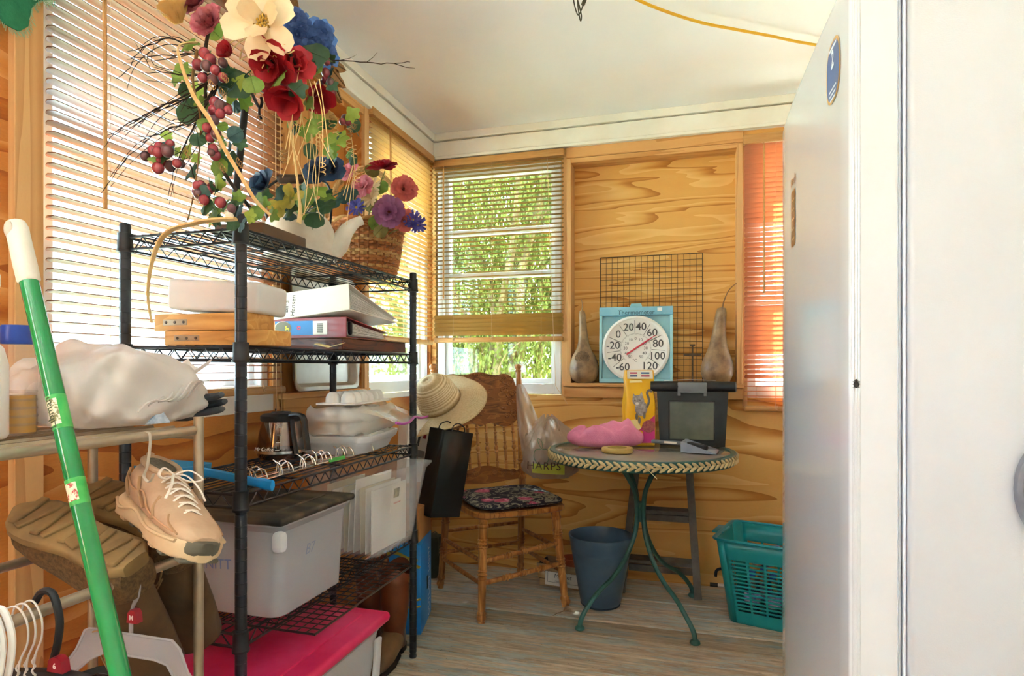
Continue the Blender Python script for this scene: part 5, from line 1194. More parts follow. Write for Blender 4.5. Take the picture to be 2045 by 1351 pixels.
MB().tube([(.018, .01, -.082), (.032, .008, -.05), (.042, .0, 0)], .0065, 8).build('connector', DCORD, T)
# ---------------------------------------------------------------- shoe rack and things on it
CHAMP = mat('champagne_metal', '#b3a48e', .32, '#a6967f', 12, metal=.6)
RY0, RY1, RXF, RXR = .12, .945, -.88, -1.135
T = thing('shoe_rack', 'champagne metal tube shoe rack in the left foreground', 'rack', ((RXF + RXR) / 2, (RY0 + RY1) / 2, 0))
wx, wy = (RXF - RXR) / 2, (RY1 - RY0) / 2
for sx in (-1, 1):
    for sy in (-1, 1): MB().tube([(sx * wx, sy * wy, 0), (sx * wx, sy * wy, .952)], .0088, 12).build('upright', CHAMP, T)
for z in (.16, .43, .70, .928):
    for sx in (-1, 1): MB().tube([(sx * wx, -wy, z), (sx * wx, wy - .012, z)], .0085, 10).build('rail', CHAMP, T)
    for sy in (-1, 1): MB().tube([(-wx, sy * wy, z - .012), (wx, sy * wy, z - .012)], .006, 8).build('end_bar', CHAMP, T)
for x in (-.08, -.03, .02, .07): MB().tube([(x, -wy, .93), (x, wy, .93)], .0045, 6).build('top_rod', CHAMP, T)
# white plastic bag
PBAG = translucent('white_bag_film', '#e2dcd6', '#efe6dc', .3, .32, '#d4cfcc', 5)
T = thing('plastic_bag', 'crumpled white plastic bag full of something on the rack top', 'plastic bag', (-1.02, .895, .9375), R(86))
rr = random.Random(21); ph = [rr.uniform(0, 6.28) for _ in range(10)]
def fn(u, v):
    a = 2 * PI * u; e = PI * (v - .5); c = abs(math.cos(e)) ** .5
    cx = math.copysign(abs(math.cos(a)) ** .7, math.cos(a)); sy = math.copysign(abs(math.sin(a)) ** .7, math.sin(a))
    w = 1 + .05 * math.sin(5 * a + ph[0] + 4 * e) + .035 * math.sin(11 * a + ph[1] - 6 * e) + .02 * math.sin(19 * a + ph[2] + 9 * e)
    x = .150 * cx * c * w; y = .115 * sy * c * w
    z = .058 + .058 * math.copysign(abs(math.sin(e)) ** .65, e)
    if v > .45:
        z += min(1, (v - .45) * 4) * (.014 * abs(math.sin(21 * x + 17 * y + ph[4])) + .010 * abs(math.sin(33 * x - 27 * y + ph[5])) - .010 + .026 * math.exp(-((x + .04) / .05) ** 2) + .012 * math.exp(-((x - .06) / .05) ** 2) - .022 * max(0, x / .15) + .006 * math.sin(38 * x + 30 * y + ph[3]) + .004 * math.sin(70 * x - 40 * y))
    return (x, y, max(.0008, z))
MB().sheet(fn, 96, 40, wrap=True).build('bag_body', PBAG, T, 75)
MB().sheet(lambda u, v: (.105 + .05 * v + .008 * math.sin(8 * u), -.07 + .08 * u, .088 + .028 * v + .010 * math.sin(7 * u + 2)), 12, 8).build('loose_ear', PBAG, T, 70)
b = MB()
for k in range(6):
    P = [(-.05 + .02 * k + .05 * t, -.118 - .004 * math.sin(3 * t) , .03 + .012 * k * .4 + .03 * t + .006 * math.sin(5 * t + k)) for t in [q / 6 for q in range(7)]]
    b.tube(smooth_path(P, 3), .0025, 5, flat=.5)
b.build('fold_creases', PBAG, T, 60)
MB().prism([(-.03, 0), (.02, 0), (.005, .026)], .004, TR((.0, -.108, .006), (R(80), 0, 0))).build('blue_cloth_corner', mat('blue_stripe_cloth', '#6f88a8', .8, '#b8c4d2', 60), T)
# gloves
GLV = mat('dark_glove', '#2e3236', .7, '#3c4146', 20, bump=.2)
T = thing('work_gloves', 'dark grey rubber gloves sticking out behind the white bag', 'gloves', (-.93, 1.012, .9375), R(20))
for k, (z, a) in enumerate(((.016, .0), (.030, .012), (.044, -.004))): MB().tube(smooth_path([(-.05, -.01, z - .004), (-.01, -.008 + a, z), (.030, -.016 + a, z + .006), (.045, -.020 + a, z + .010)]), [.008 + .006 * math.sin(PI * q / 18) for q in range(18)] + [.004], 10, flat=.55).build('glove_finger', GLV, T)
MB().box((-.045, .0, .014), (.06, .05, .026), bev=.01).build('glove_palm', GLV, T)
# bottles
T = thing('juice_bottle', 'clear ribbed bottle of amber liquid with blue cap', 'bottle', (-1.03, .728, .9378))
BP = [(.024, .0), (.0265, .006), (.0265, .07), (.0255, .074), (.0265, .08), (.0265, .105), (.023, .13), (.019, .145)]
MB().spin(BP, 24).build('bottle_body', translucent('cloudy_pet', '#e2d8cc', '#efe6da', .4, .2, clear=.8), T)
MB().lathe([(0, .003), (.0245, .003), (.0245, .062), (0, .062)], 24).build('amber_liquid', mat('amber_oil', '#c08a10', .2, spec=.6), T)
MB().lathe([(.0205, .143), (.0215, .145), (.0215, .170), (.020, .173), (0, .173)], 24).build('cap', mat('cap_blue', '#2448a4', .35), T)
for k in range(5): MB().lathe([(.0262, 0), (.0276, .002), (.0262, .004)], 24, TR((0, 0, .014 + .013 * k))).build('rib', translucent('cloudy_pet', '#e2d8cc'), T)
T = thing('spray_bottle', 'white plastic spray bottle at the left picture edge', 'bottle', (-1.005, .655, .9378))
WPL = mat('white_hdpe', '#e9e5df', .4)
MB().lathe([(0, 0), (.032, 0), (.036, .006), (.036, .11), (.030, .135), (.014, .155), (.014, .168), (0, .168)], 26).build('bottle_body', WPL, T)
MB().sheet(lambda u, v: (.0364 * math.cos(-2.4 + 2.2 * u), .0364 * math.sin(-2.4 + 2.2 * u), .02 + .085 * v), 14, 2).build('label', mat('faded_label', '#d8cdbd', .6, '#b7a892', 70), T)
b = MB(); b.lathe([(.015, .165), (.017, .168), (.017, .188), (.013, .19), (0, .19)], 18); b.build('collar', mat('dark_trigger', '#3a3a40', .4), T)
b = MB(); b.box((.006, -.003, .235), (.028, .05, .03), bev=.008); b.tube([(0, 0, .188), (0, 0, .23)], .008, 8); b.build('spray_head', WPL, T)
MB().tube(smooth_path([(.002, -.02, .222), (.004, -.030, .20), (.004, -.026, .178)]), .004, 6).build('trigger', mat('dark_trigger', '#3a3a40', .4), T)
# hook on the rack
b = MB(); b.tube(smooth_path([(.0, 0, .008), (.009, 0, .004), (.010, 0, -.012), (.004, 0, -.05), (-.003, 0, -.066), (.006, 0, -.076), (.014, 0, -.070), (.016, 0, -.062)]), .0032, 6, flat=.45)
tag(b.build('hook', mat('putty_hook', '#c4b8a6', .45), None, 40, (-.88, .828, .928)), 'flat putty-coloured hook hanging from the top rail', 'hook')
# green pole
T = thing('mop_pole', 'green mop pole with white grip leaning on the shoe rack', 'mop', (-.424, .564, 0))
p0 = Vector((-.973, .685, 1.262)); p1 = Vector((-.708, .628, .645)); d = (p0 - p1).normalized(); base = p1 - d * (p1.z / d.z)
T.location = base; L = (p0 - base).length; m = frame((0, 0, 0), d)
GP = mat('green_pole', '#0f7f3f', .22, '#128a46', 6, coat=.4)
g0 = L - .098
MB().tube([m @ Vector((0, 0, 0)), m @ Vector((0, 0, g0))], .0122, 16).build('pole', GP, T)
PR = [(.0126, g0 - .004), (.0148, g0), (.0152, g0 + .02), (.0148, L - .03), (.0150, L - .012), (.0125, L - .002), (.006, L + .001), (0, L + .001)]
gp = MB().lathe(PR, 18, m).build('grip', mat('cream_grip', '#ded6c6', .6, bump=.3, bsc=200), T)
MB().ball(m @ Vector((0, -.013, L - .016)), .008, 10, 6, (1, .5, 1.6)).build('hang_hole', mat('grip_dark_cream', '#c9bfae', .6), gp)  # hole drawn as a flattened ball in darker cream
for (za, zb, lab) in ((g0 - .235, g0 - .185, 0), (g0 - .345, g0 - .308, 1)):
    o = MB().spin([(.01235, za), (.01245, za + .001), (.01245, zb), (.01235, zb)], 18, m).build('label_sleeve', mat('label_green', '#2fa04a', .3, '#54b45c', 40), T)
    MB().sheet(lambda u, v: tuple(m @ Vector((.0127 * math.cos(-2.0 + 1.3 * u), .0127 * math.sin(-2.0 + 1.3 * u), za + .006 + (zb - za - .012) * v))), 8, 2).build('label_panel', mat('cream_panel' if lab == 0 else 'red_cream_panel', '#d8d2b4', .4, '#b04038' if lab else '#7a7648', 120, lo=.5, hi=.56), o)
text('label_lettering', 'Libman', .016, mat('dark_green_ink', '#3c4a2a', .5), T, m @ onface((.0, -.0131, g0 - .21), (0, 0, 1), (-1, 0, 0)), .0001)
# boots upside down on the middle tier
BSU = mat('brown_suede', '#4a3520', .85, '#66492c', 9, bump=.4, bsc=90); SOLE = mat('tan_rubber_sole', '#6e5636', .75, '#8f7347', 10, bump=.3); MESH = mat('brown_mesh', '#6e5434', .9, '#4a361f', 160, bump=.5, bsc=300)
def loft(sections, n=20, close=True):
    """sections: (x, y0 centre, z centre, half width, half height, power)"""
    b = MB(); v = []
    for (x, y, z, w, h, p) in sections:
        for j in range(n):
            a = 2 * PI * j / n; v.append((x, y + w * math.copysign(abs(math.cos(a)) ** (2 / p), math.cos(a)), z + h * math.copysign(abs(math.sin(a)) ** (2 / p), math.sin(a))))
    f = [(k * n + j, k * n + (j + 1) % n, (k + 1) * n + (j + 1) % n, (k + 1) * n + j) for k in range(len(sections) - 1) for j in range(n)]
    f += [tuple(range(n))[::-1], tuple((len(sections) - 1) * n + j for j in range(n))]
    return b.add(v, f)
def solep(t, L, w):      # foot outline half-width along the length, and centre shift
    k = [(0, .45), (.04, .72), (.12, .86), (.3, .78), (.45, .74), (.62, .92), (.75, 1.0), (.88, .90), (.96, .58), (1, .2)]
    for (a, b) in zip(k, k[1:]):
        if a[0] <= t <= b[0]: return w * (a[1] + (b[1] - a[1]) * (t - a[0]) / (b[0] - a[0]))
    return w * .2
def axes(x, z):
    x = Vector(x).normalized(); z = Vector(z); z = (z - x * z.dot(x)).normalized(); return Matrix((x, z.cross(x), z)).transposed().to_euler()
def boot(label, loc, rot, L=.285, w=.048, shaft=.20):
    """local: x heel->toe, z away from the ground; the sole lies at z=0"""
    T = thing('work_boot', label, 'boot', loc, 0, 'brown work boots turned upside down', rot=rot)
    N = 14; S = [(L * k / N, 0, .013, max(.006, solep(k / N, L, w)), .013, 4) for k in range(N + 1)]
    so = loft(S, 20).build('sole', SOLE, T)
    for k in range(9):
        t = .08 + .1 * k; ww = solep(t, L, w) * 1.55
        MB().box((L * t, 0, -.002), (.016 if k not in (3,) else .03, ww, .007), rot=(0, 0, R(12 if k % 2 else -10)), bev=.002, seg=1).build('tread_lug', SOLE, so)
    U = [(.004, 0, .045, w * .62, .034, 3), (.03, 0, .055, w * .82, .045, 3), (.09, 0, .062, w * .84, .05, 3), (.15, 0, .055, w * .86, .04, 3), (.20, 0, .045, w * .95, .03, 3), (.25, 0, .04, w * .85, .025, 3), (L - .006, 0, .03, w * .45, .014, 3)]
    loft(U, 20).build('upper', MESH, T)
    b = MB(); v = []; n = 20
    for (z, cx, rx, ry) in ((.05, .065, .056, .040), (.09, .062, .052, .041), (.14, .055, .054, .044), (shaft, .05, .058, .048), (shaft + .07, .045, .06, .050)):
        for j in range(n): a = 2 * PI * j / n; v.append((cx + rx * math.cos(a) * (1 + .04 * math.sin(3 * a + z * 30)), ry * math.sin(a), z))
    b.add(v, [(k * n + j, k * n + (j + 1) % n, (k + 1) * n + (j + 1) % n, (k + 1) * n + j) for k in range(4) for j in range(n)]); b.build('shaft', BSU, T, 60, thick=.003)
    for s in (-1, 1): MB().tube(smooth_path([(.02, s * .048, .08), (.05, s * .053, .13), (.09, s * .05, .17), (.06, s * .058, .24)]), .0016, 5).build('seam', mat('tan_seam', '#8a6f48', .8), T)
    return T
boot('brown work boot upside down with full tread showing, leftmost', (-.845, .775, .742), axes((-.96, .06, .22), (-.42, .42, -.80)))
boot('brown work boot upside down partly behind the beige sneaker', (-.868, .905, .748), axes((-.95, .10, .24), (-.42, .40, -.82)))
# beige sneaker
SUE = mat('beige_suede', '#c6a687', .85, '#b39274', 14, bump=.25, bsc=160); MID = mat('cream_midsole', '#d8bd98', .6, '#ccae86', 10); OUT = mat('dark_outsole', '#5f5a4c', .7); LACE = mat('white_lace', '#eadfd2', .8)
hv = Vector((-1.000, .915, .778)); tv = Vector((-.735, .800, .733)); dx = (tv - hv).normalized(); side = Vector((0, 0, 1)).cross(dx).normalized(); up = dx.cross(side)
up = (up + side * -.0).normalized()
T = thing('sneaker', 'beige lace-up sneaker resting on the boots and rail', 'shoe', hv)
T.rotation_euler = (Matrix((dx, side, up)).transposed() @ Matrix.Rotation(R(-14), 3, 'X')).to_euler(); T.scale = (1, 1, .80); L = .285; w = .050
N = 18; S = []
for k in range(N + 1):
    t = k / N; S.append((L * t - .005 * (t < .02), 0, .018 + .010 * max(0, .35 - t) + .012 * max(0, t - .8), max(.01, solep(t, L, w)) * 1.04, .020 + .008 * max(0, .4 - t), 5))
ms = loft(S, 24).build('midsole', MID, T)
for k in range(8):
    t = .06 + .125 * k; MB().box((L * t, 0, .000), (.022, solep(t, L, w) * 1.9, .010), bev=.004).build('outsole_lug', OUT if k in (2, 3, 6, 7) else MID, ms)
for s in (-1, 1): MB().tube(smooth_path([(.01, s * .038, .03), (.05, s * .045, .022), (.10, s * .042, .036), (.15, s * .043, .024), (.21, s * .052, .030), (.26, s * .04, .034)]), .004, 6).build('midsole_wave', MID, ms)
U = [(.0, 0, .072, .024, .040, 3), (.02, 0, .074, .034, .048, 2.6), (.06, 0, .072, .038, .050, 2.6), (.10, 0, .068, .040, .046, 2.5), (.14, 0, .060, .043, .040, 2.4), (.18, 0, .052, .046, .032, 2.3), (.22, 0, .045, .045, .024, 2.3), (.255, 0, .042, .037, .018, 2.3), (.278, 0, .038, .022, .010, 2.2)]
loft(U, 24).build('upper', SUE, T, 60)
MB().lathe([(0, .0), (.034, .0), (.034, .004), (0, .004)], 24, TR((.052, 0, .1195), (0, R(8), 0), (1.25, .80, 1))).build('ankle_opening', mat('dark_lining', '#5e5648', .95, '#7a7260', 200), T)
MB().tube([(.052 + .044 * math.cos(a), .028 * math.sin(a), .1225 - .006 * math.cos(a)) for a in [2 * PI * k / 24 for k in range(24)]], .006, 8, closed=True).build('padded_collar', SUE, T)
MB().box((-.004, 0, .122), (.008, .014, .028), rot=(0, R(-18), 0), bev=.003).build('pull_tab', SUE, T)
MB().sheet(lambda u, v: (.095 + .115 * u, (v - .5) * .034, .1105 - .036 * u + .004 * math.cos((v - .5) * 5) - .012 * u * u), 8, 6).build('tongue', mat('tongue_beige', '#d9bb9a', .8), T, 60, thick=.004)
for k in range(6):
    x = .105 + .019 * k; z = .1145 - .036 * (x - .095) / .115 - .012 * ((x - .095) / .115) ** 2; 
    MB().tube(smooth_path([(x - .004, -.026, z - .012), (x, -.012, z + .001), (x + .006, .0, z + .005), (x + .012, .014, z - .001), (x + .014, .026, z - .013)]), .0026, 6, flat=.6).build('lace', LACE, T)
    MB().tube(smooth_path([(x + .014, -.026, z - .014), (x + .008, -.008, z + .004), (x + .002, .010, z + .004), (x - .004, .026, z - .011)]), .0026, 6, flat=.6).build('lace', LACE, T)
for s in (-1, 1): MB().tube(smooth_path([(.108, 0, .120), (.112, s * .022, .134), (.135, s * .038, .124), (.128, s * .022, .114), (.110, s * .004, .118)]), .0026, 6, flat=.6).build('lace_bow', LACE, T); MB().tube(smooth_path([(.108, 0, .12), (.13, s * .012, .126), (.16, s * .024, .110), (.175, s * .034, .088)]), .0024, 6, flat=.6).build('lace_end', LACE, T)
loft([(.238, 0, .022, .043, .0165, 4), (.262, 0, .024, .037, .0165, 4), (.282, 0, .027, .021, .015, 4), (.2885, 0, .03, .010, .011, 3)], 20).build('toe_outsole', OUT, T)
for s in (-1, 1):
    for P in ([(.005, s * .030, .10), (.03, s * .0405, .075), (.055, s * .041, .050)], [(.075, s * .041, .100), (.095, s * .0435, .075), (.135, s * .046, .052)], [(.155, s * .034, .086), (.165, s * .044, .066), (.185, s * .049, .048)], [(.205, s * .034, .066), (.225, s * .040, .055), (.255, s * .037, .045)]): MB().tube(smooth_path(P), .0028, 6, flat=.5).build('panel_seam', mat('overlay_taupe', '#a8845f', .85), T)
for s in (-1, 1): MB().tube(smooth_path([(.02, s * .037, .085), (.06, s * .0405, .07), (.11, s * .043, .078), (.15, s * .046, .056), (.20, s * .047, .050), (.245, s * .040, .046)]), .0018, 5).build('overlay_seam', mat('overlay_tan', '#b88c68', .8), T)
# dark boots on the lower tier
DB = mat('black_boot_leather', '#22211f', .5, '#34302a', 12, bump=.2)
for k, (x, y, r) in enumerate(((-1.0, .848, 20),)):
    T = thing('tall_boot', ('black tall boot standing right behind the green pole', 'dark brown tall boot standing behind the clear hanger')[k], 'boot', (x, y, .0), R(r + 180))
    m_ = DB if k == 0 else BSU
    b = MB(); v = []; n = 22
    for (z, cx, rx, ry) in ((.03, .0, .05, .042), (.10, .0, .046, .04), (.2, -.004, .050, .044), (.30, -.008, .056, .050), (.42, -.01, .062, .055), (.495, -.01, .064, .057)):
        for j in range(n): a = 2 * PI * j / n; v.append((cx + rx * math.cos(a) * (1 + .03 * math.sin(3 * a + 22 * z)), ry * math.sin(a), z))
    b.add(v, [(q * n + j, q * n + (j + 1) % n, (q + 1) * n + (j + 1) % n, (q + 1) * n + j) for q in range(5) for j in range(n)]); b.build('shaft', m_, T, 60, thick=.004)
    loft([(-.055, 0, .045, .03, .03, 3), (0, 0, .05, .04, .045, 3), (.08, 0, .045, .042, .038, 3), (.15, 0, .036, .044, .026, 3), (.20, 0, .03, .026, .014, 3)], 20).build('foot', m_, T)
    loft([(-.06, 0, .010, .032, .010, 4), (.06, 0, .010, .036, .010, 4), (.14, 0, .010, .046, .010, 4), (.205, 0, .010, .026, .010, 4)], 16).build('sole', BLKP, T)
# cowboy boots below the shelf
CBT = mat('chestnut_leather', '#7a3c1e', .35, '#5a2a14', 7, bump=.15, coat=.2); CBF = mat('scuffed_leather', '#7d5c3c', .5, '#5e4028', 9, bump=.2)
for k, (x, y, r) in enumerate(((-1.035, 2.045, -84), (-1.155, 2.085, -96))):
    T = thing('cowboy_boot', ('chestnut cowboy boot on the floor nearest the shelf post', 'chestnut cowboy boot on the floor behind its mate')[k], 'boot', (x, y, 0), R(r))
    b = MB(); v = []; n = 24
    for (z, cx, rx, ry, dip) in ((.035, .0, .046, .036, 0), (.08, .004, .044, .036, 0), (.13, .002, .048, .042, 0), (.20, -.004, .056, .050, 0), (.27, -.006, .062, .056, 0), (.315, -.006, .066, .060, 1)):
        for j in range(n): a = 2 * PI * j / n; v.append((cx + rx * math.cos(a), ry * math.sin(a), z + dip * .018 * math.cos(2 * a)))
    b.add(v, [(q * n + j, q * n + (j + 1) % n, (q + 1) * n + (j + 1) % n, (q + 1) * n + j) for q in range(5) for j in range(n)]); b.build('shaft', CBT, T, 60, thick=.004)
    loft([(-.048, 0, .055, .026, .026, 3), (-.01, 0, .062, .036, .036, 3), (.05, 0, .062, .040, .040, 3), (.11, 0, .048, .043, .032, 3), (.17, 0, .036, .036, .02, 2.6), (.205, 0, .028, .016, .009, 2.4)], 22).build('foot', CBF, T)
    loft([(.03, 0, .012, .036, .007, 4), (.11, 0, .010, .046, .006, 4), (.17, 0, .012, .039, .006, 4), (.212, 0, .015, .017, .005, 4)], 16).build('sole', mat('dark_welt', '#2c2118', .6), T); MB().box((-.028, 0, .017), (.05, .058, .034), bev=.006).build('heel', mat('dark_welt', '#2c2118', .6), T)
    for s in (-1, 1): MB().tube(smooth_path([(-.006, s * .060, .31), (.0, s * .068, .335), (.012, s * .066, .30), (.01, s * .060, .27)]), .006, 6, flat=.4).build('pull_strap', mat('tan_strap', '#a5764e', .6), T)
# ---------------------------------------------------------------- hangers
HC = translucent('clear_hanger', '#c9c8cc', '#dcdce2', .45, .25, clear=.30)
REDT = mat('red_tag', '#8e1626', .35); WHT = mat('tag_white', '#f0e8e0', .5)
def size_tag(T, x, z, y=0, s_='6', wide=1.0):
    o = MB().prism([(-.0105 * wide, 0), (.0105 * wide, 0), (.0085 * wide, .016), (.004, .021), (-.004, .021), (-.0085 * wide, .016)], .012, TR((x, y + .006, z), (PI / 2, 0, 0))).build('size_tag', REDT, T)
    text('size_letter', s_, .011, WHT, o, onface((x, y - .0066, z + .009), (1, 0, 0), (0, 0, 1)), .0001, bold=.0003)
T = thing('clear_hanger', 'clear plastic hanger with notched arms on the lower rail', 'hanger', (-.88, .800, .708), R(0))
MB().tube(smooth_path([(.0, 0, -.105), (.002, 0, -.06), (.014, 0, -.035), (.016, 0, -.006), (.004, 0, .010), (-.012, 0, .006), (-.016, 0, -.008)]), .0042, 8, flat=.6, up=(0, 1, 0)).build('hook', HC, T)
top = [(-.20, -.188), (-.17, -.182), (-.14, -.168), (-.115, -.140), (-.095, -.104), (-.085, -.10), (.085, -.10), (.10, -.112), (.115, -.146), (.145, -.176), (.20, -.208), (.205, -.214)]
bot = [(.20, -.226), (.13, -.196), (.095, -.166), (.075, -.140), (.05, -.135), (-.05, -.135), (-.085, -.152), (-.115, -.176), (-.16, -.196), (-.20, -.203)]
MB().prism([(x, z) for x, z in bot[::-1] + top[::-1]][::-1], .002, TR((0, .001, 0), (PI / 2, 0, 0))).build('hanger_body', HC, T)
MB().tube([(x, -.002, z) for x, z in top], .0022, 6).build('hanger_rim', HC, T); MB().tube([(x, -.002, z) for x, z in bot], .0022, 6).build('hanger_rim', HC, T)
size_tag(T, .012, -.078, -.004, 'M')
T = thing('black_hanger', 'black clip hanger with red size 6 tag on the lower rail', 'hanger', (-.88, .662, .708))
MB().tube(smooth_path([(.010, 0, -.085), (.020, 0, -.055), (.024, 0, -.020), (.012, 0, .014), (-.008, 0, .016), (-.022, 0, .0)]), .0052, 9).build('hook', BLKP, T)
MB().tube(smooth_path([(-.09, 0, -.112), (.02, 0, -.098), (.10, 0, -.100), (.17, 0, -.104)]), .008, 9).build('bar', BLKP, T)
MB().box((.108, -.006, -.105), (.040, .022, .04), bev=.007).build('clip', mat('gloss_black_clip', '#0c0c0e', .15), T); MB().box((.110, -.018, -.108), (.014, .006, .022), bev=.002).build('clip_spring', CHR, T)
size_tag(T, .028, -.090, -.004, '6', 1.4)
WW = mat('white_coated_wire', '#cfc8c0', .4)
for k in range(3):
    T = thing('wire_hanger', ('white wire hanger next to the black hanger hook', 'middle white wire hanger of the three on the rail', 'white wire hanger beside the white plastic hangers')[k], 'hanger', (-.88, .640 - .011 * k, .708), R(-3 + 4 * k), 'white wire hangers on the lower rail')
    MB().tube(smooth_path([(.006, 0, -.082), (.010, 0, -.06), (.022, 0, -.035), (.021, 0, -.008), (.006, 0, .011), (-.012, 0, .008), (-.019, 0, -.006)]), .0014, 6).build('hook', WW, T)
    MB().tube([(.006 + .002 * math.cos(q * 1.3), .002 * math.sin(q * 1.3), -.062 - .0028 * q) for q in range(12)], .0014, 5).build('twisted_neck', WW, T)
    MB().tube(smooth_path([(.006, 0, -.094), (-.06, 0, -.125), (-.19, 0, -.185), (-.17, 0, -.195), (.17, 0, -.195), (.19, 0, -.185), (.06, 0, -.125), (.006, 0, -.094)], 4), .0013, 5).build('wire_body', WW, T)
for k in range(3):
    T = thing('white_hanger', ('white plastic hanger with red tag, rightmost of its row', 'white plastic hanger with red tag, middle of its row', 'white plastic hanger with red tag, leftmost of its row')[k], 'hanger', (-.88, .598 - .012 * k, .708), 0, 'white plastic hangers on the lower rail')
    MB().tube(smooth_path([(.014, 0, -.082), (.022, 0, -.05), (.024, 0, -.015), (.010, 0, .014), (-.010, 0, .014), (-.022, 0, -.004)]), .0045, 8).build('hook', WPL, T)
    MB().tube(smooth_path([(-.2, 0, -.16), (-.10, 0, -.12), (.0, 0, -.10), (.03, 0, -.10), (.10, 0, -.12), (.2, 0, -.16)]), .0055, 8).build('arms', WPL, T)
    size_tag(T, .018, -.092, -.004, 'M', 1.2)
# green fringed felt at the top left
FELT = mat('green_felt', '#1f6a48', .95, '#2a7a52', 30, bump=.4, bsc=200); FRG = mat('pale_green_fringe', '#8fb088', .9)
T = thing('felt_decoration', 'dark green fringed felt hanging in the upper left corner', 'felt', (-1.325, 1.012, 1.735), PI / 2)
E1 = [(-.14, .03), (-.10, .0), (-.07, .0), (-.052, .02), (-.046, .06), (-.03, .085), (.0, .105), (.0, .30), (-.14, .30)]
MB().prism([(x, z) for x, z in E1], .003, TR((0, .004, 0), (PI / 2, 0, 0))).build('felt', FELT, T)
fr_ = MB(); E2 = smooth_path([(x, 0, z) for x, z in E1[:7]], 10)
for q, p in enumerate(E2): fr_.tube([p, p + Vector((random.uniform(-.004, .010), -.002, -.008 - .006 * random.random()))], .0006, 4)
fr_.build('fringe', FRG, T, kind='stuff')
MB().prism([(-.14, .085), (-.09, .075), (-.05, .085), (0, .11), (0, .30), (-.14, .30)], .003, TR((0, -.002, 0), (PI / 2, 0, 0))).build('upper_layer', FELT, T)
fr_ = MB()
for q in range(60): x = -.14 + .14 * q / 59; z = .082 + .02 * ((x + .14) / .14) ** 2; fr_.tube([(x, -.004, z), (x + random.uniform(-.004, .004), -.006, z - .014)], .0006, 4)
fr_.build('fringe', FRG, T, kind='stuff')
# ---------------------------------------------------------------- flowers on the top shelf (positions in metres)
MAG=[(-.835,1.07,1.746)]
BUD=[(-1.032,1.055,1.763)]
PEO=[(-1.018,1.09,1.823),(-.967,1.074,1.761)]
BLU=[(-.835,1.174,1.802),(-.824,1.177,1.769),(-.8,1.195,1.758),(-.788,1.209,1.74),(-.811,1.181,1.73),(-.799,1.216,1.79)]
RED=[(-.837,1.101,1.679),(-.804,1.131,1.679),(-.905,1.06,1.687),(-.81,1.119,1.626),(-.796,1.196,1.647),(-.847,1.14,1.651)]
LVS=[(-.996,1.044,1.719),(-.861,1.063,1.637),(-.777,1.118,1.634),(-.783,1.158,1.667),(-.854,1.148,1.606),(-.814,1.128,1.604),(-.814,1.264,1.619),(-.811,1.264,1.582),(-.882,1.161,1.631),(-.979,1.07,1.611),(-.997,1.096,1.538),(-1.0,1.064,1.469),(-.946,1.09,1.451),(-.895,1.074,1.405),(-.889,1.096,1.379),(-.929,1.053,1.361),(-.969,1.073,1.364),(-.922,1.17,1.417),(-.811,1.296,1.572),(-.804,1.329,1.607),(-1.077,1.083,1.661),(-.91,1.069,1.633),(-.859,1.209,1.603),(-.927,1.075,1.596),(-1.015,1.06,1.674),(-.805,1.225,1.632)]
LNG=[(-.997,1.075,1.567),(-.917,1.057,1.603),(-.806,1.151,1.726)]
BER=[(-.966,1.053,1.693),(-.947,1.038,1.657),(-.93,1.043,1.649),(-.947,1.027,1.629),(-.927,1.033,1.624),(-.915,1.047,1.634),(-.979,1.049,1.669),(-.93,1.064,1.674),(-.954,1.056,1.68),(-.937,1.051,1.587),(-.92,1.046,1.576),(-.933,1.042,1.566),(-.913,1.037,1.556),(-.924,1.034,1.543),(-.922,1.066,1.579),(-.946,1.038,1.532),(-.928,1.043,1.519),(-.947,1.048,1.515),(-.952,1.057,1.564),(-1.075,1.011,1.477),(-1.052,1.007,1.486),(-1.039,1.011,1.493),(-1.028,1.014,1.489),(-1.026,1.025,1.502),(-1.034,1.002,1.478),(-1.015,1.008,1.48),(-1.033,1.002,1.446),(-1.044,1.02,1.467),(-1.034,1.033,1.46),(-.944,1.028,1.382),(-.905,1.029,1.374),(-.884,1.035,1.362),(-.972,1.041,1.416),(-.95,1.047,1.408),(-.963,1.033,1.397),(-.942,1.05,1.492),(-.945,1.059,1.483),(-.938,1.04,1.481),(-.769,1.193,1.717),(-.771,1.193,1.692),(-.761,1.196,1.67),(-.777,1.201,1.68),(-.761,1.206,1.652),(-.779,1.284,1.629),(-.772,1.286,1.62),(-.779,1.274,1.616),(-.788,1.198,1.671)]
WBER=[(-.888,1.034,1.347)]
COILS=[(-.908,1.039,1.634),(-.925,1.023,1.615),(-.92,1.046,1.609),(-.981,1.018,1.483),(-.927,1.054,1.459),(-.914,1.089,1.479),(-.771,1.297,1.621),(-.956,1.025,1.387),(-.918,1.036,1.501)]
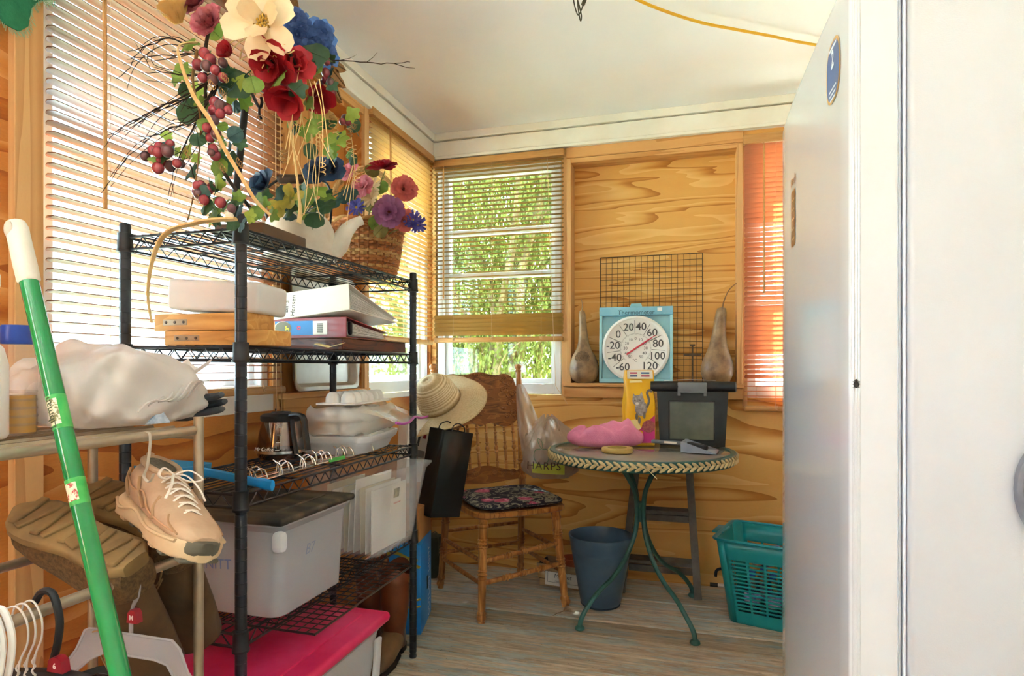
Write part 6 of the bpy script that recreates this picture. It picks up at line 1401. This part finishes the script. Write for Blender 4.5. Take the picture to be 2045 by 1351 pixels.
TWIGS=[[(-.949,1.079,1.658),(-1.012,1.05,1.612),(-1.074,1.022,1.571),(-1.115,1.0,1.541),(-1.133,.984,1.512)],[(-.949,1.079,1.647),(-.984,1.048,1.555),(-1.036,1.023,1.531),(-1.086,.997,1.486),(-1.119,.967,1.415)],[(-.959,1.076,1.637),(-.989,1.046,1.535),(-1.016,1.028,1.459),(-1.023,1.016,1.384)],[(-.969,1.073,1.69),(-1.04,1.053,1.732),(-1.077,1.031,1.718),(-1.099,1.015,1.695),(-1.107,1.002,1.656)],[(-.979,1.07,1.705),(-1.05,1.05,1.7),(-1.117,1.02,1.69)],[(-.959,1.076,1.658),(-1.02,1.058,1.658),(-1.082,1.03,1.669),(-1.085,1.029,1.7)],[(-.964,1.074,1.647),(-1.022,1.047,1.601),(-1.064,1.025,1.581),(-1.09,1.007,1.536)],[(-.787,1.188,1.722),(-.729,1.205,1.716),(-.65,1.217,1.707),(-.583,1.226,1.706)],[(-.944,1.08,1.647),(-.987,1.057,1.58),(-1.024,1.036,1.555),(-1.048,1.019,1.557)],[(-1.002,1.053,1.466),(-.974,1.051,1.411),(-.937,1.051,1.367)],[(-.866,1.165,1.615),(-.847,1.192,1.584),(-.827,1.218,1.558)],[(-.954,1.077,1.637),(-.977,1.06,1.528),(-1.004,1.042,1.462)],[(-.949,1.079,1.642),(-.982,1.059,1.591),(-1.002,1.043,1.581)],[(-.887,1.159,1.829),(-.982,1.132,1.857),(-1.056,1.11,1.873)]]
RIB=[[(-.972,1.041,1.711),(-.993,1.014,1.693),(-.98,1.007,1.65),(-.958,1.014,1.59),(-.925,1.023,1.539),(-.896,1.032,1.479),(-.867,1.04,1.429),(-.845,1.057,1.382),(-.822,1.074,1.354)],[(-.862,1.021,1.337),(-.91,1.007,1.334),(-.948,.996,1.326),(-.986,.985,1.314),(-1.009,.978,1.285),(-1.023,.974,1.236),(-1.028,.973,1.186),(-1.021,.975,1.132)],[(-.979,1.049,1.7),(-.989,1.046,1.638),(-.974,1.051,1.555),(-.979,1.049,1.462),(-.982,1.038,1.387),(-.976,1.019,1.341)],[(-.848,1.15,1.617),(-.826,1.145,1.554),(-.81,1.14,1.475),(-.797,1.133,1.409),(-.794,1.134,1.377),(-.797,1.133,1.35)]]
STR=[[(-.801,1.184,1.615),(-.797,1.175,1.518),(-.799,1.164,1.428),(-.804,1.163,1.374)],[(-.794,1.186,1.615),(-.79,1.187,1.521),(-.792,1.176,1.452),(-.776,1.181,1.365)],[(-.805,1.183,1.615),(-.792,1.176,1.529),(-.787,1.178,1.442),(-.806,1.151,1.36)],[(-.82,1.168,1.616),(-.835,1.174,1.543),(-.84,1.173,1.488)],[(-.818,1.169,1.611),(-.813,1.18,1.543),(-.808,1.182,1.488)],[(-.79,1.187,1.609),(-.788,1.198,1.525),(-.79,1.187,1.411)],[(-.782,1.315,1.611),(-.773,1.317,1.528),(-.776,1.316,1.444)],[(-.776,1.316,1.528),(-.788,1.302,1.441)],[(-.776,1.316,1.528),(-.788,1.292,1.45)],[(-.774,1.317,1.516),(-.78,1.305,1.429),(-.78,1.294,1.38)]]
HUSK=[(-.8,1.195,1.622),(-.775,1.244,1.607)]
POLE=[(-1.039,1.23,1.447),(-.998,1.221,1.703),(-1.014,1.216,1.708),(-.95,1.287,1.704)]
HOOKS=[(-.991,1.223,1.696),(-.978,1.227,1.664),(-.969,1.229,1.653),(-.965,1.23,1.664),(-.967,1.23,1.676)]
HOOK2=[(-.971,1.229,1.651),(-.971,1.229,1.637),(-.967,1.23,1.626)]
C1=[(-1.023,1.318,1.494),(-.931,1.417,1.547),(-.917,1.442,1.56)]
C2=[(-.944,1.289,1.468),(-.957,1.368,1.503),(-.927,1.377,1.49),(-.907,1.403,1.489),(-.893,1.428,1.482),(-.891,1.356,1.45),(-.909,1.319,1.436),(-.932,1.292,1.431),(-.901,1.405,1.451),(-.933,1.333,1.46),(-.903,1.467,1.513),(-.909,1.361,1.434)]
Z=[(-.965,1.824,1.693),(-.883,1.806,1.614),(-.903,1.748,1.527),(-.87,1.778,1.508),(-1.03,1.732,1.658),(-.982,1.725,1.605)]
AST=[(-.986,1.693,1.534),(-.841,1.787,1.508),(-.83,1.8,1.495)]
DSY=[(-.957,1.732,1.569),(-.972,1.77,1.616)]
BLV=[(-.979,1.851,1.664),(-.923,1.846,1.639),(-.938,1.79,1.499),(-.888,1.794,1.489),(-1.027,1.837,1.648),(-1.035,1.835,1.689),(-1.018,1.756,1.584),(-.987,1.797,1.552),(-.963,1.803,1.528),(-1.056,1.776,1.633),(-1.045,1.728,1.571)]
HAND=[(-.908,1.799,1.451),(-.924,1.815,1.536),(-.984,1.86,1.642),(-1.052,1.882,1.713),(-1.103,1.888,1.746)]
def petal(b, M, L, w, cup=.3, curl=.2, n=5, tip=.6, wav=0):
    def fn(u, v):
        t = v; ww = w * math.sin(PI * min(1, .12 + .88 * t) ** tip) if t < 1 else 0
        ww = w * (.30 + .70 * math.sin(PI * min(1, t ** .8) * .62 + .1)) * (1 if t < .9 else .72) 
        x = (u - .5) * 2 * ww; z = cup * L * t * t + curl * (x * x) / max(w, 1e-4) + wav * math.sin(9 * u + 7 * t) * t
        return (x, L * t, z)
    b.sheet(fn, 4, n, M)
def flower(name, c, d, m, L, w, layers, parent, cm=None, cr=.2, wav=0, seed=0, rollr=0, extra=None):
    """petals round the axis d; layers = (count, length factor, opening angle from the axis, cup)"""
    rr = random.Random(seed); b = MB(); A = frame(c, d)
    for li, (n, lf, op, cup) in enumerate(layers):
        off = rr.uniform(0, 6)
        for k in range(n):
            a = off + 2 * PI * k / n + rr.uniform(-.12, .12)
            M = A @ Matrix.Rotation(a, 4, 'Z') @ Matrix.Rotation(R(90 - op + rr.uniform(-7, 7)), 4, 'X') @ TR((0, L * .06, 0))
            petal(b, M, L * lf * rr.uniform(.92, 1.06), w * lf, cup, .25, 5, .6, wav)
    o = b.build(name, m, parent, 60)
    if cm:
        q = MB()
        for k in range(26): a = k * 2.4; r = cr * L * math.sqrt(k / 26); q.ball(A @ Vector((r * math.cos(a), r * math.sin(a), L * .10 + .03 * L * (1 - k / 26))), L * .045, 6, 4)
        q.build('flower_centre', cm, o, kind='stuff')
    return o
def ivy_mesh(name, m, s, lobes=True, L=1.0):
    b = MB(); n = 22; rim = []
    for k in range(n):
        a = -PI + 2 * PI * k / n + .001
        r = (.66 + .15 * math.cos(5 * a) + .14 * math.cos(a)) if lobes else .5
        if lobes: x, y = s * r * math.sin(a) * .95, s * (.35 + r * math.cos(a))
        else: x, y = s * .42 * math.sin(a), s * (.55 + .55 * math.cos(a)) * L
        rim.append((x, y, -.18 * s * (x / s) ** 2 * 2 + .03 * s * math.sin(6 * a)))
    v = [(0, s * .4, .05 * s)] + rim; b.add(v, [(0, 1 + k, 1 + (k + 1) % n) for k in range(n)])
    b.tube([(0, -s * .25, 0), (0, s * .1, .03 * s), (0, s * .4, .055 * s), (0, s * .9, .0)], s * .018, 4); return b.mesh(name, m, 60)
LG = translucent('leaf_green', '#5f7a34', '#86a044', .3, .55, '#7c9448', 40); LD = translucent('leaf_dark', '#2f4a34', '#42603a', .25, .5, '#3c5a3e', 30); LB = translucent('leaf_blue_green', '#2e4a50', '#3c5a58', .2, .5, '#41625c', 30); LO = translucent('leaf_olive', '#6a6030', '#857a3c', .25, .6, '#7e7440', 30); LY = translucent('leaf_lime', '#93a544', '#b4c45a', .35, .55, '#7a9038', 40)
CRM = translucent('petal_cream', '#ead8b0', '#f4e2ba', .3, .6, '#e6c8a0', 24); PKR = translucent('petal_rose', '#a84a5a', '#c06a70', .25, .6, '#c88088', 40); REDP = translucent('petal_red', '#a01a26', '#c02430', .2, .5, '#7e1018', 30); BLUP = translucent('petal_blue', '#5470a8', '#6684ba', .25, .6, '#324c80', 45); YBUD = translucent('petal_butter', '#e0bd78', '#ecca86', .3, .6, '#d4a860', 30); SALM = translucent('petal_salmon', '#c4605a', '#d67a68', .25, .6, '#b04a4a', 40); PURP = translucent('petal_mauve', '#9a5a84', '#b07898', .25, .6, '#83486e', 40); VIO = translucent('petal_violet', '#4a4a98', '#6262b0', .25, .6, '#6a5aa0', 40); DRED = translucent('petal_crimson', '#9c1428', '#b81c30', .2, .5, '#800c1c', 40)
YEC = mat('stamen_gold', '#c09a3a', .7, '#a07a24', 60); BRY = mat('berry_burgundy', '#7a2432', .22, '#9a3a44', 40, coat=.4); BRD = mat('berry_dark', '#4a2a30', .3, '#6a4448', 40, coat=.3); TWG = mat('dark_twig', '#33261c', .8); RAF = mat('raffia', '#c9a468', .8, '#dcbc84', 40, bump=.3); STK = mat('stem_tan', '#9a7040', .8)
camv = Vector((0, 0, EYE))
def face(p, dx=0, dz=0, k=1):      # direction out of the bouquet towards the room
    return (Vector((.45, -.85, -.15)) * k + Vector((dx, 0, dz))).normalized()
IRONB = mat('black_iron', '#17161a', .45, bump=.2)
# black iron stand that carries the garland
pb = Vector(POLE[0]); pt_ = Vector(POLE[1])
T = thing('wreath_stand', 'black iron wreath stand with hook rising from the top shelf', 'stand', (pb.x, pb.y, Z1))
def rel(T, p): return Vector(p) - T.location
MB().tube([(0, 0, .004), rel(T, pb), rel(T, pt_)], .0085, 10).build('pole', IRONB, T); MB().lathe([(0, 0), (.05, 0), (.05, .004), (.012, .012), (0, .012)], 24).build('base', IRONB, T)
MB().tube([rel(T, POLE[2]), rel(T, POLE[3])], .0085, 8, flat=.7).build('cross_arm', IRONB, T)
MB().tube(smooth_path([rel(T, p) for p in HOOKS]), .0035, 7).build('hook', IRONB, T); MB().tube(smooth_path([rel(T, p) for p in HOOK2]), .003, 7).build('hook_tail', IRONB, T)
# the garland
G = thing('floral_garland', 'large artificial flower and grape garland draped over the iron stand', 'garland', (-.93, 1.12, Z1))
g = lambda p: Vector(p) - G.location
flower('magnolia', g(MAG[0]), (.25, -.85, -.15), CRM, .074, .026, [(3, .75, 50, .15), (6, 1.0, 74, -.10)], G, YEC, .24, .003, 1)
flower('rosebud', g(BUD[0]), (-.1, -.5, .85), YBUD, .048, .024, [(4, .8, 8, -.1), (5, 1, 18, -.12), (4, .95, 32, -.2)], G, seed=2)
for k, p in enumerate(PEO): flower('peony', g(p), (.1, -.9, .2), PKR, .040, .018, [(6, .6, 20, .1), (8, .8, 40, .1), (9, 1, 62, 0)], G, wav=.003, seed=3 + k)
for k, p in enumerate(BLU): flower('blue_blossom', g(p), (.5 + .1 * k, -.7, .1 - .1 * (k % 3)), BLUP, .034, .017, [(4, .6, 40, .1), (5, .85, 60, .0), (5, 1, 80, -.15)], G, wav=.004, seed=10 + k)
flower('red_bloom', g(RED[0]), (.0, -.8, -.5), REDP, .050, .024, [(3, .7, 30, .2), (4, .85, 50, .1), (5, 1, 72, -.12)], G, mat('dark_stamen', '#2c1216', .7), .16, .002, 20)
flower('red_bloom', g(RED[1]), (.5, -.7, .0), translucent('petal_scarlet', '#b83038', '#cc4048', .25, .55, '#a8242e', 30), .042, .021, [(3, .7, 30, .2), (4, .85, 50, .1), (5, 1, 72, -.12)], G, wav=.003, seed=21)
flower('red_bloom', g(RED[2]), (-.1, -.9, .1), REDP, .026, .014, [(4, .7, 15, 0), (5, 1, 40, 0)], G, seed=22)
flower('red_bloom', g(RED[3]), (.1, -.5, -.8), REDP, .058, .026, [(3, .9, 18, -.1), (4, 1, 34, -.1)], G, seed=23)
flower('red_bloom', g(RED[4]), (.5, -.4, -.6), REDP, .045, .020, [(3, .9, 20, -.1), (4, 1, 38, -.1)], G, seed=24); flower('red_bloom', g(RED[5]), (0, -.6, -.5), DRED, .04, .018, [(5, 1, 50, 0)], G, seed=25)
iv = [ivy_mesh('ivy_leaf', q, .030) for q in (LG, LY, LD)]; ov = [ivy_mesh('oval_leaf', q, .052, False, .75) for q in (LG, LD, LB)]; lg_ = ivy_mesh('long_leaf', LD, .085, False, .7)
rr = random.Random(40)
for k, p in enumerate(LVS):
    d = frame(g(p), (rr.uniform(-.4, .5), -.9, rr.uniform(-.2, .6)), (rr.uniform(-1, 1), 0, rr.uniform(-1, 1)))
    big = k in (1, 3, 13, 14, 15, 10, 12); me = (ov[0] if k != 13 else ov[1]) if big else iv[k % 3 if k < 18 else k % 2]
    o = inst('leaf', me, G); o.matrix_local = d @ Matrix.Diagonal((1, 1, 1, 1))
for k in range(85):        # extra foliage filling the garland
    p = Vector(rr.choice(LVS + BER[:36] + RED + BLU[2:5] + PEO + [TWIGS[10][1], TWIGS[10][2], STR[0][0], STR[6][0], HUSK[1], STR[6][1]])) + Vector((rr.gauss(0, .02), rr.uniform(.0, .05), rr.gauss(0, .02)))
    o = inst('leaf', rr.choice(iv + ov), G); o.matrix_local = frame(g(p), (rr.uniform(-.6, .6), -.8, rr.uniform(-.5, .6)), (rr.uniform(-1, 1), 0, rr.uniform(-1, 1))) @ Matrix.Scale(rr.uniform(.55, .95), 4)
for k, p in enumerate(LNG):
    o = inst('leaf', lg_, G); o.matrix_local = frame(g(p), (.3, -.9, .3), ((1, 0, .9), (1, 0, -.6), (-.4, 0, -1))[k])
bme = [MB().ball((0, 0, 0), .0118, 12, 8).mesh('berry', q) for q in (BRY, BRD, BRY)]
for k, p in enumerate(BER): s = rr.uniform(.78, 1.08) * (.8 if k > 36 else 1); inst('berry', bme[k % 3], G, g(p), (0, 0, 0), (s, s, s * 1.05))
inst('berry', MB().ball((0, 0, 0), .0085, 12, 8).mesh('berry', mat('berry_white', '#e0d8c8', .4)), G, g(WBER[0]))
for P in TWIGS:
    Q = smooth_path([g(p) for p in P], 5); Q = [q + Vector((rr.gauss(0, .0012), rr.gauss(0, .0012), rr.gauss(0, .0012))) for q in Q]; b = MB(); b.tube(Q, [.0017 - .0011 * k / len(Q) for k in range(len(Q))], 5)
    for k in range(4, len(Q), 4):
        e = (Q[k] - Q[k - 1]).normalized() + Vector((rr.uniform(-.5, .5), rr.uniform(-.3, .3), rr.uniform(-.5, .5))); b.tube([Q[k], Q[k] + e * .02, Q[k] + e * .034 + Vector((0, 0, .004))], [.0009, .0007, .0004], 4)
    b.build('twig', TWG, G)
for k in range(22):         # thin dry twigs trailing to the lower left
    P = TWIGS[k % 7]; j = Vector((rr.gauss(0, .012), rr.gauss(0, .012), rr.gauss(0, .02))); n = len(P)
    Q = smooth_path([g(p) + j * (i / n) + Vector((rr.gauss(0, .004), 0, rr.gauss(0, .004))) for i, p in enumerate(P[:rr.choice((n, n - 1))])], 5); MB().tube(Q, [.0012 - .0007 * i / len(Q) for i in range(len(Q))], 4).build('twig', TWG, G)
for k, P in enumerate(RIB): Q = smooth_path([g(p) for p in P], 6); n = len(Q); MB().tube(Q, [(.0045, .0075, .0035, .0075)[k] * (1 + .5 * math.sin(3.1 * i / n + 1.2 * k)) for i in range(n)], 7, flat=.35).build('raffia_ribbon', RAF if k != 2 else STK, G)
for P in STR: MB().tube(smooth_path([g(p) for p in P], 5), .0013, 5, flat=.5).build('raffia_strand', RAF, G)
b = MB(); h0, h1 = g(HUSK[0]), g(HUSK[1]); b.tube([h0, h0.lerp(h1, .3), h0.lerp(h1, .7), h1], [.006, .017, .016, .004], 10, flat=.4); b.build('corn_husk', translucent('husk', '#d8b070', '#e6c488', .3, .7, '#c89a58', 40), G)
for k in range(7):
    c = g(MAG[0]) + Vector((rr.uniform(-.07, .05), .01, rr.uniform(-.085, -.03))); MB().tube(smooth_path([c + Vector((.035 * math.cos(a), rr.uniform(-.012, .012), .022 * math.sin(a + k))) for a in (0, 1.1, 2.2, 3.2, 4.1)]), .0017, 5, flat=.6).build('raffia_strand', RAF, G)
for k in range(16):         # dried curls and raffia on the right-hand tail
    c = g(rr.choice([STR[0][1], STR[6][0], STR[6][1], HUSK[1], TWIGS[10][1], STR[4][1]])) + Vector((rr.gauss(0, .025), rr.gauss(0, .01), rr.gauss(0, .03)))
    MB().tube([c + Vector((.006 * math.cos(q * .7), .004 * math.sin(q * .7), -.0011 * q * (1 if k % 2 else -1))) for q in range(30)], .0009, 4).build('tendril', RAF if k % 3 else STK, G)
for k in range(9):
    a = Vector(g(RED[1])) + Vector((rr.uniform(-.05, .06), rr.uniform(-.01, .05), rr.uniform(-.05, 0))); MB().tube(smooth_path([a, a + Vector((rr.uniform(-.02, .02), 0, -.07)), a + Vector((rr.uniform(-.04, .04), .01, -.15 - .05 * rr.random()))], 5), .0011, 4).build('raffia_strand', RAF, G)
for k in range(12):
    c = Vector(rr.choice(BER[9:36])) ; q = g(c) + Vector((rr.gauss(0, .015), rr.uniform(0, .02), rr.gauss(0, .015))); inst('berry', bme[k % 3], G, q, (0, 0, 0), (.8, .8, .85))
for p in COILS:
    c = g(p); MB().tube([c + Vector((.004 * math.cos(q * .9) + .0016 * q * .35, -.002, .006 * math.sin(q * .9) - .0006 * q)) for q in range(26)], .0008, 4).build('tendril', STK, G)
MB().tube(smooth_path([g(q) for q in (POLE[3], RED[1], MAG[0], PEO[1], LVS[9], LVS[10], LVS[12], LVS[14])]), .004, 6).build('vine_core', TWG, G)
# watering can with blue flowers
ENA = mat('worn_white_enamel', '#e0d8cc', .35, '#c8b8a4', 9, bump=.15, lo=.4, hi=.75)
C0 = Vector((-1.085, 1.545, Z1)); T = thing('watering_can', 'worn white metal watering can with wooden handle on the top shelf', 'watering can', C0, R(20))
MB().lathe([(0, 0), (.090, 0), (.096, .006), (.096, .03), (.098, .06), (.096, .085), (.086, .108), (.066, .128), (.060, .134), (.056, .132), (.06, .12), (0, .11)], 36).build('body', ENA, T)
MB().tube(smooth_path([(.075, .02, .02), (.105, .025, .045), (.125, .03, .085), (.150, .035, .112), (.172, .04, .124)]), [.036 - .022 * min(1, q / 20) for q in range(25)], 14).build('spout', ENA, T)
MB().sheet(lambda u, v: ((-.055 - .05 * v) + .02 * math.cos(PI * u), -.04 + .08 * u, .10 + .038 * math.sin(PI * u) * (1 - v) - .02 * v), 10, 5).build('front_shield', ENA, T, 60, thick=.003)
MB().tube(smooth_path([(-.085, -.01, .10), (-.095, -.012, .165), (-.085, -.012, .20), (-.052, -.01, .226)]), .0035, 7).build('wire_bail', IRONB, T); MB().tube(smooth_path([(.085, .01, .10), (.09, .01, .18), (.075, .01, .222), (.052, .005, .23)]), .0035, 7).build('wire_bail', IRONB, T)
MB().tube([(-.058, -.01, .224), (-.05, -.01, .226), (.05, .005, .232), (.056, .005, .231)], [.009, .0135, .0135, .009], 12).build('wooden_grip', mat('dark_wood_grip', '#33241a', .4), T)
F = thing('blue_bouquet', 'blue and dark green artificial bouquet in the watering can', 'bouquet', C0 + Vector((0, 0, .112)))
f_ = lambda p: Vector(p) - F.location
DKB = translucent('petal_teal_blue', '#34506a', '#44627a', .2, .5, '#4a4a6e', 30)
for k, p in enumerate(C1): flower('blue_rose', f_(p), (-.2 + .3 * k, -.8, .3), DKB, .042, .023, [(4, .7, 12, 0), (5, .9, 34, 0), (5, 1, 60, -.1)], F, seed=50 + k)
for k, p in enumerate(C2):
    o = inst('leaf', (ov + iv)[(k * 5) % 6] if k % 4 else ov[2], F); o.matrix_local = frame(f_(p), (rr.uniform(-.5, .5), -.8, rr.uniform(0, .8)), (rr.uniform(-1, 1), 0, rr.uniform(-1, .3))) @ Matrix.Scale(1.15, 4)
    MB().tube([(rr.uniform(-.03, .03), rr.uniform(-.03, .03), .0), f_(p) * .5 + Vector((0, 0, .01)), f_(p)], .0018, 5).build('stem', LD, F)
for k in range(18):
    p = f_(rr.choice(C2)) * rr.uniform(.5, 1) + Vector((rr.gauss(0, .02), rr.gauss(0, .02), rr.uniform(-.01, .03))); o = inst('leaf', rr.choice(ov + [iv[2]]), F); o.matrix_local = frame(p, (rr.uniform(-.7, .7), -.7, rr.uniform(.1, .9)), (rr.uniform(-1, 1), 0, rr.uniform(-1, .5))) @ Matrix.Scale(rr.uniform(.6, 1), 4)
for k in range(3): flower('yellow_petals', f_(C2[7]) + Vector((.015 * k - .015, -.01, .0 + .01 * k)), (0, -.9, .2), translucent('petal_yellow', '#c8b048', '#d8c45c', .3, .6, '#8a9040', 30), .035, .013, [(3, 1, 70, -.1)], F, seed=70 + k)
# wicker basket with zinnias
B0 = Vector((-1.078, 1.905, Z1)); T = thing('wicker_basket', 'round brown wicker basket with braided arch handle on the top shelf', 'basket', B0)
WK = [mat('wicker_brown', '#9c5c30', .55, '#b4733e', 60), mat('wicker_straw', '#c29a62', .7, '#a87a44', 60), mat('wicker_dark', '#7a4520', .55, '#96592c', 60)]
nst = 26; rows = 19; Hh = .165
for r in range(rows):
    z = .006 + Hh * r / (rows - 1); rad = .098 + .030 * (z / Hh) ** .7; b = MB(); n = nst * 2; off = (r // 2) % 2
    b.tube([((rad + .0045 * (1 if (j + (r % 2)) % 2 else -1)) * math.cos(2 * PI * j / n), (rad + .0045 * (1 if (j + (r % 2)) % 2 else -1)) * math.sin(2 * PI * j / n), z + .0014 * math.sin(j * 2.3 + r)) for j in range(n)], .0052, 6, closed=True)
    b.build('woven_strand', WK[0 if r < 2 or r > 15 else (1 if r % 5 in (1, 2) else (2 if r % 3 == 0 else 0))], T)
b = MB()
for j in range(nst): a = 2 * PI * j / nst; b.tube([(.098 * math.cos(a), .098 * math.sin(a), 0), (.121 * math.cos(a), .121 * math.sin(a), Hh * .55), (.129 * math.cos(a), .129 * math.sin(a), Hh + .004)], .0032, 5)
b.build('stakes', WK[2], T)
MB().lathe([(0, .003), (.098, .003), (.098, .008), (0, .008)], 30).build('basket_base', WK[2], T)
for q in (0, 1): MB().tube([((.131 + .004 * math.cos(9 * a + PI * q)) * math.cos(a), (.131 + .004 * math.cos(9 * a + PI * q)) * math.sin(a), Hh + .006 + .005 * math.sin(9 * a + PI * q)) for a in [2 * PI * k / 120 for k in range(120)]], .0062, 6, closed=True).build('braided_rim', WK[1 if q else 0], T)
hd = [(.130 * math.cos(t) * .95, .05 * math.cos(t), Hh - .01 + .215 * math.sin(t)) for t in [PI * k / 60 for k in range(61)]]
for q in range(3): MB().tube([Vector(p) + Vector((.0, .006 * math.cos(k * .62 + 2.1 * q), .006 * math.sin(k * .62 + 2.1 * q))) for k, p in enumerate(hd)], .0058, 6).build('braided_handle', WK[1], T)
F = thing('zinnia_bouquet', 'red, salmon and mauve artificial zinnias filling the wicker basket', 'bouquet', B0 + Vector((0, 0, Hh - .04)))
f_ = lambda p: Vector(p) - F.location
for k, (p, m_, L) in enumerate(zip(Z, (DRED, SALM, PURP, SALM, PKR, PKR), (.050, .042, .050, .036, .034, .038))):
    flower('zinnia', f_(p), ((.1, -.5, .75), (.55, -.75, .1), (.2, -.95, -.05), (.6, -.6, -.2), (-.2, -.9, .3), (0, -.9, .2))[k], m_, L, L * .27, [(7, .45, 30, .1), (10, .7, 55, .05), (14, 1, 78, -.05)], F, mat('zinnia_centre', '#7a3428', .7), .16, seed=80 + k)
for k, p in enumerate(AST): flower('aster', f_(p), (.2, -.9, .2), VIO, .030, .0042, [(9, .8, 50, .1), (14, 1, 76, 0)], F, YEC, .14, seed=90 + k)
for k, p in enumerate(DSY): flower('daisy', f_(p), (.0, -.9, .2), translucent('petal_straw', '#c8ae88', '#d8c09a', .3, .7, '#b89870', 30), .032, .0050, [(13, 1, 70, 0)], F, seed=95 + k)
ob = [ivy_mesh('oval_leaf', q, .062, False, .72) for q in (LO, LG)]
for k, p in enumerate(BLV): o = inst('leaf', ob[0 if k % 4 else 1], F); o.matrix_local = frame(f_(p), (rr.uniform(-.3, .6), -.8, rr.uniform(0, .7)), (rr.uniform(-1, 1), 0, rr.uniform(-1, .5)))
for p in Z + AST + DSY: q = f_(p); MB().tube(smooth_path([(q.x * .2, q.y * .2, -.06), q * .5 + Vector((0, 0, .0)), q - Vector((0, -.012, .004))]), .002, 5).build('stem', LO, F)
tag(MB().box((0, 0, .013), (.13, .19, .026), bev=.004).build('wooden_tray', mat('brown_tray', '#6a5038', .6, '#5a4430', 10), None, 30, (-1.03, 1.315, Z1 + .0004), (0, 0, R(4))), 'flat brown wooden block under the garland on the top shelf', 'block')
